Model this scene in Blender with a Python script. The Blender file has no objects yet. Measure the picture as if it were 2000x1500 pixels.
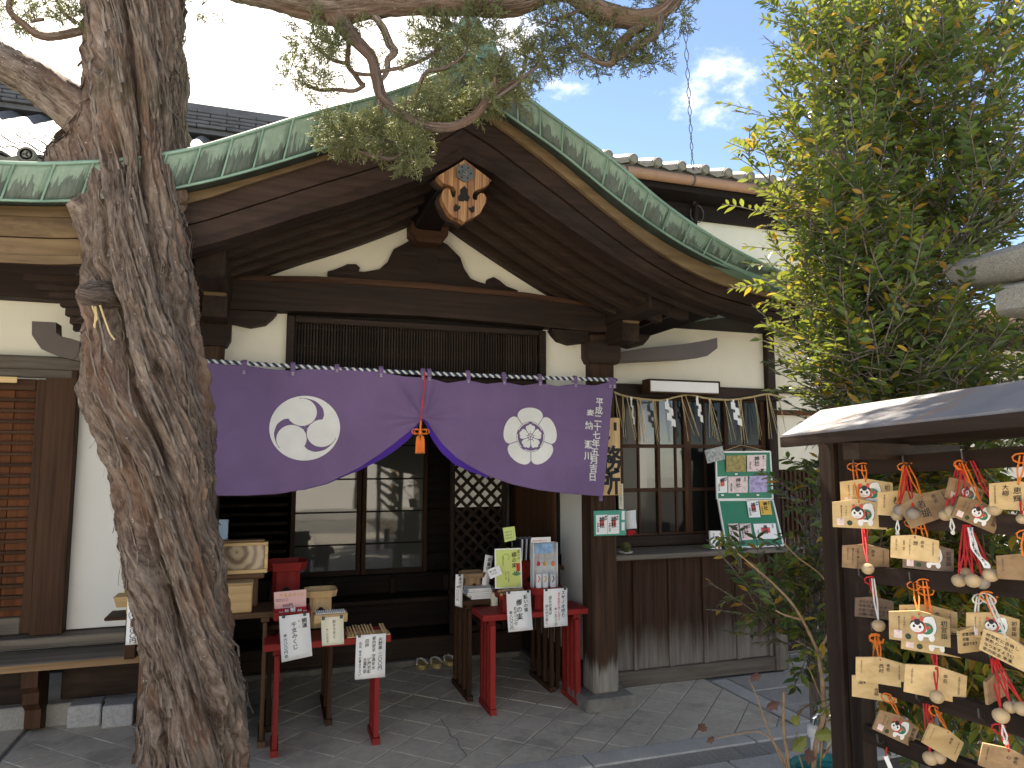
import bpy, bmesh, math, random
import numpy as np
from mathutils import Vector, Matrix, geometry
random.seed(7); np.random.seed(7)
R = math.radians
scene = bpy.context.scene
C = scene.collection
# ------------------------------------------------------------------ camera
F, YAW, PIT, HC = 1387.0, R(18.5), R(5.9), 1.55
cd = bpy.data.cameras.new('camera'); cam = bpy.data.objects.new('camera', cd); C.objects.link(cam)
cd.sensor_width = 36; cd.lens = F/2000*36; cd.clip_start = .05; cd.clip_end = 500
cam.location = (0, 0, HC); cam.rotation_euler = (R(90)+PIT, 0, -YAW)
scene.camera = cam
FW = Vector((math.sin(YAW)*math.cos(PIT), math.cos(YAW)*math.cos(PIT), math.sin(PIT)))
RT = Vector((math.cos(YAW), -math.sin(YAW), 0)); UP = RT.cross(FW)
CO = Vector((0, 0, HC))
def at(px, py, Y=None, Z=None, X=None, D=None):
    """point of the place seen at a photo position, on a known plane or at a known distance"""
    r = FW + RT*((px-1000)/F) - UP*((py-750)/F)
    if Y is not None: t = Y/r.y
    elif Z is not None: t = (Z-HC)/r.z
    elif X is not None: t = X/r.x
    else: t = D
    return CO + r*t
# ------------------------------------------------------------------ sky, sun, exposure
SUN_AZ, SUN_EL = R(-8), R(53)          # azimuth from +Y towards +X
world = bpy.data.worlds.new('World'); scene.world = world; world.use_nodes = True
wt = world.node_tree; wt.nodes.clear()
def wn(t, **k):
    n = wt.nodes.new(t)
    for a, b in k.items(): setattr(n, a, b)
    return n
sky = wn('ShaderNodeTexSky', sky_type='NISHITA', sun_disc=False, sun_elevation=SUN_EL, sun_rotation=SUN_AZ, air_density=1.0, dust_density=.0, ozone_density=2.5, altitude=3000)
bg = wn('ShaderNodeBackground'); wo = wn('ShaderNodeOutputWorld'); tc = wn('ShaderNodeTexCoord')
nz = wn('ShaderNodeTexNoise'); nz.inputs['Scale'].default_value = 7.5; nz.inputs['Detail'].default_value = 7; nz.inputs['Roughness'].default_value = .62
mp = wn('ShaderNodeMapping'); mp.inputs['Scale'].default_value = (1, 1, 1.7); mp.inputs['Location'].default_value = (.3, .1, .2)
wt.links.new(tc.outputs['Generated'], mp.inputs[0]); wt.links.new(mp.outputs[0], nz.inputs[0])
def bump_at(direction, inner, outer, base):
    """cloud bank round one direction, its edge broken by noise"""
    d = wn('ShaderNodeVectorMath', operation='DOT_PRODUCT'); d.inputs[1].default_value = Vector(direction).normalized()
    nrm = wn('ShaderNodeVectorMath', operation='NORMALIZE'); wt.links.new(tc.outputs['Generated'], nrm.inputs[0]); wt.links.new(nrm.outputs[0], d.inputs[0])
    a = wn('ShaderNodeMath', operation='ARCCOSINE'); wt.links.new(d.outputs['Value'], a.inputs[0])
    m = wn('ShaderNodeMapRange', interpolation_type='SMOOTHSTEP'); m.inputs[1].default_value = R(outer); m.inputs[2].default_value = R(inner); m.inputs[3].default_value = 0; m.inputs[4].default_value = base
    wt.links.new(a.outputs[0], m.inputs[0]); return m.outputs[0]
def wmath(op, a, b):
    n = wn('ShaderNodeMath', operation=op)
    for i, v in enumerate((a, b)):
        if isinstance(v, (int, float)): n.inputs[i].default_value = v
        else: wt.links.new(v, n.inputs[i])
    return n.outputs[0]
rayd = lambda px, py: FW + RT*((px-1000)/F) - UP*((py-750)/F)
k = wmath('MAXIMUM', bump_at(rayd(1395, 150), 0, 8, .22), bump_at(rayd(330, -90), 5, 36, .66))
clear = bump_at(rayd(1330, 260), 14, 40, 1.0)
ns = wmath('ADD', wmath('ADD', nz.outputs['Fac'], k), wmath('MULTIPLY', wmath('SUBTRACT', 1.0, clear), .24))
cr = wn('ShaderNodeMapRange', interpolation_type='SMOOTHSTEP'); cr.inputs[1].default_value = .70; cr.inputs[2].default_value = 1.0; cr.inputs[4].default_value = .95
wt.links.new(ns, cr.inputs[0])
mx = wn('ShaderNodeMixRGB'); wt.links.new(cr.outputs[0], mx.inputs[0]); wt.links.new(sky.outputs[0], mx.inputs[1]); mx.inputs[2].default_value = (8.8, 8.75, 8.7, 1)
wt.links.new(mx.outputs[0], bg.inputs[0]); bg.inputs[1].default_value = .076; wt.links.new(bg.outputs[0], wo.inputs[0])
sl = bpy.data.lights.new('sun', 'SUN'); so = bpy.data.objects.new('sun', sl); C.objects.link(so)
sl.energy = 4.8; sl.angle = R(.53); sl.color = (1, .95, .86)
sdir = Vector((math.sin(SUN_AZ)*math.cos(SUN_EL), math.cos(SUN_AZ)*math.cos(SUN_EL), math.sin(SUN_EL)))
so.rotation_euler = (-sdir).to_track_quat('-Z', 'Y').to_euler(); so.location = (0, 20, 20)
vs = scene.view_settings; vs.view_transform = 'Standard'; vs.look = 'None'; vs.gamma = 1; vs.use_curve_mapping = False
vs.exposure = 2.12
vs.use_white_balance = True; vs.white_balance_temperature = 7350; vs.white_balance_tint = 12
scene.cycles.max_bounces = 6; scene.cycles.transparent_max_bounces = 12; scene.cycles.use_denoising = True
# ------------------------------------------------------------------ materials
def rgb(h):  # sRGB hex -> linear
    c = [int(h[i:i+2], 16)/255 for i in (0, 2, 4)]
    return tuple(x/12.92 if x < .04045 else ((x+.055)/1.055)**2.4 for x in c)
class G:
    """small node-graph helper"""
    def __init__(s, name):
        s.m = bpy.data.materials.new(name); s.m.use_nodes = True; s.t = s.m.node_tree
        s.p = s.t.nodes['Principled BSDF']
    def n(s, t, **k):
        o = s.t.nodes.new(t)
        for a, b in k.items():
            if a[0] == '_': o.inputs[int(a[1:])].default_value = b
            else: setattr(o, a, b)
        return o
    def l(s, a, b): s.t.links.new(a, b)
    def coords(s, scale=(1, 1, 1), attr=None, loc=(0, 0, 0)):
        m = s.n('ShaderNodeMapping'); m.inputs['Scale'].default_value = scale; m.inputs['Location'].default_value = loc
        if attr: a = s.n('ShaderNodeAttribute', attribute_name=attr); s.l(a.outputs['Vector'], m.inputs[0])
        else: a = s.n('ShaderNodeTexCoord'); s.l(a.outputs['Object'], m.inputs[0])
        return m.outputs[0]
    def noise(s, vec, scale=1, detail=4, rough=.55, dist=0, rnd=True):
        z = s.n('ShaderNodeTexNoise'); z.inputs['Scale'].default_value = scale; z.inputs['Detail'].default_value = detail
        z.inputs['Roughness'].default_value = rough; z.inputs['Distortion'].default_value = dist
        if rnd:
            z.noise_dimensions = '4D'; oi = s.n('ShaderNodeObjectInfo'); w = s.math('MULTIPLY', oi.outputs['Random'], 37); s.l(w, z.inputs['W'])
        s.l(vec, z.inputs['Vector']); return z.outputs['Fac']
    def math(s, op, a, b=0):
        o = s.n('ShaderNodeMath', operation=op)
        for i, v in enumerate((a, b)):
            if isinstance(v, (int, float)): o.inputs[i].default_value = v
            else: s.l(v, o.inputs[i])
        return o.outputs[0]
    def ramp(s, fac, stops):
        o = s.n('ShaderNodeValToRGB'); e = o.color_ramp.elements
        while len(e) < len(stops): e.new(.5)
        for x, (p, c) in zip(e, stops): x.position = p; x.color = (*c, 1) if len(c) == 3 else c
        s.l(fac, o.inputs[0]); return o.outputs[0]
    def step(s, fac, a, b):
        o = s.n('ShaderNodeMapRange', interpolation_type='SMOOTHSTEP'); o.inputs[1].default_value = a; o.inputs[2].default_value = b; s.l(fac, o.inputs[0]); return o.outputs[0]
    def mix(s, fac, a, b, blend='MIX'):
        o = s.n('ShaderNodeMixRGB', blend_type=blend)
        for i, v in enumerate((fac, a, b)):
            if isinstance(v, (int, float)): o.inputs[i].default_value = v
            elif isinstance(v, tuple): o.inputs[i].default_value = (*v, 1)
            else: s.l(v, o.inputs[i])
        return o.outputs[0]
    def bump(s, h, strength=.3, dist=.01):
        o = s.n('ShaderNodeBump'); o.inputs['Strength'].default_value = strength; o.inputs['Distance'].default_value = dist
        s.l(h, o.inputs['Height']); s.l(o.outputs[0], s.p.inputs['Normal'])
    def col(s, c): 
        if isinstance(c, tuple): s.p.inputs['Base Color'].default_value = (*c, 1)
        else: s.l(c, s.p.inputs['Base Color'])
    def set(s, **k):
        for a, b in k.items(): s.p.inputs[a.replace('_', ' ')].default_value = b
MAT = {}
def simple(name, c, rough=.6, var=.12, scale=9, bump=.12, bd=.004, metal=0, spec=.4):
    g = G(name); v = g.noise(g.coords(), scale, 5)
    g.col(g.ramp(v, [(.25, tuple(x*(1-var) for x in c)), (.75, tuple(min(1, x*(1+var)) for x in c))]))
    if bump: g.bump(g.noise(g.coords(), scale*6, 3), bump, bd)
    g.set(Roughness=rough, Metallic=metal); g.p.inputs['Specular IOR Level'].default_value = spec
    MAT[name] = g.m; return g
def wood(name, dark, light, rough=.6, grain=45, along=1.6, bump=.35, knots=.0, weather=None):
    for ax in 'XYZ':
        g = G(f'{name}_{ax}')
        sc = [grain]*3; sc['XYZ'.index(ax)] = along
        v = g.coords(tuple(sc)); a = g.noise(v, 1, 6, .6, .4)
        lo = [1.3]*3; lo['XYZ'.index(ax)] = .35
        b = g.noise(g.coords(tuple(lo)), 2.2, 4)
        s = g.math('ADD', g.math('MULTIPLY', a, .75), g.math('MULTIPLY', b, .35))
        c = g.ramp(s, [(.33, dark), (.72, light)])
        if weather:
            w = g.step(g.noise(g.coords(tuple(2.5*x for x in lo)), 1.7, 6, .7), .5, .72); c = g.mix(g.math('MULTIPLY', w, .7), c, weather)
        oi = g.n('ShaderNodeObjectInfo'); hv = g.n('ShaderNodeHueSaturation'); g.l(c, hv.inputs['Color'])
        g.l(g.math('ADD', g.math('MULTIPLY', oi.outputs['Random'], .4), .8), hv.inputs['Value'])
        g.col(hv.outputs[0]); g.bump(s, bump, .006); g.set(Roughness=rough+.08); g.p.inputs['Specular IOR Level'].default_value = .12
        MAT[f'{name}_{ax}'] = g.m
wood('wood_dark', (.011, .0074, .0058), (.041, .0265, .02), .55, weather=(.062, .04, .029))
wood('wood_barge', (.0135, .0085, .0068), (.052, .0315, .0235), .5, weather=(.08, .048, .033))
wood('rafter_wood', (.017, .0112, .0088), (.06, .039, .029), .5)
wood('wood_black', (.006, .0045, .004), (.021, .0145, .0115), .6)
wood('wood_brown', (.022, .0105, .006), (.085, .043, .024), .55)
wood('wood_mid', (.05, .027, .014), (.18, .1, .055), .55)
wood('wood_gold', (.09, .058, .032), (.27, .185, .1), .6, 22, weather=(.05, .032, .022))
wood('wood_grey', (.055, .046, .037), (.19, .165, .135), .75, 30, weather=(.1, .075, .05))
wood('wood_red', (.035, .01, .004), (.17, .06, .022), .55, 28, 1.2)
wood('wood_light', (.42, .27, .12), (.68, .48, .25), .5, 28, 1.3, .1)
wood('wood_pale', (.46, .31, .14), (.70, .51, .27), .55, 38, 1.2, .1)
wood('wood_old', (.2, .12, .06), (.42, .28, .16), .6, 38, 1.2, .15)
wood('wood_ashen', (.12, .085, .065), (.27, .19, .14), .65, 38, 1.2, .15)
wood('red_paint', (.20, .018, .016), (.3, .032, .026), .45, 30, 1.2, .2, weather=(.15, .02, .02))
wood('lattice_screen', (.014, .009, .0065), (.045, .03, .021), .6)
simple('plaster', (.74, .70, .57), .85, .06, 3, .15, .003)
simple('plaster_white', (.74, .74, .70), .85, .05, 2, .12, .003)
simple('plaster_green', (.56, .56, .46), .85, .13, 1.2, .15)
simple('stone_base', (.17, .16, .14), .9, .35, 14, .5, .01)
simple('granite_block', (.36, .36, .35), .85, .25, 60, .4, .004)
simple('iron', (.1, .1, .1), .5, .2, 30, .2, .002, .7)
simple('lead_metal', (.12, .125, .125), .5, .2, 25, .2, .002, .5)
simple('gutter_brown', (.085, .06, .046), .45, .1, 6, .05)
simple('gutter_copper', (.3, .17, .1), .5, .15, 8, .05, .002, .0)
simple('paper', (.84, .84, .82), .8, .02, 5, .03)
simple('paper_cream', (.8, .77, .6), .8, .03, 5, .03)
simple('ink', (.012, .012, .014), .6, .1, 5, 0)
simple('white_plastic', (.75, .75, .72), .35, .03, 5, 0)
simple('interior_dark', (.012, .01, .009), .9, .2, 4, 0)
simple('straw', (.55, .43, .23), .8, .2, 30, .2)
simple('tile_grey', (.105, .105, .108), .6, .3, 7, .3, .004, 0, .25)
simple('tile_old', (.2, .19, .15), .8, .25, 25, .35)
simple('rope_white', (.72, .71, .66), .8, .05, 20, .1)
simple('rope_blue', (.025, .05, .1), .8, .1, 20, .1)
simple('red_cord', (.6, .03, .035), .7, .15, 40, .2)
simple('orange_cord', (.8, .2, .03), .7, .15, 40, .2)
simple('clear_plastic', (.8, .8, .8), .15, .02, 5, 0)
# ------------------------------------------------------------------ mesh helpers
WL = {}
def wloc(o): return WL.get(o, Vector((0, 0, 0)))
class MB:
    def __init__(s): s.v = []; s.f = []; s.uv = None
    def add(s, vs, fs):
        k = len(s.v); s.v += [tuple(p) for p in vs]; s.f += [tuple(i+k for i in f) for f in fs]; return s
    def hexa(s, p):  # 8 points: bottom 0-3 ccw, top 4-7
        return s.add(p, [(3, 2, 1, 0), (4, 5, 6, 7), (0, 1, 5, 4), (1, 2, 6, 5), (2, 3, 7, 6), (3, 0, 4, 7)])
    def box(s, x0, x1, y0, y1, z0, z1):
        return s.hexa([(x0, y0, z0), (x1, y0, z0), (x1, y1, z0), (x0, y1, z0), (x0, y0, z1), (x1, y0, z1), (x1, y1, z1), (x0, y1, z1)])
    def cbox(s, x0, x1, y0, y1, z0, z1, b=.006):  # chamfered box
        b = min(b, abs(x1-x0)*.4, abs(y1-y0)*.4, abs(z1-z0)*.4)
        bm = bmesh.new(); bmesh.ops.create_cube(bm, size=1)
        bmesh.ops.scale(bm, vec=(x1-x0, y1-y0, z1-z0), verts=bm.verts); bmesh.ops.translate(bm, vec=((x0+x1)/2, (y0+y1)/2, (z0+z1)/2), verts=bm.verts)
        bmesh.ops.bevel(bm, geom=bm.edges[:], offset=b, segments=1, affect='EDGES')
        return s.bm(bm)
    def bm(s, bm, mat=None):
        bm.verts.index_update(); vs = [(mat @ v.co if mat else v.co.copy()) for v in bm.verts]
        s.add(vs, [tuple(v.index for v in f.verts) for f in bm.faces]); bm.free(); return s
    def bar(s, a, b, w, h, up=(0, 0, 1)):  # square bar a->b, w across, h along up
        a, b = Vector(a), Vector(b); d = (b-a).normalized(); x = d.cross(Vector(up)).normalized(); y = x.cross(d)
        p = [q + x*i*w/2 + y*j*h/2 for q in (a, b) for i, j in ((-1, -1), (1, -1), (1, 1), (-1, 1))]
        return s.add(p, [(0, 1, 2, 3), (7, 6, 5, 4), (0, 4, 5, 1), (1, 5, 6, 2), (2, 6, 7, 3), (3, 7, 4, 0)])
    def tube(s, pts, rad, n=8, cap=True):
        pts = [Vector(p) for p in pts]; m = len(pts)
        if not hasattr(rad, '__len__'): rad = [rad]*m
        k = len(s.v); ref = Vector((.31, .2, .93))
        for i, p in enumerate(pts):
            d = (pts[min(i+1, m-1)]-pts[max(i-1, 0)]).normalized()
            if abs(d.dot(ref)) > .95: ref = Vector((1, 0, 0))
            x = d.cross(ref).normalized(); y = d.cross(x); ref = y.cross(d) if False else ref
            for j in range(n):
                a = 2*math.pi*j/n; s.v.append(tuple(p + x*math.cos(a)*rad[i] + y*math.sin(a)*rad[i]))
        for i in range(m-1):
            for j in range(n):
                s.f.append((k+i*n+j, k+i*n+(j+1) % n, k+(i+1)*n+(j+1) % n, k+(i+1)*n+j))
        if cap: s.f.append(tuple(k+j for j in range(n))[::-1]); s.f.append(tuple(k+(m-1)*n+j for j in range(n)))
        return s
    def lathe(s, c, prof, n=16, axis='Z', sx=1, sy=1):
        k = len(s.v); c = Vector(c)
        for r, h in prof:
            for j in range(n):
                a = 2*math.pi*j/n; x, y = r*math.cos(a)*sx, r*math.sin(a)*sy
                s.v.append(tuple(c + {'Z': Vector((x, y, h)), 'Y': Vector((x, h, y)), 'X': Vector((h, x, y))}[axis]))
        for i in range(len(prof)-1):
            for j in range(n): s.f.append((k+i*n+j, k+i*n+(j+1) % n, k+(i+1)*n+(j+1) % n, k+(i+1)*n+j))
        s.f.append(tuple(k+j for j in range(n))[::-1]); s.f.append(tuple(k+(len(prof)-1)*n+j for j in range(n))); return s
    def prism(s, poly, y0, y1, f=None):  # poly of (x,z), extruded along y ; f maps (x,y,z)
        f = f or (lambda x, y, z: (x, y, z)); n = len(poly)
        tri = geometry.tessellate_polygon([[Vector((x, z, 0)) for x, z in poly]])
        vs = [f(x, y0, z) for x, z in poly] + [f(x, y1, z) for x, z in poly]
        fs = [t for t in tri] + [tuple(i+n for i in t[::-1]) for t in tri] + [(i, i+n, (i+1) % n+n, (i+1) % n) for i in range(n)]
        return s.add(vs, fs)
    def sweep(s, sections, closed=True):  # list of equal-length loops
        k = len(s.v); n = len(sections[0])
        for sec in sections: s.v += [tuple(p) for p in sec]
        for i in range(len(sections)-1):
            for j in range(n if closed else n-1): s.f.append((k+i*n+j, k+i*n+(j+1) % n, k+(i+1)*n+(j+1) % n, k+(i+1)*n+j))
        if closed:
            s.f.append(tuple(k+j for j in range(n))[::-1]); s.f.append(tuple(k+(len(sections)-1)*n+j for j in range(n)))
        return s
    def build(s, name, mat, parent=None, smooth=False, fix=True, label=None):
        me = bpy.data.meshes.new(name); o0 = wloc(parent) if parent else Vector((0, 0, 0))
        me.from_pydata([(x-o0.x, y-o0.y, z-o0.z) for x, y, z in s.v], [], s.f)
        if fix:
            bm = bmesh.new(); bm.from_mesh(me); bmesh.ops.recalc_face_normals(bm, faces=bm.faces); bm.to_mesh(me); bm.free()
        if smooth:
            me.polygons.foreach_set('use_smooth', [True]*len(me.polygons))
            if smooth != 'all': 
                try: me.set_sharp_from_angle(angle=R(smooth if smooth is not True else 40))
                except Exception: pass
        me.materials.append(MAT[mat] if isinstance(mat, str) else mat)
        o = bpy.data.objects.new(name, me); C.objects.link(o)
        if parent: o.parent = parent
        WL[o] = o0
        if label: o['label'] = label
        return o
def tag(o, label=None, cat=None, group=None, kind=None):
    if label: o['label'] = label
    if cat: o['category'] = cat
    if group: o['group'] = group
    if kind: o['kind'] = kind
    return o
def thing(name, label, cat, loc=(0, 0, 0), group=None, rz=0):
    o = bpy.data.objects.new(name, None); C.objects.link(o); o.location = loc; o.empty_display_size = .05
    WL[o] = Vector(loc); return tag(o, label, cat, group)
def inst(name, src, parent=None, loc=None, M=None):
    """another object with the same mesh data"""
    o = bpy.data.objects.new(name, src.data if hasattr(src, 'data') else src); C.objects.link(o)
    if parent: o.parent = parent
    if M is not None: o.matrix_local = M
    elif loc is not None: o.location = loc
    return o
def box(name, mat, parent, *a, b=.006, label=None): return MB().cbox(*a, b=b).build(name, mat, parent, label=label)
def lerp(a, b, t): return a+(b-a)*t
def spline(pts, n):
    """Catmull-Rom through the points, n samples per span"""
    P = [Vector(p) for p in pts]; out = []
    for i in range(len(P)-1):
        a, b, c, d = P[max(i-1, 0)], P[i], P[i+1], P[min(i+2, len(P)-1)]
        for j in range(n):
            t = j/n; out.append(.5*((2*b)+(c-a)*t+(2*a-5*b+4*c-d)*t*t+(3*b-a-3*c+d)*t**3))
    return out+[P[-1]]
def resample(pts, n):
    L = [0]
    for a, b in zip(pts, pts[1:]): L.append(L[-1]+(b-a).length)
    out = []; k = 0
    for i in range(n):
        s = L[-1]*i/(n-1)
        while k < len(L)-2 and L[k+1] < s: k += 1
        t = (s-L[k])/max(1e-9, L[k+1]-L[k]); out.append(pts[k].lerp(pts[k+1], min(1, t)))
    return out
def implicit(f, u0, u1, v0, v1, nu, nv, mapf):
    """marching squares: mesh of the region f(u,v)>0, mapped by mapf(u,v)->(x,y,z)"""
    U = np.linspace(u0, u1, nu+1); V = np.linspace(v0, v1, nv+1); S = f(*np.meshgrid(U, V, indexing='ij'))
    vs, fs, cache = [], [], {}
    def vid(key, u, v):
        if key not in cache: cache[key] = len(vs); vs.append(tuple(mapf(u, v)))
        return cache[key]
    for i in range(nu):
        for j in range(nv):
            c = [(i, j), (i+1, j), (i+1, j+1), (i, j+1)]; val = [S[a] for a in c]
            if max(val) <= 0: continue
            poly = []
            for a in range(4):
                p, q = c[a], c[(a+1) % 4]; sp, sq = val[a], val[(a+1) % 4]
                if sp > 0: poly.append(vid(p, U[p[0]], V[p[1]]))
                if (sp > 0) != (sq > 0):
                    t = sp/(sp-sq); key = (min(p, q), max(p, q)); poly.append(vid(key, U[p[0]]+(U[q[0]]-U[p[0]])*t, V[p[1]]+(V[q[1]]-V[p[1]])*t))
            if len(poly) > 2: fs.append(tuple(poly))
    m = MB(); m.v = vs; m.f = fs; return m
# ---- lettering: glyph outlines as flat meshes
GLY = {}
_fc = bpy.data.curves.new('lettering', 'FONT'); _fc.resolution_u = 2
_fo = bpy.data.objects.new('lettering', _fc); _fs = bpy.data.scenes.new('lettering'); _fs.collection.objects.link(_fo)
def glyph(ch, off=0.0):
    k = (ch, off)
    if k not in GLY:
        _fc.body = ch; _fc.offset = off; 
        with bpy.context.temp_override(scene=_fs, view_layer=_fs.view_layers[0]):
            dg = bpy.context.evaluated_depsgraph_get(); dg.update(); me = bpy.data.meshes.new_from_object(_fo.evaluated_get(dg))
        v = [(p.co.x, p.co.y) for p in me.vertices]; f = [tuple(p.vertices) for p in me.polygons]
        w = max([x for x, y in v], default=.3)
        bpy.data.meshes.remove(me); GLY[k] = (v, f, w)
    return GLY[k]
def vtext(cols, mapf, off=.012, jit=.06, shear=.12, mb=None):
    """cols: list of (text, u, v_top, size[, pitch]) written downwards; mapf(u,v)->point"""
    m = mb or MB()
    for col in cols:
        t, u, v, sz = col[:4]; pitch = col[4] if len(col) > 4 else 1.02
        for ch in t:
            if ch != ' ':
                g, f, w = glyph(ch, off); ja, js = random.uniform(-jit, jit), 1+random.uniform(-jit, jit); ca, sa = math.cos(ja), math.sin(ja)
                vs = []
                for x, y in g:
                    x, y = (x-.5)*sz*js, (y-.38)*sz*js; x, y = x*ca-y*sa, x*sa+y*ca+x*shear
                    vs.append(mapf(u+x, v-sz*.5+y))
                m.add(vs, f)
            v -= sz*pitch*(.6 if ch == ' ' else 1)
    return m
def htext(t, u, v, sz, mapf, off=.0, mb=None):
    m = mb or MB()
    for ch in t:
        g, f, w = glyph(ch, off); m.add([mapf(u+x*sz, v+y*sz) for x, y in g], f); u += (w+.06)*sz if ch != ' ' else sz*.3
    return m
def plane_map(o, ux, vx, n=None, e=.0015):
    o, ux, vx = Vector(o), Vector(ux), Vector(vx); n = Vector(n) if n else vx.cross(ux).normalized()*-1
    return lambda u, v: o+ux*u+vx*v+n*e
# ------------------------------------------------------------------ special surface materials
def m_tile():
    g = G('paving'); v = g.coords(); a = g.noise(v, 3.2, 6, .65); b = g.noise(v, 26, 5, .6); c = g.noise(v, 1.1, 4, .6, rnd=False)
    s = g.math('ADD', g.math('MULTIPLY', a, .6), g.math('MULTIPLY', b, .4))
    col = g.ramp(s, [(.3, (.33, .295, .24)), (.55, (.48, .435, .36)), (.8, (.56, .515, .435))])
    tcw = g.n('ShaderNodeNewGeometry'); st = g.n('ShaderNodeTexNoise'); st.inputs['Scale'].default_value = 1.9; st.inputs['Detail'].default_value = 7; st.inputs['Roughness'].default_value = .68
    g.l(tcw.outputs['Position'], st.inputs['Vector']); k = g.step(st.outputs['Fac'], .5, .66)
    col = g.mix(g.math('MULTIPLY', k, .5), col, (.17, .155, .135))
    g.col(col); g.bump(g.math('ADD', b, g.math('MULTIPLY', a, 1.5)), .35, .004); g.set(Roughness=.72); MAT['paving'] = g.m
m_tile()
def m_granite(name, lo, hi):
    g = G(name); v = g.coords(); a = g.noise(v, 220, 3, .7); b = g.noise(v, 4, 5, .6)
    s = g.math('ADD', g.math('MULTIPLY', a, .7), g.math('MULTIPLY', b, .3))
    g.col(g.ramp(s, [(.35, lo), (.65, hi)])); g.bump(a, .4, .003); g.set(Roughness=.85); MAT[name] = g.m
m_granite('granite', (.22, .215, .2), (.56, .55, .52)); m_granite('granite_grey', (.17, .165, .15), (.4, .385, .35))
m_granite('mortar', (.15, .15, .14), (.27, .27, .25)); m_granite('soil', (.03, .024, .018), (.11, .09, .07))
m_granite('forecourt_sand', (.4, .37, .31), (.56, .53, .46))
m_granite('torii_stone', (.14, .13, .11), (.44, .42, .36))
def m_copper():
    g = G('copper_patina'); uv = g.coords((1, 1, 1), 'panel'); sep = g.n('ShaderNodeSeparateXYZ'); g.l(uv, sep.inputs[0])
    o = g.coords((1, 1, 1)); fine = g.noise(o, 30, 5, .6)
    str_ = g.noise(g.coords((11, 1.6, 3), 'panel'), 1, 5, .6, .5)     # vertical run-off streaks
    patch = g.noise(g.coords((3.0, 1.2, 1), 'panel'), 1, 3, .5)
    h = g.math('SUBTRACT', g.math('ADD', g.math('MULTIPLY', str_, .85), g.math('MULTIPLY', patch, .75)), g.math('MULTIPLY', sep.outputs['Y'], .48))
    oi = g.n('ShaderNodeObjectInfo'); h = g.math('ADD', h, g.math('MULTIPLY', g.math('SUBTRACT', oi.outputs['Random'], .5), .16)); k = g.step(h, .5, .58)
    green = g.ramp(g.math('ADD', g.math('MULTIPLY', fine, .5), g.math('MULTIPLY', g.noise(g.coords((40, 2, 2), 'panel'), 1, 4), .5)), [(.3, (.13, .2, .155)), (.55, (.2, .29, .225)), (.75, (.31, .39, .315))])
    dark = g.ramp(str_, [(.4, (.035, .045, .04)), (.7, (.1, .13, .115))])
    col = g.mix(g.math('MULTIPLY', k, .86), green, dark)
    g.col(col); g.bump(g.math('ADD', fine, g.math('MULTIPLY', k, -.8)), .25, .003); g.set(Roughness=.62); MAT['copper_patina'] = g.m
    g2 = G('copper_dark'); g2.col(g2.ramp(g2.noise(g2.coords(), 12), [(.3, (.015, .025, .022)), (.7, (.05, .075, .065))])); g2.set(Roughness=.6); MAT['copper_dark'] = g2.m
    g3 = G('copper_roof'); g3.col(g3.ramp(g3.noise(g3.coords(), 5), [(.3, (.12, .22, .17)), (.7, (.24, .38, .3))])); g3.set(Roughness=.6); MAT['copper_roof'] = g3.m
m_copper()
def m_glass(name, c, rough=.03, spec=.6, coat=.5):
    g = G(name); g.col(c); g.set(Roughness=rough); g.p.inputs['Specular IOR Level'].default_value = spec; g.p.inputs['Coat Weight'].default_value = coat; g.p.inputs['Coat Roughness'].default_value = .02
    g.bump(g.noise(g.coords(), 2.2, 2), .06, .02); MAT[name] = g.m
m_glass('pane_grey', (.075, .08, .074)); m_glass('pane_dark', (.012, .013, .012), .06, .2, 0)
m_glass('pane_film', (.03, .031, .03), .14, .8, .6)
# ------------------------------------------------------------------ ground
gr = MB(); gr.add([(-60, -40, -.03), (60, -40, -.03), (60, 60, -.03), (-60, 60, -.03)], [(0, 1, 2, 3)])
ground = tag(gr.build('ground', 'granite_grey'), kind='structure')
pf = tag(MB().box(-1.28, 2.93, 3.585, 5.44, -.029, -.006).build('porch_pavement', 'mortar'), kind='structure')
def clip(poly, x0, x1, y0, y1):
    for ax, lim, sg in ((0, x0, 1), (0, x1, -1), (1, y0, 1), (1, y1, -1)):
        out = []
        for i in range(len(poly)):
            p, q = poly[i], poly[(i+1) % len(poly)]; dp, dq = sg*(p[ax]-lim), sg*(q[ax]-lim)
            if dp >= 0: out.append(p)
            if dp*dq < 0: t = dp/(dp-dq); out.append((p[0]+(q[0]-p[0])*t, p[1]+(q[1]-p[1])*t))
        poly = out
        if len(poly) < 3: return []
    return poly
def slab(poly, z0, z1, b):
    cx = sum(p[0] for p in poly)/len(poly); cy = sum(p[1] for p in poly)/len(poly); n = len(poly)
    m = MB(); ins = [(p[0]+(cx-p[0])*b/max(.02, math.hypot(p[0]-cx, p[1]-cy)), p[1]+(cy-p[1])*b/max(.02, math.hypot(p[0]-cx, p[1]-cy))) for p in poly]
    vs = [(x, y, z0) for x, y in poly]+[(x, y, z1-b*.6) for x, y in poly]+[(x, y, z1) for x, y in ins]
    fs = [tuple(range(2*n, 3*n))]+[(i+k*n, (i+1) % n+k*n, (i+1) % n+(k+1)*n, i+(k+1)*n) for k in (0, 1) for i in range(n)]
    return m.add(vs, fs)
T = .2; hw = (T-.008)/math.sqrt(2); whole = None
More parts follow.
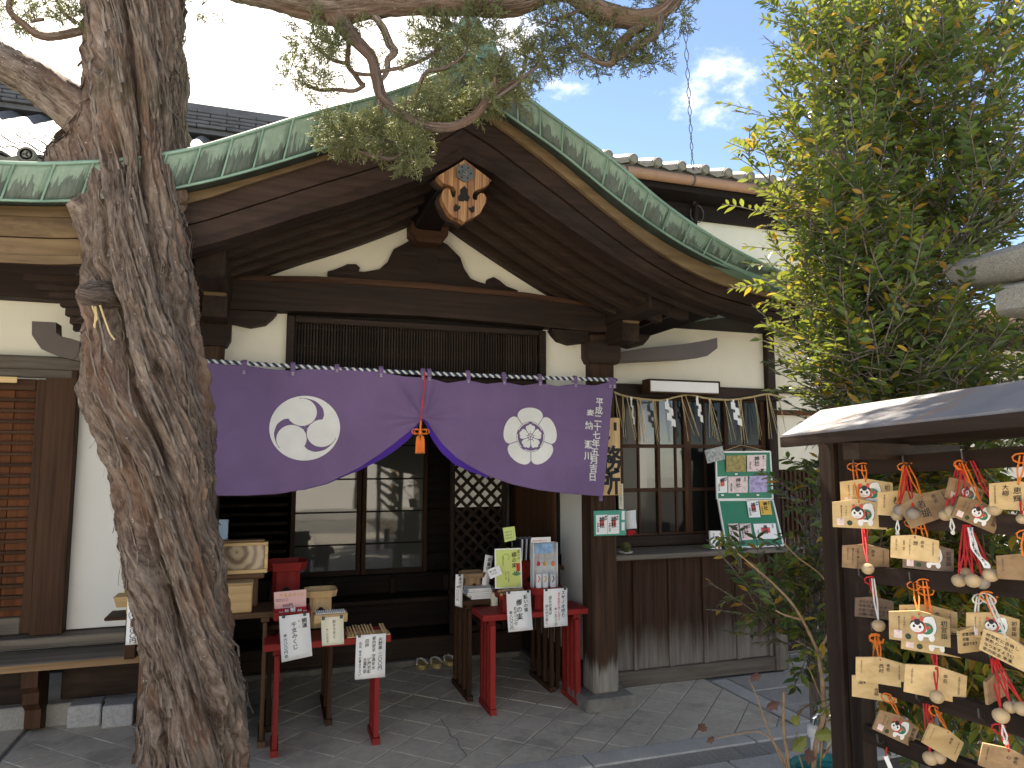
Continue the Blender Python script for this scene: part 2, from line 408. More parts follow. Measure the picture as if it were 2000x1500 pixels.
for i in range(-30, 30):
    for j in range(-30, 30):
        cx = 1.347+(i+j+1)*T/math.sqrt(2); cy = 4.102+(i-j)*T/math.sqrt(2)
        if not(-1.5 < cx < 3.1 and 3.4 < cy < 5.6): continue
        d = [(cx+hw, cy), (cx, cy+hw), (cx-hw, cy), (cx, cy-hw)]; p = clip(d, -1.27, 2.925, 3.592, 5.43)
        if len(p) < 3: continue
        dz = random.uniform(-.0015, .0015)
        if len(p) == 4 and all(abs(a[0]-b[0])+abs(a[1]-b[1]) < 1e-6 for a, b in zip(p, d)):
            if whole is None:
                m = slab([(hw, 0), (0, hw), (-hw, 0), (0, -hw)], -.02, 0, .004); o = m.build('paving_tile', 'paving', pf); whole = o
            else: o = inst('paving_tile', whole, pf)
            o.location = (cx, cy, dz)
        else: slab(p, -.02, dz, .003).build('paving_tile', 'paving', pf)
m = MB(); ck = [at(a, b, Z=.001) for a, b in ((858, 1398), (868, 1415), (876, 1425), (880, 1437), (893, 1444), (897, 1458), (906, 1468), (916, 1484), (928, 1492), (940, 1500))]
for a, b in zip(ck, ck[1:]):
    for k in range(4): p, q = a.lerp(b, k/4)+Vector((random.uniform(-.004, .004), random.uniform(-.004, .004), 0)), a.lerp(b, (k+1)/4); d = (q-p).normalized().cross(Vector((0, 0, 1)))*random.uniform(.002, .0035); m.add([p-d, p+d, q+d, q-d], [(0, 1, 2, 3)])
m.build('pavement_crack', 'stone_base', pf, fix=False)
pv = tag(MB().box(-1.28, 9, 3.1, 3.58, -.0295, -.02).build('kerb_strip', 'mortar'), kind='structure')
x = -1.25
while x < 8.8:
    L = random.uniform(.85, 1.05)
    box('kerb_stone', 'granite', pv, x, x+L-.006, 3.432, 3.578, -.02, .004, b=.006)
    box('kerb_stone', 'granite', pv, x-.3, x+L-.31, 3.06, 3.272, -.02, .004, b=.006); x += L
for x0 in np.arange(-1.2, 8.6, .6):       # slotted drain covers
    m = MB()
    for y in np.arange(3.285, 3.425, .0125): m.box(x0, x0+.59, y, y+.007, -.018, -.004)
    for xx in np.arange(x0, x0+.6, .037): m.box(xx, xx+.012, 3.28, 3.426, -.017, -.0055)
    m.build('drain_grate', 'granite_grey', pv)
gp = tag(MB().box(2.94, 9, 3.585, 9, -.0293, -.012).build('granite_pavement', 'mortar'), kind='structure')
box('paving_stone', 'granite', gp, 2.945, 3.07, 3.59, 4.43, -.02, .003)
for r, (ya, yb) in enumerate(((3.59, 3.86), (3.87, 4.15), (4.16, 4.46), (4.47, 4.8), (4.81, 5.4), (5.41, 6.0), (6.01, 6.8), (6.81, 8.9))):
    x = 3.08 if r < 3 else (3.6 if r == 3 else 3.9); off = random.uniform(.5, .9)
    while x < 8.9:
        box('paving_stone', 'granite_grey', gp, x, min(8.9, x+off), ya, yb-.008, -.02, random.uniform(-.003, .003)); x += off+.008; off = random.uniform(.7, 1.1)
lp = tag(MB().box(-6, -1.285, 2.5, 5.1, -.0296, -.014).build('side_pavement', 'mortar'), kind='structure')
for a in ((-1.52, -1.3, 2.5, 4.95), (-2.6, -1.54, 2.5, 4.1), (-2.6, -1.54, 4.11, 5.0), (-4, -2.61, 2.5, 4.4), (-4, -2.61, 4.41, 5.0)):
    box('paving_slab', 'paving', lp, *a, -.02, random.uniform(-.004, .002))
fp = tag(MB().box(-6, 2.2, -6, 3.05, -.0292, -.02).build('forecourt_pavement', 'mortar'), kind='structure')
for i in range(-6, 3):
    for j in range(-4, 4): box('paving_slab', 'forecourt_sand', fp, i*.8, min(2.2, i*.8+.79), j*.76, j*.76+.75, -.022, random.uniform(-.004, .001))
tag(MB().box(2.21, 9, -6, 3.05, -.0291, -.012).build('planting_bed', 'soil'), kind='structure')
# ------------------------------------------------------------------ shrine office with the gabled porch
CX = .84
office = thing('shrine_office', 'dark timber shrine office with white plaster and a green copper gabled porch', 'building', (CX, 4.3, 0))
YP = 4.20
def P(px, py, Y=YP): return at(px, py, Y=Y)
# roof edge curves (right, left), each on its own plane
cuTR = [(940, 116), (1000, 170), (1100, 245), (1200, 318), (1300, 402), (1400, 470), (1500, 522), (1570, 547), (1640, 562)]
cuBR = [(930, 172), (1000, 230), (1100, 302), (1200, 384), (1300, 457), (1400, 513), (1500, 550), (1600, 578)]
dkBR = [(925, 186), (1000, 242), (1100, 318), (1200, 403), (1300, 473), (1400, 524), (1500, 560), (1590, 588)]
gdBR = [(915, 200), (1000, 264), (1100, 342), (1200, 425), (1300, 500), (1400, 552), (1500, 580), (1570, 598)]
bbBR = [(908, 310), (960, 340), (1000, 370), (1100, 440), (1200, 506), (1300, 562), (1400, 605), (1533, 643)]
cuTL = [(940, 116), (900, 133), (850, 150), (760, 183), (600, 226), (500, 257), (375, 293), (240, 314), (100, 322), (0, 320), (-150, 314)]
cuBL = [(930, 172), (800, 232), (645, 285), (500, 330), (380, 360), (240, 385), (110, 393), (0, 391), (-150, 386)]
dkBL = [(925, 186), (800, 244), (645, 297), (500, 342), (380, 372), (240, 396), (110, 401), (0, 399), (-150, 394)]
gdBL = [(915, 200), (800, 258), (645, 309), (500, 355), (375, 395), (240, 417), (130, 424), (0, 420), (-150, 415)]
bbBL = [(908, 310), (860, 335), (720, 385), (600, 420), (500, 452), (380, 486), (240, 512), (130, 521), (0, 517), (-150, 512)]
def curve(pts, Y, xe):
    c = [at(px, py, Y=Y) for px, py in pts]; c[0].x = CX
    return resample(spline(c, 8), 60)
N = 60
for sd, ct, cb, dk, gd, bb in (('R', cuTR, cuBR, dkBR, gdBR, bbBR), ('L', cuTL, cuBL, dkBL, gdBL, bbBL)):
    ct, cb, dk, gd, bb = curve(ct, 3.10, 0), curve(cb, 3.17, 0), curve(dk, 3.26, 0), curve(gd, 3.24, 0), curve(bb, 3.29, 0)
    V = lambda p, dy=0, dz=0: (p.x, p.y+dy, p.z+dz)
    edge = MB().sweep([[V(a), V(b), V(c), V(c, .3, .02), V(a, .3, .1)] for a, b, c in zip([Vector((p.x, p.y+.012, p.z-.006)) for p in ct], [Vector((p.x, p.y+.012, p.z)) for p in cb], dk)]).build('copper_eave_edge', 'copper_dark', office)
    npan = 17; per = 59/npan
    for i in range(npan):                                   # each copper sheet of the verge
        t0, t1 = i*per+.05, (i+1)*per-.05; sec = []; uv = []
        f = lambda L, t: L[int(t)].lerp(L[min(59, int(t)+1)], t-int(t))
        rnd = random.random()*50
        lean = 1.1 if sd == 'R' else 1.1
        vs, fs = [], []; na, nb = 4, 6
        for a in range(na+1):
            t = lerp(t0, t1, a/na)
            for b in range(nb+1):
                s = b/nb; tt = min(59, max(0, t+(1-s)*lean-0.5)); q = f(cb, tt).lerp(f(ct, tt), s); q.y -= .004*math.sin(math.pi*s)+.002*(a in (0, na))
                vs.append(tuple(q)); uv.append((a/na+rnd, s, 0))
        for a in range(na):
            for b in range(nb): fs.append((a*(nb+1)+b, (a+1)*(nb+1)+b, (a+1)*(nb+1)+b+1, a*(nb+1)+b+1))
        o = MB().add(vs, fs).build('copper_sheet', 'copper_patina', edge, smooth='all')
        at_ = o.data.attributes.new('panel', 'FLOAT_VECTOR', 'POINT'); at_.data.foreach_set('vector', [c for u in uv for c in u])
        md = o.modifiers.new('thickness', 'SOLIDIFY'); md.thickness = .004; md.offset = 1
        m = MB(); pa = [f(cb, min(59, max(0, t1+(1-s)*lean-.5))).lerp(f(ct, min(59, max(0, t1+(1-s)*lean-.5))), s)+Vector((0, -.006, 0)) for s in (0, .33, .66, 1)]
        m.tube(pa, .0045, 5).build('standing_seam', 'copper_roof', edge, smooth=True)
    MB().tube([p+Vector((0, -.004, .004)) for p in ct], .008, 6).build('drip_edge', 'copper_roof', edge, smooth=True)
    MB().tube([p+Vector((0, -.004, 0)) for p in cb], .006, 6).build('drip_edge', 'copper_roof', edge, smooth=True)
    MB().sweep([[V(a, 0, -.004), V(b), V(b, .05, .01), V(a, .12, .02)] for a, b in zip(dk, gd)]).build('verge_board', 'wood_gold_X', office)
    mid = [g.lerp(b, .42) for g, b in zip(gd, bb)]; lo = [g.lerp(b, .8) for g, b in zip(gd, bb)]
    for p in mid: p.y = 3.285
    for p in lo: p.y = 3.292
    bg1 = MB().sweep([[V(a, .035, .01), V(b, 0, .004), V(b, .06, .004), V(a, .11, .01)] for a, b in zip(gd, mid)]).build('bargeboard', 'wood_barge_X', office)
    MB().sweep([[V(a, .012, 0), V(b, .012, .003), V(b, .07, .003), V(a, .07, 0)] for a, b in zip(mid, lo)]).build('lower_plank', 'wood_barge_X', bg1)
    MB().sweep([[V(a, -.012, 0), V(b, -.016, 0), V(b, .07, 0), V(a, .07, 0)] for a, b in zip(lo, bb)]).build('edge_moulding', 'wood_barge_X', bg1)
    if sd == 'L':
        k0 = next(i for i, p in enumerate(bb) if p.x < -.45); gsub = list(zip(gd, mid, lo, bb))[k0:]
        MB().sweep([[V(a, .012, .008), V(b, -.012, .005), V(b, -.004, .005), V(a, .03, .008)] for a, b, c_, d in gsub]).build('weathered_plank', 'wood_gold_X', bg1)
        MB().sweep([[V(b, -.008, 0), V(c_, -.008, .003), V(c_, .01, .003), V(b, .01, 0)] for a, b, c_, d in gsub]).build('weathered_plank', 'wood_gold_X', bg1)
        MB().sweep([[V(c_, -.022, 0), V(d, -.026, .004), V(d, -.018, .004), V(c_, -.014, 0)] for a, b, c_, d in gsub]).build('weathered_plank', 'wood_gold_X', bg1)
    # deck, soffit boards and rafters behind the verge follow the same curve
    MB().sweep([[V(a, .05, -.005), V(a, 3.6, .35), V(a, 3.6, .29), V(a, .05, -.07)] for a in ct]).build('roof_deck', 'copper_roof', office)
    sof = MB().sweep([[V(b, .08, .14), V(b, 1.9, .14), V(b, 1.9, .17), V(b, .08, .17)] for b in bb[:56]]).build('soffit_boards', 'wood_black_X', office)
    last = 50 if sd == 'R' else 42
    for k, y in enumerate((3.47, 3.66, 3.85, 4.04, 4.24, 4.5, 4.76, 5.0)):
        e = last-k*2
        if sd == 'L':
            xe = at((18, 45, 70, 92, 112, 128, 140, 150)[k], 560, Y=y).x; e = next((i for i, b in enumerate(bb) if b.x < xe), 59)
        MB().sweep([[(b.x, y-.032, b.z+.13), (b.x, y-.032, b.z+.02), (b.x, y+.032, b.z+.02), (b.x, y+.032, b.z+.13)] for b in bb[1:e]]).build('rafter', 'rafter_wood_X', office)
    for t in range(6, 50, 6): MB().bar((bb[t].x, 3.42, bb[t].z+.118), (bb[t].x, 4.9, bb[t].z+.118), .03, .04).build('soffit_batten', 'rafter_wood_Y', office)
    if sd == 'R': bbR = bb
    else: bbL = bb
def zroof(x):
    L = bbR if x > CX else bbL
    for a, b in zip(L, L[1:]):
        if (a.x-x)*(b.x-x) <= 0: return a.z+(b.z-a.z)*((x-a.x)/(b.x-a.x) if b.x != a.x else 0)
    return L[-1].z
# ridge, ridge end ornament
m = MB(); rz = at(940, 116, Y=3.1).z
for k, (w, h) in enumerate(((.17, .0), (.13, .05), (.1, .1), (.07, .14))): m.box(CX-w, CX+w, 3.14+.02*k, 6.9, rz-.05+h, rz-.002+h+.05)
ridge = m.build('roof_ridge', 'copper_roof', office)
prof = [(-.17, 0), (-.2, .05), (-.17, .12), (-.2, .17), (-.16, .22), (-.1, .2), (-.07, .26), (0, .31), (.07, .26), (.1, .2), (.16, .22), (.2, .17), (.17, .12), (.2, .05), (.17, 0)]
MB().prism([(CX+a*.7, rz+.02+b*.72) for a, b in prof], 3.12, 3.2).build('ridge_end_ornament', 'copper_roof', office)
MB().lathe((CX, 3.1, rz+.14), [(.0, 0), (.05, 0), (.06, .02), (.06, .04)], 14, 'Y').build('ornament_boss', 'copper_roof', ridge)
# gable wall, tie beam
zb0, zb1 = 2.365, 2.59
n = 24; xs = np.linspace(-.42, 2.1, n)
top = [(x, max(zb1-.02, zroof(x)+.06)) for x in xs]
MB().prism([(-.42, 2.5)]+top+[(2.1, 2.5)], 4.285, 4.31).build('gable_plaster', 'plaster', office)
bp = [(-.52, zb0+.03), (-.3, zb0+.0), (.2, zb0+.02), (CX, zb0+.035), (1.5, zb0+.02), (2.0, zb0), (2.2, zb0+.03), (2.2, zb1-.05), (2.0, zb1-.035), (1.5, zb1-.0), (CX, zb1+.012), (.2, zb1), (-.3, zb1-.035), (-.52, zb1-.05)]
MB().prism(bp, 4.17, 4.32).build('tie_beam', 'wood_dark_X', office)
MB().prism([(-.36, zb1-.04), (.2, zb1-.001), (CX, zb1+.011), (1.5, zb1-.001), (2.0, zb1-.04), (2.0, zb1-.065), (1.5, zb1-.035), (CX, zb1-.025), (.2, zb1-.035), (-.36, zb1-.065)], 4.158, 4.172).build('beam_edge_moulding', 'wood_brown_X', office)
# frog-leg strut
kp = [(640, 531), (650, 529), (668, 522), (678, 517), (695, 517), (703, 524), (700, 531), (712, 532), (740, 527), (757, 512), (768, 488), (787, 478), (800, 470), (838, 462), (872, 478), (884, 490), (898, 504), (905, 525), (918, 545), (935, 552), (950, 556), (952, 546), (963, 542), (975, 549), (988, 560), (1010, 568)]
k3 = [P(*q, 4.25) for q in kp]; zbase = zb1-.02
pol = [(p.x, max(p.z, zbase)) for p in k3]+[(k3[-1].x, zbase-.02), (k3[0].x, zbase-.02)]
kae = MB().prism(pol, 4.235, 4.284).build('frog_leg_strut', 'wood_dark_X', office)
kc = P(836, 517, 4.235); MB().lathe((kc.x, 4.234, kc.z), [(.075, 0), (.075, -.003), (.07, -.003), (.07, .001)], 32, 'Y').build('crest_disc', 'wood_dark_X', kae)
a, b = P(802, 445, 4.18), P(868, 482, 4.18); xm = (a.x+b.x)/2
MB().prism([(xm-.075, b.z), (xm-.085, b.z+.03), (xm-.115, b.z+.055), (xm-.115, b.z+.12), (xm-.075, b.z+.12), (xm-.07, b.z+.075), (xm+.07, b.z+.075), (xm+.075, b.z+.12), (xm+.115, b.z+.12), (xm+.115, b.z+.055), (xm+.085, b.z+.03), (xm+.075, b.z)], 4.12, 4.26).build('bearing_block', 'wood_brown_X', office)
MB().cbox(CX-.08, CX+.08, 3.36, 4.4, b.z+.08, b.z+.3, b=.012).build('ridge_purlin', 'wood_black_Y', office)
# purlins over the posts, reaching out under the verge
pe = at(1290, 575, Y=3.58)
for sx in (-1, 1):
    X = CX+sx*(pe.x-CX) if sx > 0 else at(412, 500, Y=3.62).x
    MB().cbox(X-.07, X+.07, 3.58, 4.7, pe.z-.09, pe.z+.09, b=.01).build('side_purlin', 'wood_dark_Y', office)
    MB().prism([(X-.06, 2.28), (X+.06, 2.28), (X+.06, 2.44), (X-.06, 2.44)], 3.95, 4.2).build('bracket_arm', 'wood_dark_Y', office)
    MB().cbox(X-.055, X+.055, 3.93, 3.97, 2.39, 2.445).build('bracket_end', 'wood_gold_X', office)
# posts
for X in (-.365, 2.03):
    po = MB().cbox(X-.088, X+.088, 4.195, 4.37, .075, 2.36, b=.014).build('front_post', 'post', office) if 'post' in MAT else None
    if po is None:
        g = G('post'); sep = g.n('ShaderNodeSeparateXYZ'); g.l(g.coords(), sep.inputs[0])
        gnv = g.noise(g.coords((40, 40, 1.6)), 1, 6, .6, .4); c = g.ramp(gnv, [(.3, (.02, .011, .007)), (.7, (.075, .042, .026))])
        wz = g.math('ADD', sep.outputs['Z'], g.math('MULTIPLY', g.math('SUBTRACT', g.noise(g.coords((30, 30, 1)), 1, 5, .7), .5), .34))
        k1 = g.step(wz, .30, .2); pale = g.ramp(gnv, [(.3, (.14, .12, .1)), (.7, (.3, .28, .24))]); c = g.mix(k1, c, pale)   # rain-bleached foot, a stain of the wood itself
        g.col(c); g.bump(gnv, .35, .006); g.set(Roughness=.7); g.p.inputs['Specular IOR Level'].default_value = .12; MAT['post'] = g.m
        po = MB().cbox(X-.088, X+.088, 4.195, 4.37, .075, 2.36, b=.014).build('front_post', 'post', office)
    MB().cbox(X-.17, X+.17, 4.12, 4.45, -.01, .075, b=.012).build('post_base_stone', 'stone_base', office)
    MB().prism([(X-.12, 2.20), (X-.1, 2.16), (X+.1, 2.16), (X+.12, 2.20), (X+.12, 2.3), (X-.12, 2.3)], 4.165, 4.4).build('post_capital', 'wood_dark_X', office)
    for s in (-1, 1):       # curved bracket under the beam
        MB().prism([(X+s*.1, 2.30), (X+s*.22, 2.28), (X+s*.3, 2.30), (X+s*.34, 2.34), (X+s*.36, 2.37), (X+s*.1, 2.37)], 4.19, 4.27).build('beam_bracket', 'wood_dark_X', office)
# transom: plaster panels and fine lattice
xl0, xl1 = P(560, 650).x, P(1069, 690).x
box('upper_plaster', 'plaster', office, -.28, xl0-.0, 4.27, 4.29, 2.0, 2.42, b=.001); box('upper_plaster', 'plaster', office, xl1, 1.945, 4.27, 4.29, 2.0, 2.42, b=.001)
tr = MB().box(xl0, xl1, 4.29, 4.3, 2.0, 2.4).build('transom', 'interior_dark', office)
for a in ((xl0, xl0+.045, 4.215, 4.288, 2.0, 2.364), (xl1-.045, xl1, 4.215, 4.288, 2.0, 2.364), (xl0+.046, xl1-.046, 4.215, 4.288, 2.325, 2.364), (xl0+.046, xl1-.046, 4.215, 4.288, 2.0, 2.035)): box('transom_frame', 'wood_dark_X', tr, *a)
xsl = np.arange(xl0+.052, xl1-.05, .0168); src = None
for x in xsl:
    if src is None: src = MB().box(-.0038, .0038, 4.235, 4.25, 2.035, 2.325).build('lattice_bar', 'lattice_screen_Z', tr); src.location.x = x-0
    else: o = inst('lattice_bar', src, tr, (x, 0, 0))
for z in (2.06, 2.15, 2.165, 2.18, 2.195, 2.30): MB().box(xl0+.046, xl1-.046, 4.25, 4.258, z-.004, z+.004).build('lattice_rail', 'lattice_screen_X', tr)
xd = P(945, 690).x; box('transom_joint', 'wood_black_Z', tr, xd-.008, xd+.008, 4.228, 4.262, 2.035, 2.325, b=.002)
box('lintel', 'wood_dark_X', office, -.28, 1.945, 4.18, 4.3, 1.935, 1.995)
# interior of the porch
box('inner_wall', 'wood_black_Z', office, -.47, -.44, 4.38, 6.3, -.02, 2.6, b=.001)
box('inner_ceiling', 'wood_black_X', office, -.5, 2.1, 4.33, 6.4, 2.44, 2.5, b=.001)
sw = box('side_wall', 'plaster_white', office, 1.985, 2.05, 4.37, 6.3, .1, 2.42, b=.001)
box('base_board', 'wood_dark_Y', office, 1.93, 1.984, 4.37, 6.0, .03, .22); box('wall_sill_stone', 'stone_base', office, 1.88, 1.93, 4.37, 5.44, -.01, .05)
zl, zh = at(1060, 1075, X=1.98).z, 1.5
lw = box('slatted_window', 'interior_dark', office, 1.97, 1.984, 4.83, 5.9, zl, zh, b=.001)
for y in np.arange(4.86, 5.9, .035): box('slat', 'wood_brown_Z', lw, 1.945, 1.969, y, y+.016, zl+.03, zh, b=.002)
box('window_sill', 'wood_black_Y', lw, 1.93, 1.983, 4.8, 5.95, zl-.06, zl+.02)
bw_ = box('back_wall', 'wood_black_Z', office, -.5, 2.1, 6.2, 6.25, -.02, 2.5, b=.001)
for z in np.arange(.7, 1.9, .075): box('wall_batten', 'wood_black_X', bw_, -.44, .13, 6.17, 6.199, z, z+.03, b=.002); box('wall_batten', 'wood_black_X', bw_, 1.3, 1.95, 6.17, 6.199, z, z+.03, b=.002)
MB().cbox(-.44, 1.93, 5.45, 5.6, -.01, .035).build('sill_stone', 'stone_base', office)
box('step_board', 'wood_dark_X', office, -.44, 1.93, 5.5, 5.56, .036, .19); box('step_tread', 'wood_dark_X', office, -.44, 1.93, 5.561, 5.86, .15, .185)
box('upper_riser', 'wood_black_X', office, -.44, 1.93, 5.84, 5.88, .19, .39); box('upper_tread', 'wood_dark_X', office, -.44, 1.93, 5.79, 6.1, .391, .43)
box('floor_beam', 'wood_black_X', office, -.44, 1.93, 6.05, 6.15, .43, .585)
for x in (.0, .45, .95, 1.4): box('stile', 'wood_dark_Z', office, x, x+.05, 6.02, 6.049, .431, .56)
YD = 6.1
def pane_door(x0, x1, zs, name='sliding_door'):
    d = MB().cbox(x0, x1, YD, YD+.012, zs[0], zs[-1], b=.001).build(name, 'wood_black_Z', office)
    for a in ((x0, x0+.035, zs[0]-.03, zs[-1]), (x1-.035, x1, zs[0]-.03, zs[-1])): box('door_stile', 'wood_brown_Z', d, a[0], a[1], YD-.02, YD+.013, a[2], a[3], b=.003)
    box('door_rail', 'wood_dark_X', d, x0+.036, x1-.036, YD-.018, YD+.012, zs[0]-.03, zs[0]+.012, b=.003)
    for a, b in zip(zs, zs[1:]):
        box('pane', 'pane_grey', d, x0+.036, x1-.036, YD-.004, YD-.001, a+.006, b-.006, b=.001); box('muntin', 'wood_black_X', d, x0+.036, x1-.036, YD-.012, YD-.0045, b-.006, b+.006, b=.001)
zs = [at(770, y, Y=YD).z for y in (1112, 1060, 998, 935, 870)]+[1.95]
pane_door(at(568, 1000, Y=YD).x, at(705, 1000, Y=YD).x, zs); pane_door(at(706, 1000, Y=YD).x+.004, at(834, 1000, Y=YD).x, zs)
# diagonal lattice door standing open
lx0, lx1 = at(879, 1000, Y=5.52).x, at(988, 1000, Y=5.52).x; lz0, lz1 = .2, 1.62
ld = thing('lattice_door', 'dark diagonal lattice door standing open beside the glass sliding doors', 'door', (lx0, 5.52, .2))
for a in ((lx0, lx0+.035, lz0, lz1), (lx1-.035, lx1, lz0, lz1)): box('door_stile', 'wood_dark_Z', ld, a[0], a[1], 5.5, 5.535, a[2], a[3])
for z in (lz0, lz1-.05): box('door_rail', 'wood_dark_X', ld, lx0+.036, lx1-.036, 5.502, 5.533, z, z+.05)
w = lx1-lx0-.07; x0, x1 = lx0+.035, lx1-.035; z0, z1 = lz0+.05, lz1-.05
for s in (1, -1):
    for c in np.arange(z0-w, z1+w, .1):
        pts = []
        for x in (x0, x1): pts.append((x, c+(x-x0) if s > 0 else c-(x-x0)+w*0))
        (xa, za), (xb, zb) = pts
        if s > 0: ta, tb = max(0, (z0-za)/w), min(1, (z1-za)/w)
        else: ta, tb = max(0, (za-z1)/w), min(1, (za-z0)/w)
        if tb-ta < .05: continue
        MB().bar((lerp(xa, xb, ta), 5.515+s*.006, lerp(za, zb, ta)), (lerp(xa, xb, tb), 5.515+s*.006, lerp(za, zb, tb)), .024, .011, (0, 1, 0)).build('lattice_bar', 'lattice_screen_X', ld)
zp = at(930, 990, Y=5.53).z; box('paper_backing', 'paper', ld, x0, x1, 5.528, 5.531, zp, z1, b=.0005)
# counter with boards
cy = 4.5; x0, x1 = 2.13, at(1536, 1300, Y=4.5).x
g = G('counter_board'); sep = g.n('ShaderNodeSeparateXYZ'); g.l(g.coords(), sep.inputs[0]); gnv = g.noise(g.coords((38, 38, 1.4)), 1, 6, .6, .4)
c = g.ramp(gnv, [(.3, (.016, .0085, .005)), (.7, (.065, .033, .019))]); wz = g.math('ADD', sep.outputs['Z'], g.math('MULTIPLY', g.math('SUBTRACT', g.noise(g.coords((9, 9, .8)), 1, 6, .7), .5), .55))
k1 = g.step(wz, .42, .12); pale = g.ramp(gnv, [(.3, (.1, .088, .075)), (.7, (.21, .19, .165))]); g.col(g.mix(k1, c, pale)); g.bump(gnv, .35, .006); g.set(Roughness=.7); g.p.inputs['Specular IOR Level'].default_value = .12; MAT['counter_board'] = g.m
ct_ = box('counter', 'interior_dark', office, x0, x1, cy+.04, 4.86, .0, .85, b=.001)
nb = 5; ws = np.linspace(x0, x1-.12, nb+1)
for i in range(nb):
    box('counter_plank', 'counter_board', ct_, ws[i]+.012, ws[i+1]-.012, cy+.014, cy+.039, .1, .845); box('cover_strip', 'counter_board', ct_, ws[i+1]-.02, ws[i+1]+.02, cy+.002, cy+.013, .1, .845)
box('counter_sill', 'wood_grey_X', ct_, x0, x1-.1, cy-.015, cy+.038, .0, .1); box('corner_post', 'counter_board', ct_, x1-.1, x1, cy-.02, cy+.06, .0, .845)
box('corner_shoe', 'wood_grey_Z', ct_, x1-.106, x1+.006, cy-.026, cy+.066, .0, .26)
box('counter_ledge', 'wood_grey_X', ct_, 2.12, at(1565, 1070, Y=4.45).x, 4.43, 4.82, .85, .885)
# office front wall with window
YW = 4.84; wx0, wx1 = 2.12, at(1497, 900, Y=YW).x; wz0, wz1 = at(1400, 1040, Y=YW).z, at(1300, 778, Y=YW).z
box('front_plaster', 'plaster', office, 2.1, wx1+.1, YW+.02, YW+.06, wz1+.1, 2.95, b=.001)
box('window_lintel', 'wood_dark_X', office, 2.1, wx1+.12, YW-.04, YW+.07, wz1, wz1+.1)
box('wall_post', 'wood_dark_Z', office, wx1, wx1+.085, YW-.05, YW+.08, 0, wz1-.001); box('wall_post', 'wood_dark_Z', office, wx1+.02, wx1+.1, YW-.03, YW+.08, wz1+.101, 2.95)
wd = MB().box(wx0, wx1, YW+.10, YW+.12, wz0-.1, wz1).build('office_window', 'interior_dark', office)
box('window_sill', 'wood_dark_X', wd, wx0, wx1, YW-.06, YW+.08, wz0-.075, wz0); box('sill_board', 'wood_dark_X', wd, wx0, wx1, YW-.02, YW+.03, .886, wz0-.076)
cols = [at(p, 950, Y=YW).x for p in (1214, 1250, 1288, 1323, 1345, 1381, 1422, 1460, 1495)]
thick = {0: .03, 2: .022, 4: .05, 6: .03, 8: .03}
for i, x in enumerate(cols): box('mullion', 'wood_brown_Z', wd, x-(thick.get(i, .014))/1.6, x+(thick.get(i, .014))/1.6, YW+(.0 if i in thick else .01), YW+.045, wz0, wz1, b=.003)
rows = [wz0, at(1400, 955, Y=YW).z, at(1400, 872, Y=YW).z, wz1]
for z in rows: box('window_rail', 'wood_brown_X', wd, wx0, wx1, YW+.006, YW+.04, z-.014, z+.014, b=.003)
for i in range(8):
    for j in range(3): box('pane', 'pane_film' if (i, j) in ((1, 1), (2, 1), (2, 2), (1, 2), (3, 1)) else 'pane_dark', wd, cols[i]+.006, cols[i+1]-.006, YW+.022, YW+.026, rows[j]+.008, rows[j+1]-.008, b=.0008)
cx_ = at(1480, 840, Y=YW+.07).x; m = MB()      # pale curtain behind the last pane
m.sweep([[(cx_-.08+.012*i, YW+.06+.012*math.sin(i*1.7), rows[2]+.01), (cx_-.08+.012*i, YW+.06+.012*math.sin(i*1.7+.4), wz1)] for i in range(14)], closed=False); m.build('curtain', 'plaster_green', wd)
# wall right of the window
rx0, rx1 = wx1+.1, 9.0
box('side_plaster', 'plaster', office, rx0, rx1, YW+.05, YW+.09, .9, 2.95, b=.001); box('wall_rail', 'wood_red_X', office, rx0, rx1, YW+.0, YW+.05, 1.9, 1.94); box('wall_rail', 'wood_brown_X', office, rx0, rx1, YW+.0, YW+.05, 2.08, 2.1)
for x in (rx0+.55, rx0+1.3): box('wall_post', 'wood_red_Z', office, x, x+.08, YW-.02, YW+.1, 0, 2.9)
for x in np.arange(rx0+.05, rx0+1.3, .045): box('slat', 'wood_brown_Z', office, x, x+.022, YW+.02, YW+.049, .3, 1.45, b=.002)
box('skirting', 'wood_dark_X', office, rx0, rx1, YW-.02, YW+.05, .02, .3)
# eave of the office wing with its gutter
ez = at(1590, 602, Y=4.35).z
ev = MB().sweep([[(2.85, 4.3, ez+.02), (2.85, 7.2, ez+.9), (2.85, 7.2, ez+.84), (2.85, 4.3, ez-.06)], [(7, 4.3, ez+.02), (7, 7.2, ez+.9), (7, 7.2, ez+.84), (7, 4.3, ez-.06)]]).build('wing_roof', 'tile_grey', office)
MB().tube([(2.8, 4.22, ez), (7, 4.22, ez)], .055, 10).build('gutter', 'gutter_copper', ev, smooth=True); MB().tube([(at(1588, 580, Y=4.3).x, 4.28, ez+.04), (at(1588, 580, Y=4.3).x, 4.28, ez+.14)], .07, 14).build('gutter_head', 'gutter_brown', ev, smooth=40)
box('eave_boards', 'wood_black_X', ev, 2.86, 7, 4.32, 4.95, ez-.12, ez-.07, b=.002)
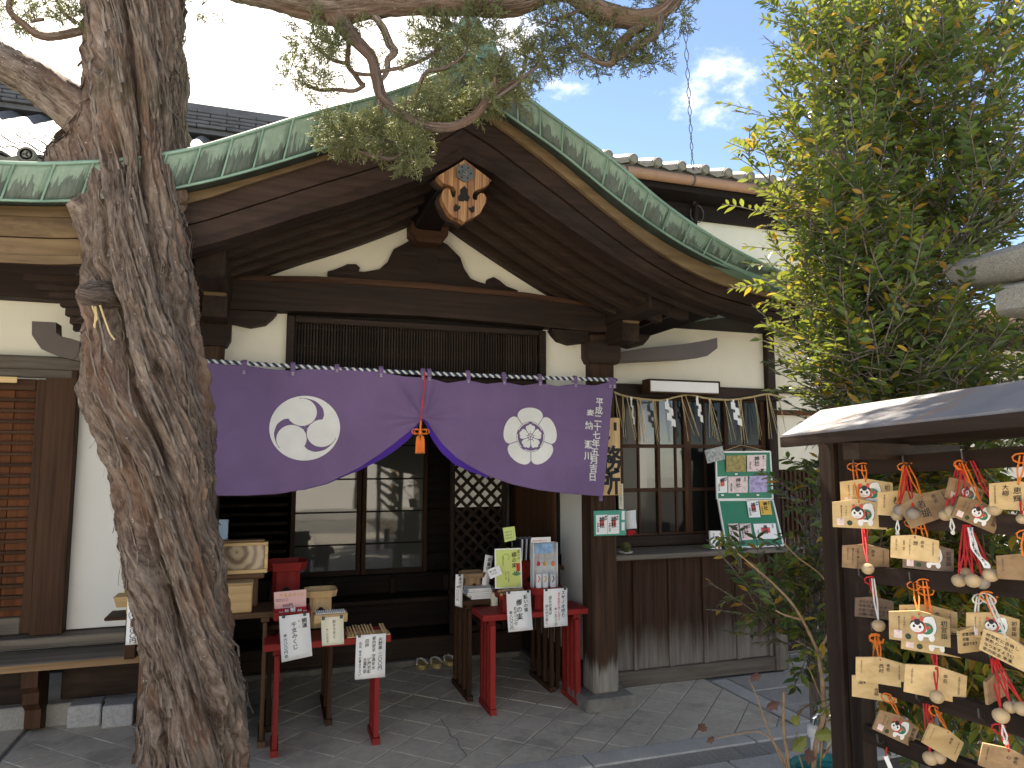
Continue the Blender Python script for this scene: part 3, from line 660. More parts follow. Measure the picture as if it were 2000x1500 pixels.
# flat brown box gutters from the porch valleys
for pts in ([(1196, 700), (1250, 694), (1330, 688), (1372, 682), (1392, 672)], ):
    q = [at(a, b, Y=4.62) for a, b in pts]; m = MB(); hs = (.035, .045, .055, .06, .04)
    m.sweep([[(p.x, 4.56, p.z-h), (p.x, 4.70, p.z-h), (p.x, 4.70, p.z+h), (p.x, 4.56, p.z+h)] for p, h in zip(q, hs)]).build('box_gutter', 'gutter_brown', office, smooth=30)
q = [at(a, b, Y=4.75) for a, b in ((92, 632), (92, 655), (105, 672), (135, 682), (180, 694), (260, 706), (380, 715))]; m = MB()
nrm = [Vector((.06, 0, 0)), Vector((.06, 0, .01)), Vector((.045, 0, .04)), Vector((.02, 0, .055)), Vector((.012, 0, .05)), Vector((.01, 0, .045)), Vector((.01, 0, .045))]
m.sweep([[tuple(p+k+Vector((0, -.06, 0))), tuple(p+k+Vector((0, .06, 0))), tuple(p-k+Vector((0, .06, 0))), tuple(p-k+Vector((0, -.06, 0)))] for p, k in zip(q, nrm)]).build('box_gutter', 'gutter_brown', office, smooth=30)
# gable pendant
gpY = 3.245
def pp(px, py): p = at(px, py, Y=gpY); return p.x, p.z
outl = [(908, 312), (960, 352), (955, 360), (944, 366), (936, 369), (927, 373), (923, 380), (923, 387), (927, 391), (932, 390), (933, 383), (938, 377), (945, 378), (950, 386), (949, 396), (943, 406), (938, 416), (926, 424), (916, 428), (907, 434), (898, 428), (886, 424), (876, 414), (870, 404), (865, 394), (862, 383), (866, 371), (872, 367), (879, 370), (881, 378), (884, 386), (889, 384), (891, 375), (887, 366), (878, 361), (868, 359), (861, 353), (853, 345)]
gp_ = MB().prism([pp(*q) for q in outl], gpY, gpY+.05).build('gable_pendant', 'pendant', office) if 'pendant' in MAT else None
if gp_ is None:
    g = G('pendant'); a = g.noise(g.coords((55, 55, 2.0)), 1, 5, .6, .6); g.col(g.ramp(a, [(.34, (.035, .012, .005)), (.48, (.22, .09, .03)), (.66, (.46, .26, .11))])); g.bump(a, .3, .004); g.set(Roughness=.55); MAT['pendant'] = g.m
    gp_ = MB().prism([pp(*q) for q in outl], gpY, gpY+.05).build('gable_pendant', 'pendant', office)
    MB().prism([(lerp(pp(907, 372)[0], x, 1.03)-.012, z-.008) for x, z in [pp(*q) for q in outl]], gpY+.052, gpY+.085).build('backing_board', 'wood_barge_Z', gp_)
for hole in ([(907, 363), (914, 372), (913, 379), (918, 386), (914, 394), (907, 392), (905, 394), (896, 393), (894, 385), (899, 378), (898, 371)], [(890, 398), (895, 403), (899, 402), (899, 407), (893, 413), (886, 413), (886, 404)], [(924, 402), (927, 405), (926, 414), (921, 417), (916, 410), (914, 405), (919, 406)]):
    MB().prism([pp(*q) for q in hole], gpY-.0025, gpY-.001).build('pierced_opening', 'interior_dark', gp_)
bc = pp(907, 339); hx = []
for i in range(12): a = math.pi/6*i+math.pi/2; r = .047 if i % 2 == 0 else .042; hx.append((bc[0]+r*math.cos(a), bc[1]+r*math.sin(a)))
MB().prism(hx, gpY-.012, gpY-.003).build('hexagonal_boss', 'lead_metal', gp_)
MB().lathe((bc[0], gpY-.012, bc[1]), [(.016, 0), (.016, -.006), (.009, -.008), (.009, -.02), (.004, -.022)], 14, 'Y').build('boss_stud', 'lead_metal', gp_, smooth=40)
for i in range(6): a = math.pi/3*i+math.pi/2+.5; MB().lathe((bc[0]+.03*math.cos(a), gpY-.0125, bc[1]+.03*math.sin(a)), [(.0045, 0), (.0045, -.001)], 8, 'Y').build('nail_hole', 'interior_dark', gp_)
# ------------------------------------------------------------------ left wing
wing = thing('side_hall', 'old timber side hall with slatted door, white wall and bench ledge behind the trunk', 'building', (-1.2, 5.1, 0))
YL = 5.1
box('wall', 'plaster_white', wing, -1.17, -.475, YL+.02, YL+.08, .5, 2.1, b=.001)
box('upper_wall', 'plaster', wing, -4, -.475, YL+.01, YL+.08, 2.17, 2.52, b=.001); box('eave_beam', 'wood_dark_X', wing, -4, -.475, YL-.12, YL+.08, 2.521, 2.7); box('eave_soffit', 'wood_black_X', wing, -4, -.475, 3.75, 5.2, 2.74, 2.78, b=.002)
box('door_post', 'wood_brown_Z', wing, -1.345, -1.17, YL-.06, YL+.09, .49, 2.13)
box('lintel', 'wood_grey_X', wing, -4, -.6, YL-.09, YL+.09, 2.09, 2.17, b=.01); box('lintel_trim', 'wood_grey_X', wing, -4, -1.2, YL-.07, YL+.0, 2.04, 2.089)
dr = box('slatted_door', 'wood_red_Z', wing, -2.3, -1.4, YL+.03, YL+.05, .52, 2.03, b=.002)
for k in range(7): box('door_board', 'wood_red_Z', dr, -2.3+k*.13, -2.3+k*.13+.127, YL+.012, YL+.029, .52, 2.0, b=.002)
for a in ((-1.4, -1.347, .5, 2.03), (-2.36, -2.3, .5, 2.03)): box('door_stile', 'wood_brown_Z', dr, a[0], a[1], YL-.03, YL+.05, a[2], a[3])
box('door_rail', 'wood_brown_X', dr, -2.3, -1.401, YL-.028, YL+.03, 1.96, 2.03); box('door_rail', 'wood_grey_X', dr, -2.3, -1.401, YL-.028, YL+.03, .5, .6)
for z in np.linspace(.65, 1.9, 20): box('door_slat', 'wood_brown_X', dr, -2.3, -1.401, YL-.02, YL+.011, z-.011, z+.011, b=.003)
zt = at(20, 742, Y=YL-.08); box('brass_plate', 'wood_pale_X', wing, zt.x-.2, zt.x+.04, YL-.096, YL-.091, zt.z-.018, zt.z+.018, b=.001)
box('sill_beam', 'wood_grey_X', wing, -4, -.475, YL-.12, YL+.09, .43, .49)
bench = box('bench_ledge', 'wood_grey_X', wing, -4, -.48, 4.68, 5.03, .375, .42, b=.012)
box('ledge_lip', 'wood_old_X', bench, -4, -.48, 4.672, 4.6795, .378, .416, b=.003)
for x in (-1.24, -3.0): MB().prism([(4.72, .374), (4.72, .28), (4.76, .24), (4.76, .18), (4.82, .13), (4.82, .03), (4.9, .0), (4.95, .0), (4.95, .374)], x-.04, x+.04, lambda a, b, c: (b, a, c)).build('bench_bracket', 'wood_brown_Z', wing)
for x in (-4, -2.6, -1.15): box('under_panel', 'wood_dark_X', wing, x, x+1.35 if x < -1.2 else -.48, 5.0, 5.04, .12, .37)
box('base_stone', 'granite_grey', wing, -4, -.48, 4.93, 5.05, -.01, .12)
for p in ((130, 195), (198, 258)):
    a, b = at(p[0], 1424, Z=0), at(p[1], 1418, Z=0)
    tag(MB().cbox(a.x, b.x, min(a.y, b.y), min(a.y, b.y)+.14, 0, .125, b=.006).build('concrete_block', 'granite_block'), ('left' if p[0] < 150 else 'right')+' of two grey concrete blocks on the paving below the bench', 'block', 'concrete blocks below the bench')
# ------------------------------------------------------------------ rear hall with pantile roof
e = at(60, 303, Y=5.6); hall = thing('rear_hall', 'hall behind the porch roof with a grey pantile roof', 'building', (-1.5, 6.5, 0))
yr = 8.2; rzz = at(300, 212, Y=yr).z-.25; Lr = math.hypot(yr-5.6, rzz-e.z); ang = math.atan2(rzz-e.z, yr-5.6)
box('wall', 'plaster', hall, -5, 1.2, 6.2, 8.0, 0, e.z+.1, b=.001)
MB().sweep([[(-6, 5.68, e.z-.06), (-6, yr, rzz-.06), (-6, yr, rzz-.12), (-6, 5.68, e.z-.12)], [(1.5, 5.68, e.z-.06), (1.5, yr, rzz-.06), (1.5, yr, rzz-.12), (1.5, 5.68, e.z-.12)]]).build('roof_deck', 'wood_black_X', hall)
tw, tl = .255, .27; m = MB(); na = 9     # one S-shaped pantile
sec = [(-tw/2+tw*i/na, .03*math.sin(2*math.pi*i/na*1.0)-.006) for i in range(na+1)]
m.sweep([[(x, -.02, z) for x, z in sec], [(x, tl+.03, z-.012) for x, z in sec]], closed=False); m.sweep([[(x, -.02, z) for x, z in sec], [(x, -.02, z-.02) for x, z in sec]], closed=False)
src = m.build('roof_tile', 'tile_grey', None, smooth=50, fix=False); src.parent = hall; first = True; rest = MB(); cnt = 0
nrow = int(Lr/tl)+1; cells = []
for i in range(nrow):
    for j in range(-17, 9): cells.append((i, j))
def tmat(x, s): return Matrix.Translation((x, 5.62+s*math.cos(ang), e.z+s*math.sin(ang)+.02*math.sin(s*.9))) @ Matrix.Rotation(ang+.02, 4, 'X')
for i, j in cells:
    M = Matrix.Translation(-WL[hall]) @ tmat(-1.55+j*tw, i*tl)
    vis = -9 <= j <= 7
    if vis and cnt < 240:
        if first: src.matrix_local = M; first = False
        else: inst('roof_tile', src, hall, M=M)
        cnt += 1
    else: rest.add([tmat(-1.55+j*tw, i*tl) @ v.co for v in src.data.vertices], [tuple(p.vertices) for p in src.data.polygons])
tag(rest.build('roof_tiles', 'tile_grey', hall, smooth=50, fix=False), kind='stuff')
for j in range(-12, 6):      # eave end caps
    x = at(76, 300, Y=5.6).x+j*tw*2 if False else -1.44+j*tw; z = e.z-.01
    cap = MB().lathe((x, 5.57, z), [(.0, 0), (.055, 0), (.06, .006), (.06, .05), (.045, .06)], 18, 'Y').build('eave_end_tile', 'tile_old', hall, smooth=40)
    MB().lathe((x, 5.568, z), [(.048, .001), (.048, -.005), (.04, -.005), (.04, .001)], 18, 'Y').build('rim', 'tile_old', cap, smooth=40)
    def tom(u, v):
        r = np.hypot(u, v); th = np.arctan2(v, u); f = -np.ones_like(r)
        for k in range(3):
            h = k*2*math.pi/3; f = np.maximum(f, .28-np.hypot(u-.42*np.cos(h), v-.42*np.sin(h))); al = np.mod(th-h, 2*math.pi); f = np.maximum(f, np.where(al < 2.4, .12*(1-al/2.4)-np.abs(r-(.45+.15*al)), -1))
        return f
    implicit(tom, -1, 1, -1, 1, 26, 26, lambda u, v: (x+u*.038, 5.564, z+v*.038)).build('whorl', 'tile_old', cap)
    MB().sweep([[(x+.05, 5.6, z-.0), (x+.05, 5.6, z-.05), (x+.05, 5.66, z-.05), (x+.05, 5.66, z)], [(x+tw/2, 5.6, z-.025), (x+tw/2, 5.6, z-.07), (x+tw/2, 5.66, z-.07), (x+tw/2, 5.66, z-.025)], [(x+tw-.05, 5.6, z), (x+tw-.05, 5.6, z-.05), (x+tw-.05, 5.66, z-.05), (x+tw-.05, 5.66, z)]]).build('eave_front_tile', 'tile_old', hall)
rdg = MB().box(-7, 1.35, yr-.1, yr+.1, rzz, rzz+.05).build('roof_ridge', 'tile_grey', hall)
for k in range(5):
    for x in np.arange(-6+.13*(k % 2), 1.2, .3): box('ridge_tile', 'tile_grey', rdg, x, x+.294, yr-.15+.008*k, yr+.1, rzz+.05+k*.045, rzz+.05+k*.045+.036, b=.006)
MB().tube([(-7, yr, rzz+.29), (1.3, yr, rzz+.29)], .09, 10).build('ridge_cap', 'tile_grey', rdg, smooth=True)
# ------------------------------------------------------------------ two-storey building behind, right
YB = 7.5; ea, eb = at(1190, 313, Y=YB), at(1520, 366, Y=YB)
rear = thing('two_storey_house', 'two storey plastered house with tile ends and copper gutter behind the porch', 'building', (5, 8, 0))
zE = (ea.z+eb.z)/2
box('wall', 'plaster_green', rear, 3.2, 8.0, 8.0, 8.1, 0, zE-.1, b=.001)
box('eave_soffit', 'wood_black_X', rear, 2.6, 9.5, 7.56, 8.2, zE-.22, zE-.1, b=.004); box('eave_beam', 'wood_black_X', rear, 3.0, 9.5, 7.9, 7.99, zE-.42, zE-.221)
MB().tube([(2.6, YB, zE-.09), (9.5, YB, zE-.09)], .065, 12).build('gutter', 'gutter_copper', rear, smooth=True)
for x in np.arange(3.0, 9, .95): MB().tube([(x, YB, zE-.09), (x+.03, YB, zE-.09)], .069, 12).build('gutter_joint', 'gutter_brown', rear, smooth=True)
MB().sweep([[(2.6, 7.5, zE+.0), (2.6, 10, zE+.95), (2.6, 10, zE+.9), (2.6, 7.5, zE-.04)], [(9.5, 7.5, zE), (9.5, 10, zE+.95), (9.5, 10, zE+.9), (9.5, 7.5, zE-.04)]]).build('roof', 'tile_grey', rear)
x = 2.7
while x < 9.4:
    MB().lathe((x, 7.44, zE+.06), [(.001, -.004), (.038, -.004), (.042, -.012), (.054, -.012), (.062, 0), (.062, .1)], 18, 'Y').build('eave_end_tile', 'tile_old', rear, smooth=40)
    MB().tube([(x, 7.5, zE+.07), (x, 9.0, zE+.07+1.5*.38)], .07, 8).build('cover_tile', 'tile_grey', rear, smooth=True)
    MB().sweep([[(x+.06, 7.45, zE+.05), (x+.06, 7.45, zE+.01), (x+.06, 7.7, zE+.06), (x+.06, 7.7, zE+.1)], [(x+.17, 7.45, zE+.02), (x+.17, 7.45, zE-.02), (x+.17, 7.7, zE+.03), (x+.17, 7.7, zE+.07)], [(x+.28, 7.45, zE+.05), (x+.28, 7.45, zE+.01), (x+.28, 7.7, zE+.06), (x+.28, 7.7, zE+.1)]]).build('pan_tile', 'tile_old', rear); x += .34
xp = at(1353, 430, Y=7.95).x; box('wall_post', 'wood_black_Z', rear, xp-.05, xp+.05, 7.92, 7.998, 3.2, zE-.43); xq = at(1578, 450, Y=7.95).x; box('wall_post', 'wood_black_Z', rear, xq-.06, xq+.06, 7.92, 7.998, 2.5, zE-.43)
wl = at(1262, 392, Y=7.96); wn_ = box('window', 'wood_dark_X', rear, wl.x-.3, xp-.06, 7.955, 7.998, 3.6, wl.z+.02); box('window_hood', 'plaster', wn_, wl.x-.35, xp-.06, 7.9, 7.99, wl.z+.03, wl.z+.07); box('pane', 'pane_dark', wn_, wl.x-.2, xp-.16, 7.95, 7.9545, 3.7, wl.z-.08, b=.001)
m = MB(); pc = at(1357, 400, Y=7.85)
wires = thing('overhead_cable', 'twisted pair of overhead cables dropping to the wall of the rear house', 'cable', tuple(pc))
for ph in (0, math.pi):
    top = at(1332, -60, Y=6.6); pts = []
    for i in range(90): t = i/89; q = pc.lerp(top, t); pts.append(q+Vector((.016*math.cos(i*.9+ph)+(.02 if ph else -.02)*t, 0, -.25*math.sin(math.pi*t)*0)))
    MB().tube(pts, .0055, 5).build('cable_strand', 'iron', wires)
m = MB(); m.tube([pc+Vector((.03, 0, .1)), pc+Vector((.0, 0, -.25))], .03, 8); m.build('cable_sleeve', 'wood_black_Z', wires)
m = MB(); m.tube([pc+Vector((.03+.1*math.sin(a), 0, -.12+.12*math.cos(a))) for a in np.linspace(0, 5.2, 20)], .006, 5); m.build('cable_loop', 'iron', wires)
# ------------------------------------------------------------------ old juniper in front
def vnoise(x, y, z, seed=0):
    """smooth value noise in [-1,1], vectorised"""
    def h(i, j, k):
        n = (i*374761393+j*668265263+k*2147483647+seed*1274126177).astype(np.int64) & 0x7fffffff
        n = (n ^ (n >> 13))*1274126177 & 0x7fffffff; n = n ^ (n >> 16); return (n % 65536)/32767.5-1
    xi, yi, zi = np.floor(x).astype(np.int64), np.floor(y).astype(np.int64), np.floor(z).astype(np.int64); xf, yf, zf = x-xi, y-yi, z-zi
    u, v, w = xf*xf*(3-2*xf), yf*yf*(3-2*yf), zf*zf*(3-2*zf); r = 0
    for a in (0, 1):
        for b in (0, 1):
            for c in (0, 1): r = r+h(xi+a, yi+b, zi+c)*(u if a else 1-u)*(v if b else 1-v)*(w if c else 1-w)
    return r
def m_bark():
    g = G('bark'); f1 = g.noise(g.coords((42, 5, 1), 'flow'), 1, 8, .7, .9, False); f2 = g.noise(g.coords((150, 22, 1), 'flow'), 1, 5, .65, .8, False)
    big = g.noise(g.coords((5, 1.6, 1), 'flow'), 1, 4, .55, .5, False); s = g.math('ADD', g.math('MULTIPLY', f1, .62), g.math('MULTIPLY', f2, .38))
    c = g.ramp(s, [(.34, (.022, .014, .011)), (.44, (.10, .072, .057)), (.54, (.22, .172, .142)), (.68, (.40, .335, .285))])
    c = g.mix(g.step(big, .44, .66), c, g.mix(.5, c, (.24, .135, .09)), 'MIX')
    o = g.coords(); ms = g.step(g.noise(o, 3.1, 5, .6, rnd=False), .58, .7); c = g.mix(g.math('MULTIPLY', ms, .4), c, (.09, .085, .045))
    li = g.step(g.noise(o, 95, 2, .5, rnd=False), .70, .735); lb = g.step(g.noise(o, 4, 3, .5, rnd=False), .46, .58); c = g.mix(g.math('MULTIPLY', li, lb), c, (.5, .5, .42))   # lichen flecks
    g.col(c); g.bump(s, 1.0, .022); g.set(Roughness=.88); g.p.inputs['Specular IOR Level'].default_value = .15; MAT['bark'] = g.m
m_bark()
def m_leaf(name, attr=True, c=(.07, .1, .045), trans=.3, rough=.5):
    g = G(name); out = g.t.nodes['Material Output']; tr = g.n('ShaderNodeBsdfTranslucent'); mxs = g.n('ShaderNodeMixShader'); mxs.inputs[0].default_value = trans
    if attr: a = g.n('ShaderNodeAttribute', attribute_name='tint'); col = a.outputs['Color']
    else: col = g.ramp(g.noise(g.coords(), 7, 3, rnd=False), [(.3, tuple(x*.75 for x in c)), (.7, tuple(x*1.35 for x in c))])
    g.col(col); tcol = g.mix(.5, col, (.35, .34, .03)); g.l(tcol, tr.inputs[0]); g.l(g.p.outputs[0], mxs.inputs[1]); g.l(tr.outputs[0], mxs.inputs[2]); g.l(mxs.outputs[0], out.inputs[0])
    g.set(Roughness=rough); MAT[name] = g.m
m_leaf('juniper_leaf', False, (.25, .275, .135), .5, .6); m_leaf('nagi_leaf', True, trans=.34, rough=.33)
jun = thing('juniper_tree', 'old juniper with twisted shaggy trunk leaning in front of the porch', 'tree', tuple(at(372, 1640, D=3.0)))
outline = [(-520, 190, 345), (-300, 178, 352), (-100, 165, 365), (0, 160, 366), (100, 167, 370), (200, 163, 373), (300, 150, 376), (400, 140, 380), (480, 148, 381), (560, 152, 386), (640, 168, 392), (700, 166, 404), (760, 160, 413), (800, 168, 420), (850, 190, 428), (900, 208, 432), (950, 219, 431), (1000, 226, 430), (1050, 233, 437), (1100, 240, 445), (1150, 249, 451), (1200, 258, 457), (1260, 267, 466), (1320, 270, 476), (1400, 268, 485), (1500, 263, 491), (1580, 252, 502), (1660, 235, 520), (1740, 215, 540)]
ctr = []; 
for y, l, r in outline: p = at((l+r)/2, y, D=3.0); ctr.append((p.x, p.y, p.z, (r-l)/2/F*3.0))
ctr.sort(key=lambda q: q[2]); ctr = np.array(ctr)
nz_, nt = 640, 420
zz = np.linspace(ctr[0, 2], ctr[-1, 2], nz_)
cxs, cys, rs = [np.interp(zz, ctr[:, 2], ctr[:, i]) for i in (0, 1, 3)]
ker = np.hanning(21); ker /= ker.sum(); sm = lambda a: np.convolve(np.pad(a, 10, 'edge'), ker, 'valid'); cxs, cys, rs = sm(cxs), sm(cys), sm(rs)
Th, Zg = np.meshgrid(np.linspace(0, 2*np.pi, nt, endpoint=False), zz); Rg = rs[:, None]+Th*0
# theta measured from camera-right; the camera sees theta around -pi/2
def trunk_r(Th, Zg, Rg):
    tw = Th+1.05*(Zg-1.2)+.38*vnoise(np.cos(Th)*.9, np.sin(Th)*.9, Zg*1.5, 3)+.18*vnoise(np.cos(Th)*2, np.sin(Th)*2, Zg*3.2, 4)
    cs = np.array([0.1, 1.25, 2.3, 3.3, 4.25, 5.3]); wd_ = np.array([.6, .56, .52, .5, .52, .54])
    d = np.min(np.abs((np.mod(tw[..., None], 2*np.pi)-cs+np.pi) % (2*np.pi)-np.pi)/wd_, axis=-1); d = np.clip(d, 0, 1.15)
    lob = 1.06-.42*d**4.2
    u, v = tw*Rg, Zg
    seam = np.cos(Th)*0
    per = lambda fu, fv, sd: vnoise(np.cos(tw)*fu*.16, np.sin(tw)*fu*.16, v*fv, sd)
    rid = 1-np.abs(per(38, 3.0, 7)); rid2 = 1-np.abs(per(95, 8, 9)); lump = per(11, 2.2, 11)
    rr = Rg*.80*lob-.006+.018*lump+.03*(rid**2-.5)+.019*(rid2**2-.5)+.009*per(170, 26, 13)+.007*per(60, 30, 17)
    for py, th, amp, sz, sa in ((330, math.pi*.98, .15, .12, .5), (250, math.pi*.93, .08, .12, .5), (575, -2.5, .03, .08, .35), (820, -1.2, .03, .12, .4), (1290, -1.0, .035, .12, .5), (250, -1.2, .05, .18, .5), (1120, -2.0, .03, .15, .5)):
        zc = at(300, py, D=3.0).z; da = (Th-th+np.pi) % (2*np.pi)-np.pi; rr = rr+amp*np.exp(-((Zg-zc)/sz)**2-(da/sa)**2)
    for py, th, amp, sz, sa in ((600, -1.75, .07, .1, .18), (330, -1.35, .06, .13, .16), (880, -1.15, .06, .16, .13), (700, -1.5, .05, .2, .12), (1180, -1.35, .05, .16, .1), (1050, -1.75, .03, .2, .08)):   # deep hollows
        zc = at(300, py, D=3.0).z; da = (Th+1.0*(Zg-zc)-th+np.pi) % (2*np.pi)-np.pi; rr = rr-1.5*amp*np.exp(-((Zg-zc)/sz)**2-(da/sa)**2)
    return rr, tw
rr, tw = trunk_r(Th, Zg, Rg)
X = cxs[:, None]+rr*(np.cos(Th)*RT.x+np.sin(Th)*math.sin(YAW)); Y_ = cys[:, None]+rr*(np.cos(Th)*RT.y+np.sin(Th)*math.cos(YAW))
co = np.stack([X, Y_, Zg], -1).reshape(-1, 3)
ii, jj = np.meshgrid(np.arange(nz_-1), np.arange(nt), indexing='ij'); j2 = (jj+1) % nt
quads = np.stack([ii*nt+jj, ii*nt+j2, (ii+1)*nt+j2, (ii+1)*nt+jj], -1).reshape(-1, 4)
def np_mesh(name, co, quads, mat, parent, flow=None, smooth=True):
    me = bpy.data.meshes.new(name); o0 = wloc(parent); c = co-np.array(o0); k = quads.shape[1]
    me.vertices.add(len(c)); me.vertices.foreach_set('co', c.astype(np.float32).ravel()); me.loops.add(quads.size); me.loops.foreach_set('vertex_index', quads.astype(np.int32).ravel())
    me.polygons.add(len(quads)); me.polygons.foreach_set('loop_start', np.arange(0, quads.size, k, dtype=np.int32)); me.polygons.foreach_set('loop_total', np.full(len(quads), k, dtype=np.int32))
    me.update(calc_edges=True); me.validate()
    if smooth: me.polygons.foreach_set('use_smooth', [True]*len(me.polygons))
    if flow is not None: a = me.attributes.new('flow', 'FLOAT_VECTOR', 'POINT'); a.data.foreach_set('vector', flow.astype(np.float32).ravel())
    me.materials.append(MAT[mat]); o = bpy.data.objects.new(name, me); C.objects.link(o); o.parent = parent; WL[o] = o0; return o
# seamless flow coordinates: around (cos,sin folded) and along
flow = np.stack([np.abs(((tw/(2*np.pi)) % 1)*2-1)*np.pi*.17*1.0+0*tw, Zg+0*tw, 0*tw], -1).reshape(-1, 3)
trunk = np_mesh('trunk', co, quads, 'bark', jun, flow)
def limb(name, pts, parent, n=14, sub=10, rough=.12, fl=0.0):
    """tapering bark-covered limb; pts (px,py,D,radius_px)"""
    P4 = [Vector((*at(px, py, D=D), r/F*D)) for px, py, D, r in pts]; S = spline([p.to_3d() for p in P4], sub); rad = []
    for i in range(len(P4)-1):
        for j in range(sub): rad.append(lerp(P4[i][3], P4[i+1][3], j/sub))
    rad.append(P4[-1][3]); m = len(S); ref = Vector((.2, .3, .93)); vs = []; fl_ = []; L = 0
    for i, p in enumerate(S):
        d = (S[min(i+1, m-1)]-S[max(i-1, 0)]).normalized(); x = d.cross(ref).normalized(); y = d.cross(x); L += (S[i]-S[i-1]).length if i else 0
        for j in range(n):
            a = 2*math.pi*j/n; k = 1+rough*math.sin(3*a+L*9+fl)+rough*.7*math.sin(5*a-L*17+fl)+random.uniform(-.05, .05)
            vs.append(tuple(p+(x*math.cos(a)+y*math.sin(a))*rad[i]*k)); fl_.append((abs((j/n)*2-1)*3*max(.02, rad[0])+fl, L, 0))
    fs = np.array([(i*n+j, i*n+(j+1) % n, (i+1)*n+(j+1) % n, (i+1)*n+j) for i in range(m-1) for j in range(n)])
    return np_mesh(name, np.array(vs), fs, 'bark', parent, np.array(fl_)), S
LB = []
def lb(pts, n=10, rough=.12):
    o, S = limb('limb', pts, jun, n, 10, rough, random.random()*5); LB.extend(S); return o
lb([(300, 330, 3.05, 30), (200, 255, 3.0, 46), (130, 200, 2.95, 42), (60, 150, 2.9, 37), (0, 118, 2.85, 34), (-120, 50, 2.8, 28), (-260, 0, 2.75, 18), (-400, -60, 2.7, 7)], 40, .06)
lb([(280, -160, 3.0, 50), (360, -95, 2.98, 45), (440, -50, 2.95, 42), (540, -20, 2.92, 40), (650, 0, 2.9, 42), (760, -8, 2.88, 36), (880, -6, 2.86, 34), (1000, -8, 2.85, 34), (1060, -22, 2.84, 30), (1110, -25, 2.83, 24)], 40, .07)
lb([(1110, -25, 2.83, 24), (1150, 8, 2.83, 21), (1195, 28, 2.83, 20), (1250, 36, 2.82, 18), (1290, 24, 2.82, 14), (1330, -15, 2.82, 12), (1360, -50, 2.82, 10)], 20, .1)
lb([(650, 10, 2.9, 32), (672, 52, 2.89, 16), (700, 85, 2.88, 12), (725, 112, 2.87, 11), (735, 150, 2.86, 10.5), (746, 188, 2.85, 10), (775, 216, 2.84, 10), (825, 242, 2.83, 10), (880, 248, 2.82, 9), (925, 228, 2.81, 8), (955, 192, 2.8, 7), (985, 170, 2.8, 5), (1020, 150, 2.8, 3)], 14)
lb([(728, 25, 2.88, 8), (748, 55, 2.88, 7.5), (760, 85, 2.88, 7.5), (771, 102, 2.87, 7), (758, 118, 2.87, 6), (755, 142, 2.86, 5), (742, 160, 2.86, 4)], 9)
for pts in ([(675, 55, 2.9, 5), (681, 85, 2.9, 5), (679, 125, 2.9, 5), (692, 145, 2.9, 5), (705, 163, 2.9, 5), (713, 166, 2.9, 4)], [(713, 166, 2.9, 4), (690, 178, 2.9, 4), (655, 175, 2.9, 4), (620, 175, 2.9, 3.5), (592, 160, 2.9, 2.5)], [(679, 125, 2.9, 4), (645, 115, 2.9, 3.5), (610, 85, 2.9, 2.5)], [(692, 142, 2.9, 4), (720, 146, 2.88, 3.5), (742, 140, 2.86, 4), (790, 130, 2.84, 4), (840, 110, 2.84, 3), (880, 75, 2.84, 2)],
            [(790, 208, 2.84, 5), (812, 185, 2.84, 5), (822, 160, 2.84, 4.5), (835, 140, 2.83, 4), (870, 132, 2.82, 3.5), (905, 108, 2.82, 2.5), (915, 80, 2.82, 2)], [(742, 195, 2.85, 5), (744, 240, 2.85, 5), (748, 285, 2.85, 5), (738, 305, 2.85, 4.5), (710, 298, 2.85, 3), (690, 290, 2.85, 2)], [(740, 305, 2.85, 4), (765, 310, 2.83, 3.5), (795, 295, 2.8, 2.5)],
            [(935, 225, 2.81, 5), (965, 180, 2.8, 4), (968, 140, 2.8, 3.5), (985, 105, 2.8, 2.5)], [(955, 200, 2.8, 4), (1000, 170, 2.78, 3.5), (1050, 130, 2.76, 2.5)], [(1256, 48, 2.82, 9), (1225, 70, 2.82, 9), (1205, 95, 2.82, 9), (1195, 122, 2.82, 7), (1170, 122, 2.82, 4), (1130, 100, 2.82, 3)], [(1290, 30, 2.81, 8), (1280, 65, 2.81, 8), (1240, 92, 2.81, 8), (1205, 115, 2.81, 6)], [(1150, 10, 2.83, 4), (1110, 30, 2.83, 3.5), (1075, 40, 2.83, 2.5)],
            [(165, 60, 2.95, 8), (110, 72, 2.9, 8), (75, 68, 2.88, 8), (45, 45, 2.86, 7), (20, 20, 2.84, 6), (25, -20, 2.84, 5)], [(150, 45, 2.92, 4), (125, 25, 2.9, 3.5), (105, -10, 2.9, 3)], [(60, 42, 2.87, 3), (85, 38, 2.87, 3)], [(900, 20, 2.86, 4), (915, 45, 2.85, 4), (910, 80, 2.84, 3)]): lb(pts, 8)
lb([(290, -260, 3.0, 40), (480, -330, 3.1, 32), (760, -360, 3.3, 26), (1020, -340, 3.5, 20), (1180, -320, 3.65, 14), (1300, -320, 3.7, 8)], 16, .1)  # limb out of view, added to carry the shading sprays
# cut stub with a straw tie
st = limb('branch_stub', [(230, 580, 2.93, 26), (195, 575, 2.80, 24), (165, 578, 2.73, 20), (158, 578, 2.72, 15), (156, 578, 2.72, 2)], jun, 16, 5, .1)
m = MB()
for pts in ([(180, 597, 2.72), (187, 615, 2.74), (185, 640, 2.76)], [(195, 596, 2.72), (205, 625, 2.74), (214, 650, 2.75), (224, 664, 2.76)], [(186, 598, 2.72), (190, 622, 2.74), (183, 636, 2.76)]): m.tube([at(a, b, D=d) for a, b, d in pts], .004, 5)
tag(m.build('straw_tie', 'straw', None), 'short loose straw strings hanging from the cut stub on the trunk', 'string')
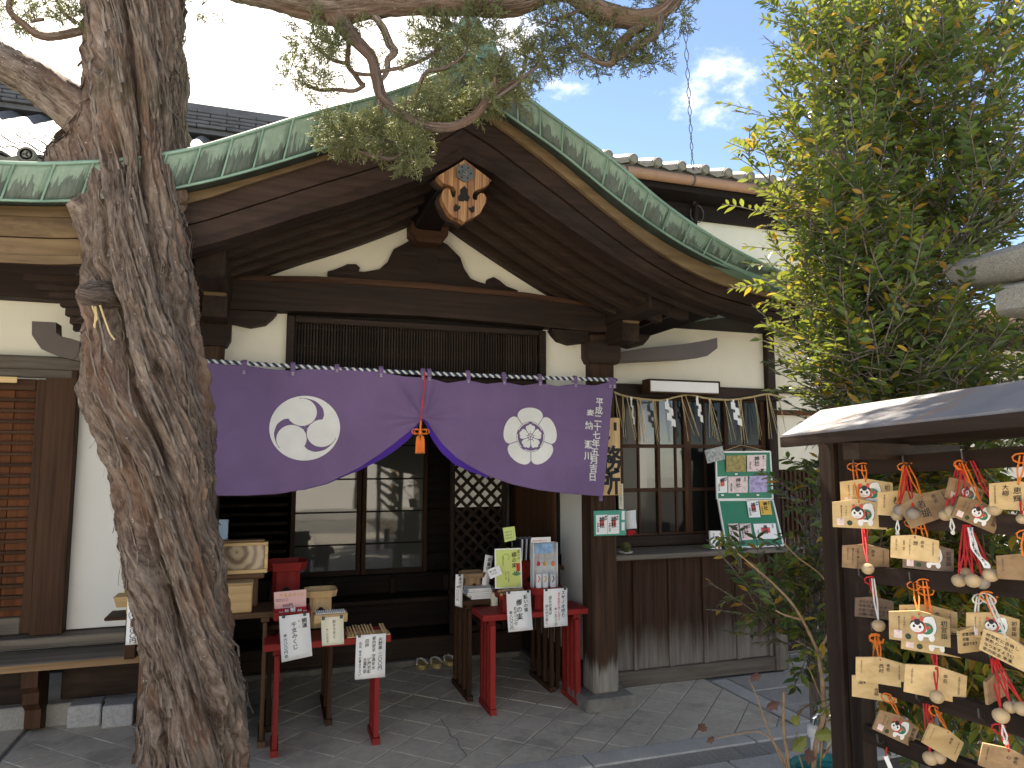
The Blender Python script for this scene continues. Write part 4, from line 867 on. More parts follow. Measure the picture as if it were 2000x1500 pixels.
# peeling bark strips
m = MB(); rng = random.Random(3)
for k in range(1300):
    i = rng.randrange(20, nz_-90); th = rng.choice([rng.uniform(-3.3, .2), rng.choice([rng.uniform(-.35, .15), rng.uniform(-3.25, -2.85)])]) ; L = rng.randint(6, 34); w = rng.uniform(.0025, .009); lift = rng.uniform(.004, .022)*(1 if rng.random() < .8 else 1.8)
    vs = []; fs = []
    for a in range(6):
        t = a/5; q = min(nz_-1, i+int(L*t)); z = zz[q]; tt = th-1.05*(z-zz[i]); jx = int((tt % (2*math.pi))/(2*math.pi)*nt) % nt
        r = rr[q, jx]+.001+lift*(t**2 if k % 3 else (1-t)**2); ww = w*(1-.7*t)/max(.05, r)
        for sg in (-1, 1):
            aa = tt+sg*ww; vs.append((cxs[q]+r*(math.cos(aa)*RT.x+math.sin(aa)*math.sin(YAW)), cys[q]+r*(math.cos(aa)*RT.y+math.sin(aa)*math.cos(YAW)), z))
    m.add(vs, [(2*a, 2*a+1, 2*a+3, 2*a+2) for a in range(5)])
g = G('bark_strip'); g.col(g.ramp(g.noise(g.coords((60, 60, 4)), 1, 4), [(.3, (.07, .05, .04)), (.7, (.25, .21, .175))])); g.set(Roughness=.9); MAT['bark_strip'] = g.m
tag(m.build('bark_strips', 'bark_strip', jun, fix=False), kind='stuff')
# juniper sprays
def spray(seed):
    rg = random.Random(seed); segs = []
    def grow(p, d, L, r, lev):
        n = 3 if lev < 2 else 2
        for i in range(n):
            q = p+d*(L/n); segs.append((p, q, r)); p = q; d = (d+Vector((rg.gauss(0, .16), rg.gauss(0, .16), rg.gauss(0, .16)+.03))).normalized()
            if lev < 2:
                for s in (-1, 1):
                    if rg.random() < .88:
                        ax = d.cross(Vector((rg.gauss(0, 1), rg.gauss(0, 1), rg.gauss(0, 1)))).normalized(); grow(p.copy(), (d*.75+ax*.75*s).normalized(), L*(.52 if lev == 0 else .5)*rg.uniform(.7, 1.2), r*.92, lev+1)
        return
    grow(Vector((0, 0, 0)), Vector((0, 0, 1)), .075, .0021, 0)
    vs, fs = [], []
    for a, b, r in segs:
        d = (b-a).normalized(); x = d.orthogonal().normalized(); y = d.cross(x); k = len(vs)
        for p, q in ((a, r), (b, r*.85)):
            for j in range(3): an = 2.094*j; vs.append(p+(x*math.cos(an)+y*math.sin(an))*q)
        fs += [(k+j, k+(j+1) % 3, k+3+(j+1) % 3, k+3+j) for j in range(3)]
    return np.array([tuple(v) for v in vs]), np.array(fs)
SP = [spray(i) for i in range(5)]
def rot_to(d, roll):
    d = Vector(d).normalized(); return np.array((d.to_track_quat('Z', 'Y').to_matrix() @ Matrix.Rotation(roll, 3, 'Z')))
clusters = [(600, 75, 45, 32, 34), (650, 85, 40, 35, 26), (585, 150, 36, 26, 34), (640, 120, 42, 34, 30), (615, 165, 30, 18, 18), (700, 50, 25, 15, 12), (690, 268, 42, 30, 120), (665, 262, 28, 24, 60), (730, 262, 26, 24, 40), (795, 292, 36, 34, 95), (770, 275, 30, 26, 60), (812, 250, 20, 18, 30), (840, 208, 34, 24, 75), (865, 195, 24, 22, 40), (815, 225, 24, 14, 25),
            (840, 100, 40, 30, 40), (850, 62, 45, 30, 45), (900, 70, 48, 42, 80), (935, 45, 35, 28, 35), (880, 105, 36, 24, 45), (765, 100, 14, 18, 10), (955, 172, 36, 30, 90), (990, 150, 38, 36, 90), (1030, 128, 42, 34, 75), (1062, 112, 24, 22, 26), (985, 90, 30, 32, 35), (945, 205, 30, 16, 30), (1000, 195, 24, 18, 26),
            (1075, 45, 34, 34, 40), (1120, 50, 44, 38, 60), (1150, 85, 46, 38, 70), (1195, 65, 36, 30, 40), (1225, 110, 36, 24, 40), (1270, 115, 34, 24, 34), (1285, 75, 30, 26, 28), (1320, 25, 34, 32, 36), (1180, 120, 32, 22, 34), (1105, 90, 36, 30, 36), (1275, 8, 30, 16, 16), (12, 18, 30, 20, 20), (60, 24, 30, 20, 18), (140, 38, 22, 16, 16), (108, 12, 30, 14, 16), (30, 45, 20, 14, 10), (395, 10, 16, 10, 8), (-230, -20, 60, 40, 50), (-330, -60, 70, 45, 60), (-420, -80, 60, 40, 50)]
allv, allf, nk = [], [], 0; rg = random.Random(11); tw_m = MB()
def put_spray(p, d, s):
    global nk
    v, f = SP[rg.randrange(5)]; M = rot_to(d, rg.random()*6.28); allv.append((v*s) @ M.T+np.array(p)); allf.append(f+nk); nk += len(v)
for px, py, rx, ry, n in clusters:
    D0 = 2.85; c0 = at(px, py, D=D0); ex, ey, ez = rx/F*D0, .5*(rx+ry)/F*D0, ry/F*D0
    near = min(LB, key=lambda q: (q-c0).length); tw_m.tube([near, near.lerp(c0, .5)+Vector((0, 0, .01)), c0], [.0035, .003, .002], 5)
    for k in range(max(4, n//10)):
        v = Vector((rg.gauss(0, .5)*ex, rg.gauss(0, .5)*ey, rg.gauss(0, .5)*ez)); tw_m.tube([c0, c0+v*.5+Vector((0, 0, .006)), c0+v], [.002, .0017, .0012], 4)
    for k in range(int(n*(.55 if n > 50 else .75))):
        w = Vector((rg.gauss(0, 1), rg.gauss(0, 1), rg.gauss(0, 1))).normalized()*rg.random()**.45
        o = Vector((RT.x*w.x*ex+FW.x*w.y*ey, RT.y*w.x*ex+FW.y*w.y*ey, w.z*ez)); p = c0+o*.85
        put_spray(p, o.normalized()*.8+Vector((rg.gauss(0, .4), rg.gauss(0, .4), rg.gauss(.25, .4))), rg.uniform(.55, 1.0)*(1 if n > 50 else .95))
# the crown above the picture's edge; later groups added to shade the plaque rack
for k in range(110):
    a = rg.random()*6.28; r = rg.random()**.5*.8; put_spray(Vector((-.5+r*math.cos(a), 2.5+r*math.sin(a), rg.uniform(3.9, 4.9))), (rg.gauss(0, 1), rg.gauss(0, 1), rg.gauss(.4, .6)), rg.uniform(2.2, 3.2))
for k in range(150):  # unseen sprays added to dapple the rack roof with shade
    p = Vector((rg.gauss(1.35, .28), rg.gauss(2.35, .3), rg.uniform(3.45, 4.3))); v_ = p-CO; py_ = 750-F*v_.dot(UP)/v_.dot(FW)
    if py_ > -150: continue
    put_spray(p, (rg.gauss(0, 1), rg.gauss(0, 1), rg.gauss(.4, .6)), rg.uniform(2.2, 3.2))
for k in range(330):  # more unseen sprays, added high over the porch to shade the rack roof
    p = Vector((rg.gauss(1.32, .3), rg.gauss(3.35, .33), rg.uniform(4.3, 5.0))); v_ = p-CO
    if 750-F*v_.dot(UP)/v_.dot(FW) > -130: continue
    put_spray(p, (rg.gauss(0, 1), rg.gauss(0, 1), rg.gauss(.4, .6)), rg.uniform(2.4, 3.4))
np_mesh('crown', np.concatenate(allv), np.concatenate(allf), 'juniper_leaf', jun, smooth=False); tag(tw_m.build('twigs', 'bark_strip', jun, fix=False), kind='stuff')
# ------------------------------------------------------------------ broad-leaved evergreen on the right, and the young shrub
LEAVES = []          # (matrix 4x4, tint, owner)
def leaf_mesh():
    vs = [(0, 0, 0), (-.13, .28, .035), (0, .3, 0), (.13, .28, .035), (-.17, .55, .03), (0, .58, -.02), (.17, .55, .03), (-.085, .8, -.01), (0, .82, -.05), (.085, .8, -.01), (0, 1.0, -.12)]
    fs = [(0, 2, 1), (0, 3, 2), (1, 2, 5, 4), (2, 3, 6, 5), (4, 5, 8, 7), (5, 6, 9, 8), (7, 8, 10), (8, 9, 10)]; return vs, fs
LV, LF = leaf_mesh()
def shoot(owner, p, d, L, pairs, ylw, rg, size=.062, twm=None, droop=.15):
    d = Vector(d).normalized(); side = d.cross(Vector((rg.gauss(0, .3), rg.gauss(0, .3), 1))).normalized(); pts = [p.copy()]
    for i in range(pairs):
        p = p+d*(L/pairs); d = (d+Vector((rg.gauss(0, .05), rg.gauss(0, .05), -droop*.12))).normalized(); pts.append(p.copy()); up = side.cross(d).normalized()
        for s in (-1, 1):
            if rg.random() < .08: continue
            ld = (d*rg.uniform(.45, .8)+side*s*rg.uniform(.6, .95)+up*rg.uniform(-.15, .35)+Vector((0, 0, -droop*rg.random()))).normalized()
            n = (up*rg.uniform(.6, 1)+Vector((rg.gauss(0, .3), rg.gauss(0, .3), rg.gauss(.2, .25)))); n = (n-ld*n.dot(ld)).normalized(); x = ld.cross(n)
            k = size*rg.uniform(.7, 1.12)*(1-.25*i/pairs); M = Matrix(((x.x*k, ld.x*k, n.x*k, p.x), (x.y*k, ld.y*k, n.y*k, p.y), (x.z*k, ld.z*k, n.z*k, p.z), (0, 0, 0, 1)))
            y = rg.random()
            yl = ylw*(1.5 if i < pairs*.5 else .45)
            if y < yl: t = rg.choice([(.42, .27, .035), (.5, .34, .06), (.33, .26, .04), (.4, .22, .05)])
            elif y < yl+.18: t = (.19, .24, .035)
            else: f = rg.uniform(.75, 1.3); t = rg.choice([(.075*f, .135*f, .04*f), (.095*f, .165*f, .04*f), (.055*f, .105*f, .045*f)])
            LEAVES.append((M, t, owner))
    e = p+d*.03
    if twm is not None: twm.tube(pts+[e], [.0022]*len(pts)+[.0012], 4)
def grow_limb(owner, base, tip, rad, nsh, ylw, rg, twm, brm, size=.062, spread=.2, droop=.15):
    b, t = Vector(base), Vector(tip); mid = b.lerp(t, .5)+Vector((0, 0, -.06))+Vector((rg.gauss(0, .03), rg.gauss(0, .03), rg.gauss(0, .03))); S = spline([b, mid, t], 6)
    brm.tube(S, [lerp(rad, .003, i/(len(S)-1)) for i in range(len(S))], 6)
    for k in range(nsh):
        f = lerp(.3, 1, (k+rg.random())/nsh); i = min(len(S)-2, int(f*(len(S)-1))); p = S[i].lerp(S[i+1], f*(len(S)-1)-i); ax = (S[i+1]-S[i]).normalized()
        o = Vector((rg.gauss(0, 1), rg.gauss(0, 1), rg.gauss(.15, .8))).normalized(); q = p+o*spread*rg.uniform(.1, .8)*(1.15-.5*f)
        if (q-p).length > .05: twm.tube([p, q], [.003, .0022], 4)
        shoot(owner, q, ax*.7+o*.8+Vector((0, 0, .1)), rg.uniform(.1, .2), rg.randint(4, 7), ylw, rg, size, twm, droop)
rg = random.Random(21)
tb = at(1775, 800, D=3.35); tbase = Vector((tb.x, tb.y, 0))
nagi = thing('evergreen_tree', 'tall broad leaved evergreen with glossy green and yellow leaves behind the plaque rack', 'tree', tuple(tbase))
ttop = at(1745, -200, D=3.55); tr_pts = [tbase+Vector((0, 0, -.02)), at(1775, 900, D=3.35), at(1772, 740, D=3.37), at(1768, 560, D=3.4), at(1765, 350, D=3.43), at(1755, 200, D=3.46), at(1750, 0, D=3.5), ttop]
MB().tube(spline(tr_pts, 5), [lerp(.045, .018, i/35) for i in range(36)], 12).build('trunk', 'bark_strip', nagi, smooth=True)
TS = spline(tr_pts, 10)
def on_trunk(z): return min(TS, key=lambda q: abs(q.z-z))
targets = []
for px, py, D in ((1450, 300, 3.15), (1475, 285, 3.2), (1500, 215, 3.25), (1510, 165, 3.3), (1535, 80, 3.35), (1560, 40, 3.4), (1600, 10, 3.4), (1650, -40, 3.4), (1720, -60, 3.5), (1800, -60, 3.5), (1880, -30, 3.4), (1960, 20, 3.3), (2040, 60, 3.2), (1580, 130, 3.2), (1640, 90, 3.15), (1700, 60, 3.2), (1790, 40, 3.2), (1860, 80, 3.1), (1940, 120, 3.0), (2020, 180, 3.0), (1540, 240, 3.1), (1600, 220, 3.05), (1660, 170, 3.05), (1740, 150, 3.05), (1700, 260, 2.95), (1830, 170, 3.0), (1900, 220, 2.95), (1980, 260, 2.9), (1530, 330, 3.05), (1590, 320, 2.95), (1640, 290, 2.9), (1880, 330, 2.95), (1950, 360, 2.85), (2030, 330, 2.9), (1560, 400, 3.0), (1620, 390, 2.9), (1680, 370, 2.85), (1900, 420, 2.9), (1980, 450, 3.2), (1580, 450, 2.95), (1650, 450, 2.85), (1720, 440, 2.8), (1850, 400, 3.1), (1850, 480, 2.95), (1530, 505, 3.0), (1510, 540, 3.05), (1570, 530, 2.95), (1630, 520, 2.85), (1700, 520, 2.75), (1770, 500, 2.75), (1840, 560, 2.75), (1920, 640, 2.8), (1570, 590, 3.0), (1620, 600, 2.85), (1690, 600, 2.7), (1760, 580, 2.65), (1830, 640, 2.65), (1900, 700, 2.6), (1980, 660, 2.7), (1555, 660, 2.95), (1600, 680, 2.85), (1660, 680, 2.7), (1730, 660, 2.6), (1800, 700, 2.55), (1870, 740, 2.55), (1600, 740, 2.85), (1650, 750, 2.75), (1720, 745, 2.65), (1960, 760, 2.5), (1740, 330, 3.6), (1800, 260, 3.7), (1700, 100, 3.8), (1850, 10, 3.8), (1930, 300, 3.6), (1600, 280, 3.5), (1650, 400, 3.5), (1780, 420, 3.6), (1900, 540, 3.5), (1660, 580, 3.4), (1780, 640, 3.3)): targets.append((px, py, D, .30 if px > 1600 and py < 700 else .2))
twm, brm = MB(), MB()
for px, py, D, y in targets:
    tip = at(px, py, D=D); b = on_trunk(max(1.3, tip.z-.35*abs((tip-on_trunk(tip.z)).length)-.12)); grow_limb('nagi', b, tip, .012, 15 if px < 1545 else 38, y*.3, rg, twm, brm, .063, .14 if px < 1545 else .26)
for k in range(85):        # lower branches drooping behind the rack
    tip = at(rg.uniform(1665, 2030), rg.uniform(840, 1400), D=rg.uniform(2.35, 3.0)); 
    if tip.z < .12: continue
    b = on_trunk(max(.25, tip.z+rg.uniform(-.15, .25))); grow_limb('nagi', b, tip, .008, 14, .34, rg, twm, brm, .076, .18, .75)
tag(twm.build('twigs', 'bark_strip', nagi, fix=False), kind='stuff'); tag(brm.build('branches', 'bark_strip', nagi, smooth=True), kind='stuff')
sb = at(1645, 1500, Z=0); shr = thing('evergreen_shrub', 'low evergreen shrub with dark glossy leaves spreading before the counter', 'shrub', (2.62, 3.0, 0))
twm, brm = MB(), MB(); root = Vector((2.62, 3.0, 0))
for px, py, D in ((1405, 1080, 3.25), (1430, 1100, 3.2), (1480, 1130, 3.15), (1500, 1090, 3.2), (1540, 1110, 3.1), (1470, 1170, 3.1), (1510, 1190, 3.05), (1545, 1180, 3.0), (1580, 1150, 3.0), (1600, 1090, 3.0), (1620, 1180, 2.95), (1570, 1220, 3.0), (1600, 1040, 3.0), (1560, 1060, 3.1), (1600, 900, 3.1), (1570, 960, 3.1), (1610, 970, 3.0), (1635, 1040, 2.9), (1640, 1120, 2.9), (1640, 930, 2.95)):
    tip = at(px, py, D=D); b = root+Vector((rg.gauss(0, .04), rg.gauss(0, .04), max(.3, tip.z-.35))); grow_limb('shrub', b, tip, .006, 7, .14, rg, twm, brm, .074, .12, .35)
for k in range(6): brm.tube([root+Vector((rg.gauss(0, .03), rg.gauss(0, .03), 0)), root+Vector((rg.gauss(0, .05), rg.gauss(0, .05), .6)), root+Vector((rg.gauss(0, .08), rg.gauss(0, .08), 1.3))], [.014, .011, .006], 6)
tag(twm.build('twigs', 'bark_strip', shr, fix=False), kind='stuff'); tag(brm.build('stems', 'bark_strip', shr, smooth=True), kind='stuff')
def to_px(p):
    v = p-CO; d = v.dot(FW); return (1000+F*v.dot(RT)/d, 750-F*v.dot(UP)/d, d) if d > .1 else (-1, -1, 99)
for owner, par in (('nagi', nagi), ('shrub', shr)):
    ls = [(to_px(M.translation), M, t) for M, t, o in LEAVES if o == owner]; inside = sorted([q for q in ls if 0 < q[0][0] < 2000 and 0 < q[0][1] < 1500], key=lambda q: q[0][2])
    near = inside[:300]; nid = set(id(q[1]) for q in near); tints = {}
    for _, M, t in near:           # the largest leaves one by one; shade of green rounded to a few meshes
        key = tuple(round(c, 2) for c in t)
        if key not in tints:
            me = bpy.data.meshes.new('leaf'); me.from_pydata(LV, [], LF); a = me.attributes.new('tint', 'FLOAT_COLOR', 'POINT'); a.data.foreach_set('color', [*t, 1]*len(LV)); me.materials.append(MAT['nagi_leaf']); me.polygons.foreach_set('use_smooth', [True]*len(LF)); tints[key] = me
        inst('leaf', tints[key], par, M=Matrix.Translation(-WL[par]) @ M)
    V0 = np.array([(*v, 1) for v in LV]); vs, fs, cs, k = [], [], [], 0
    for _, M, t in ls:
        if id(M) in nid: continue
        vs.append((V0 @ np.array(M).T)[:, :3]); cs.append(np.tile([*t, 1], (len(LV), 1))); fs += [tuple(i+k for i in f) for f in LF]; k += len(LV)
    me = bpy.data.meshes.new('crown'); me.from_pydata((np.concatenate(vs)-np.array(WL[par])).tolist(), [], fs); a = me.attributes.new('tint', 'FLOAT_COLOR', 'POINT'); a.data.foreach_set('color', np.concatenate(cs).ravel()); me.materials.append(MAT['nagi_leaf']); me.polygons.foreach_set('use_smooth', [True]*len(fs))
    o = bpy.data.objects.new('crown', me); C.objects.link(o); o.parent = par; tag(o, kind='stuff')
# ------------------------------------------------------------------ purple shop curtain
YN = 4.08
def m_cloth(name, c, rough=.85):
    g = G(name); w1 = g.n('ShaderNodeTexWave', wave_type='BANDS', bands_direction='X'); w1.inputs['Scale'].default_value = 260; w2 = g.n('ShaderNodeTexWave', wave_type='BANDS', bands_direction='Z'); w2.inputs['Scale'].default_value = 260
    for w in (w1, w2): g.l(g.coords(), w.inputs[0])
    f = g.noise(g.coords(), 2.5, 5, .6, rnd=False); g.col(g.ramp(f, [(.3, tuple(x*.86 for x in c)), (.7, tuple(x*1.14 for x in c))])); g.bump(g.math('ADD', w1.outputs['Fac'], w2.outputs['Fac']), .12, .001)
    g.set(Roughness=rough); g.p.inputs['Sheen Weight'].default_value = .35; g.p.inputs['Sheen Roughness'].default_value = .5; g.p.inputs['Sheen Tint'].default_value = (.7, .5, .8, 1); g.p.inputs['Specular IOR Level'].default_value = .15; MAT[name] = g.m
m_cloth('purple_cloth', (.168, .11, .222)); m_cloth('lit_through_lining', (.07, .025, .3)); m_cloth('print_white', (.72, .72, .68))
def cloth_pt(px, py): p = at(px, py, Y=YN); return p.x, p.z
topc = [cloth_pt(*q) for q in ((398, 706), (440, 712), (477, 713), (525, 721), (572, 724), (615, 716), (658, 716), (700, 722), (744, 727), (790, 735), (833, 738), (875, 748), (914, 742), (950, 750), (984, 746), (1020, 753), (1054, 748), (1090, 754), (1123, 750), (1160, 753), (1200, 744))]
botc = [cloth_pt(*q) for q in ((405, 967), (430, 968), (480, 968), (540, 965), (590, 957), (640, 944), (700, 914), (740, 888), (770, 866), (800, 842), (815, 828), (824, 818), (832, 824), (845, 842), (865, 868), (890, 893), (920, 912), (955, 930), (1000, 946), (1050, 957), (1100, 963), (1145, 967), (1174, 969))]
TX, TZ = cloth_pt(824, 818)
tx_, tz_ = np.array(topc).T; bx_, bz_ = np.array(botc).T
lx = lambda v: np.interp(v, [0, 1], [topc[0][0], botc[0][0]]); rx_ = lambda v: np.interp(v, [0, 1], [topc[-1][0], botc[-1][0]])
def disp(x, z):
    x = np.asarray(x, float); z = np.asarray(z, float); dx, dz = x-TX, z-TZ; r = np.hypot(dx, dz)+1e-6; ph = np.arctan2(dz, dx)
    fold = .010*np.exp(-r/.22)*np.sin(ph*13)*np.clip(r/.05, 0, 1)+.010*np.exp(-r/.5)*np.sin(ph*7+1)*np.clip(r/.12, 0, 1)
    return fold-.03*np.exp(-(r/.1)**2)+.010*np.sin(x*5.2+.6)*np.clip((2.05-z)/.5, 0, 1)+.004*np.sin(x*13+z*3)-.012*np.clip((1.75-z)/.4, 0, 1)
nu, nv = 260, 80; vs = []; 
for i in range(nu+1):
    for j in range(nv+1):
        v = j/nv; x = lerp(lx(v), rx_(v), i/nu); zt_, zb_ = np.interp(x, tx_, tz_), np.interp(x, bx_, bz_); z = zt_+(zb_-zt_)*v; vs.append((x, YN+float(disp(x, z)), z))
nor = thing('noren_curtain', 'purple shrine curtain with two white crests and white writing hung across the porch', 'curtain', (CX, YN, 1.35))
m = MB(); m.add(vs, [(i*(nv+1)+j, (i+1)*(nv+1)+j, (i+1)*(nv+1)+j+1, i*(nv+1)+j+1) for i in range(nu) for j in range(nv)])
cl = m.build('cloth', 'purple_cloth', nor, smooth='all'); md = cl.modifiers.new('thickness', 'SOLIDIFY'); md.thickness = .0016; md.offset = 1
m = MB()     # lining below the gathered edge; its brighter violet is painted light through the cloth
xs_ = np.linspace(botc[4][0], botc[17][0], 70); sec = []
for x in xs_:
    z = np.interp(x, bx_, bz_); d = abs(x-TX); w = .045*np.clip(d/.06, 0, 1)*np.exp(-((d-.12)/.22)**2)+.004; y = YN+float(disp(x, z)); sec.append([(x, y+.004, z+.03), (x, y+.012, z-w*.4), (x, y+.03, z-w)])
m.sweep(sec, closed=False).build('lining', 'lit_through_lining', nor, smooth='all')
cm = lambda xc, zc, rx, rz, e=.0045: (lambda u, v: (xc+u*rx, YN+float(disp(xc+u*rx, zc+v*rz))-e, zc+v*rz))
def tomoe(u, v):
    r = np.hypot(u, v); th = np.arctan2(v, u); f = -np.ones_like(r)*9
    for k in (102, -18, 222):
        h = math.radians(k); al = np.degrees(np.mod(th-h, 2*math.pi)); rin = np.interp(al, [0, 25, 40, 55, 70, 90, 120, 150, 185, 190], [0, .18, .46, .66, .79, .885, .945, .972, .99, 1.2])
        head = .425-np.hypot(u-.5*np.cos(h), v-.5*np.sin(h)); tail = np.where(al < 188, np.minimum(1-r, r-rin), -9)
        com = np.maximum(head, tail)
        f = np.maximum(f, com)
    for k in (102, -18, 222):       # fine gaps round the heads
        h = math.radians(k); d = np.hypot(u-.5*np.cos(h), v-.5*np.sin(h)); al = np.degrees(np.mod(th-h, 2*math.pi)); gap = np.where((al > 45) | (np.hypot(u, v) < .3), np.abs(d-.437)-.012, 1.0)
        f = np.where(al > 185, np.minimum(f, np.where(al < 335, gap, 1)), f)
    return np.minimum(f, 1-r)
p = cloth_pt(596, 836); sc_ = YN*0+1; q = cloth_pt(664, 836); q2 = cloth_pt(596, 773)
implicit(tomoe, -1.02, 1.02, -1.02, 1.02, 150, 150, cm(p[0], p[1], q[0]-p[0], q2[1]-p[1])).build('whorl_crest', 'print_white', nor, fix=False)
def mokko(u, v):
    r = np.hypot(u, v); th = np.degrees(np.arctan2(v, u)); a = np.mod(th-90+36, 72)-36
    outer = np.interp(np.abs(a), [0, 12, 22, 29, 33, 35.5, 36], [1.0, .995, .975, .93, .87, .8, .76])-r
    f = np.minimum(outer, r-.52); f = np.minimum(f, (np.abs(a)*-1+36)*math.pi/180*r-.012)
    ring = np.minimum(.505-r, r-.475); f = np.maximum(f, np.where(np.abs(a) > 8, ring, -1))
    inn = np.interp(np.abs(a), [0, 6, 12, 20, 28, 33, 36], [.43, .42, .385, .40, .37, .3, .2])-r; inn = np.minimum(inn, (36-np.abs(a))*math.pi/180*r-.011); inn = np.minimum(inn, np.abs(r-.1)-.011)
    st = np.abs(a)*math.pi/180*r-.008; inn = np.where((r > .11) & (r < .2), np.minimum(inn, st), inn)
    return np.maximum(f, inn)
p = cloth_pt(1036, 853); q = cloth_pt(1088, 853); q2 = cloth_pt(1036, 796)
implicit(mokko, -1.02, 1.02, -1.02, 1.02, 170, 170, cm(p[0], p[1], q[0]-p[0], q2[1]-p[1])).build('flower_crest', 'print_white', nor, fix=False)
m = MB(); ux = (cloth_pt(1160, 850)[0]-cloth_pt(1150, 850)[0])/10
def char_px(ch, px, py, s, off=.03):
    x, z = cloth_pt(px, py); g_, f_, w_ = glyph(ch, off); m.add([(x+(a-.5)*s*ux, YN+float(disp(x+(a-.5)*s*ux, z+(b-.38)*s*ux))-.005, z+(b-.38)*s*ux+(a-.5)*s*ux*-.06) for a, b in g_], f_)
for i, ch in enumerate('平成二十七年五月吉日'): char_px(ch, lerp(1170, 1154, i/9), lerp(785, 931, i/9), 15.5, .02)
for ch, a, b in (('奉', 1152, 808), ('納', 1149, 831), ('瀬', 1147, 868), ('川', 1146, 890)): char_px(ch, a, b, 15.5, .02)
m.build('white_writing', 'print_white', nor, fix=False)
ra, rb = at(396, 704, Y=YN-.005), at(1206, 742, Y=YN-.005); pts = [ra.lerp(rb, t)+Vector((0, .012, -.012*math.sin(math.pi*t))) for t in np.linspace(0, 1, 900)]
rp = thing('twisted_rope', 'blue and white twisted rope carrying the purple curtain', 'rope', tuple(ra))
for k, mt in enumerate(('rope_white', 'rope_blue')):
    MB().tube([q+Vector((0, .006*math.cos(i*.42+k*math.pi), .006*math.sin(i*.42+k*math.pi))) for i, q in enumerate(pts)], .0068, 6).build('rope_strand', mt, rp, smooth=True)
for px, py in ((477, 722), (572, 725), (658, 719), (744, 728), (826, 733), (838, 735), (914, 740), (984, 743), (1054, 745), (1123, 748), (1190, 750), (1198, 750)):
    x, z = cloth_pt(px, py); zt_ = rp.location.z+(rb.z-ra.z)*(x-ra.x)/(rb.x-ra.x)+.004; zl_ = z-.03; w = .0125; y = YN-.012
    tb_ = MB().sweep([[(x-w, YN+.022, zt_-.03), (x+w, YN+.022, zt_-.03)], [(x-w, YN+.018, zt_), (x+w, YN+.018, zt_)], [(x-w, YN+.004, zt_+.012), (x+w, YN+.004, zt_+.012)], [(x-w, YN-.01, zt_), (x+w, YN-.01, zt_)], [(x-w, y-.002, (zt_+zl_)/2), (x+w, y-.002, (zt_+zl_)/2)], [(x-w, y, zl_), (x+w, y, zl_)]], closed=False).build('hanging_tab', 'purple_cloth', nor)
    s = MB(); c_ = (x, y-.0035, zl_+.014); h = .0075
    for a, b in (((-1, -1), (1, -1)), ((1, -1), (1, 1)), ((1, 1), (-1, 1)), ((-1, 1), (-1, -1)), ((-1, -1), (1, 1)), ((-1, 1), (1, -1))): s.bar((x+a[0]*h, c_[1], c_[2]+a[1]*h), (x+b[0]*h, c_[1], c_[2]+b[1]*h), .0012, .001)
    s.build('cross_stitch', 'print_white', tb_)
box('corner_tab', 'purple_cloth', nor, botc[-1][0]-.015, botc[-1][0]+.008, YN-.006, YN-.002, botc[-1][1]-.03, botc[-1][1]+.03, b=.001)
ts = thing('tassel_cord', 'red cord with bow knot and orange tassels gathering the curtain in the middle', 'tassel', tuple(at(822, 860, Y=YN-.06)))
yk = YN-.055; pk = lambda a, b: at(a, b, Y=yk)
MB().tube([at(830, 728, Y=YN-.018), at(828, 760, Y=YN-.03), at(824, 800, Y=yk), pk(822, 822)], .004, 6).build('cord', 'red_cord', ts, smooth=True)
k0 = pk(821, 845); MB().tube([pk(822, 822), k0], .006, 6).build('cord_sleeve', 'orange_cord', ts)
for s in (-1, 1):
    for r0 in (.028, .02):
        MB().tube([k0+Vector((s*(r0*(1-math.cos(a))*.9), -.004, r0*.55*math.sin(a)+.006)) for a in np.linspace(0, 2*math.pi, 16)], .0028, 5).build('bow_loop', 'orange_cord', ts, smooth=True)
    tz = k0+Vector((s*.012, 0, -.03)); MB().tube([k0, tz], .003, 5).build('tassel_string', 'orange_cord', ts); fr = MB()
    fr.lathe(tz, [(.004, .012), (.01, .006), (.012, -.01), (.0135, -.075), (.012, -.082)], 12)
    for j in range(22): a = j/22*6.28; fr.tube([tz+Vector((.0115*math.cos(a), .0115*math.sin(a), -.01)), tz+Vector((.0145*math.cos(a+.1), .0145*math.sin(a+.1), -.082-random.random()*.008))], .0017, 4)
    fr.build('tassel', 'orange_cord', ts)
MB().lathe(k0, [(.003, -.012), (.01, -.008), (.012, 0), (.01, .008), (.003, .012)], 10).build('knot', 'orange_cord', ts, smooth=True)
# ------------------------------------------------------------------ offering tables
def table(name, label, x0, x1, y0, y1, zt, mat, th=.035, legs=4, lw=.022, ov=.06, group=None, slope=0):
    t = thing(name, label, 'table', ((x0+x1)/2, (y0+y1)/2, 0), group)
    box('table_top', mat+'_X', t, x0, x1, y0, y1, zt-th, zt, b=.004)
    for X in (x0+ov, x1-ov):
        box('cross_rail', mat+'_Y', t, X-.022, X+.022, y0+.03, y1-.03, zt-th-.03, zt-th, b=.003)
        MB().prism([(y0+.0, .0), (y1-.0, .0), (y1-.005, .032), (y0+.005, .032)], X-.02, X+.02, lambda a, b, c: (b, a, c)).build('foot_bar', mat+'_Y', t)
        for k in range(legs):
            y = lerp(y0+.03, y1-.03, k/(legs-1)); MB().cbox(X-lw/2, X+lw/2, y-lw/2, y+lw/2, .033, zt-th-.03, b=.003).build('leg', mat+'_Z', t)
    return t
Yf = 4.05; zL = at(620, 1252, Y=Yf).z
xa, xb = at(515, 1262, Y=Yf).x, at(764, 1245, Y=Yf).x
table('offering_table', 'small red lacquered table left of the entrance with three price sheets hanging', xa, xb, Yf, Yf+.24, zL, 'red_paint', .036, 4, .026, .07, 'red offering tables')
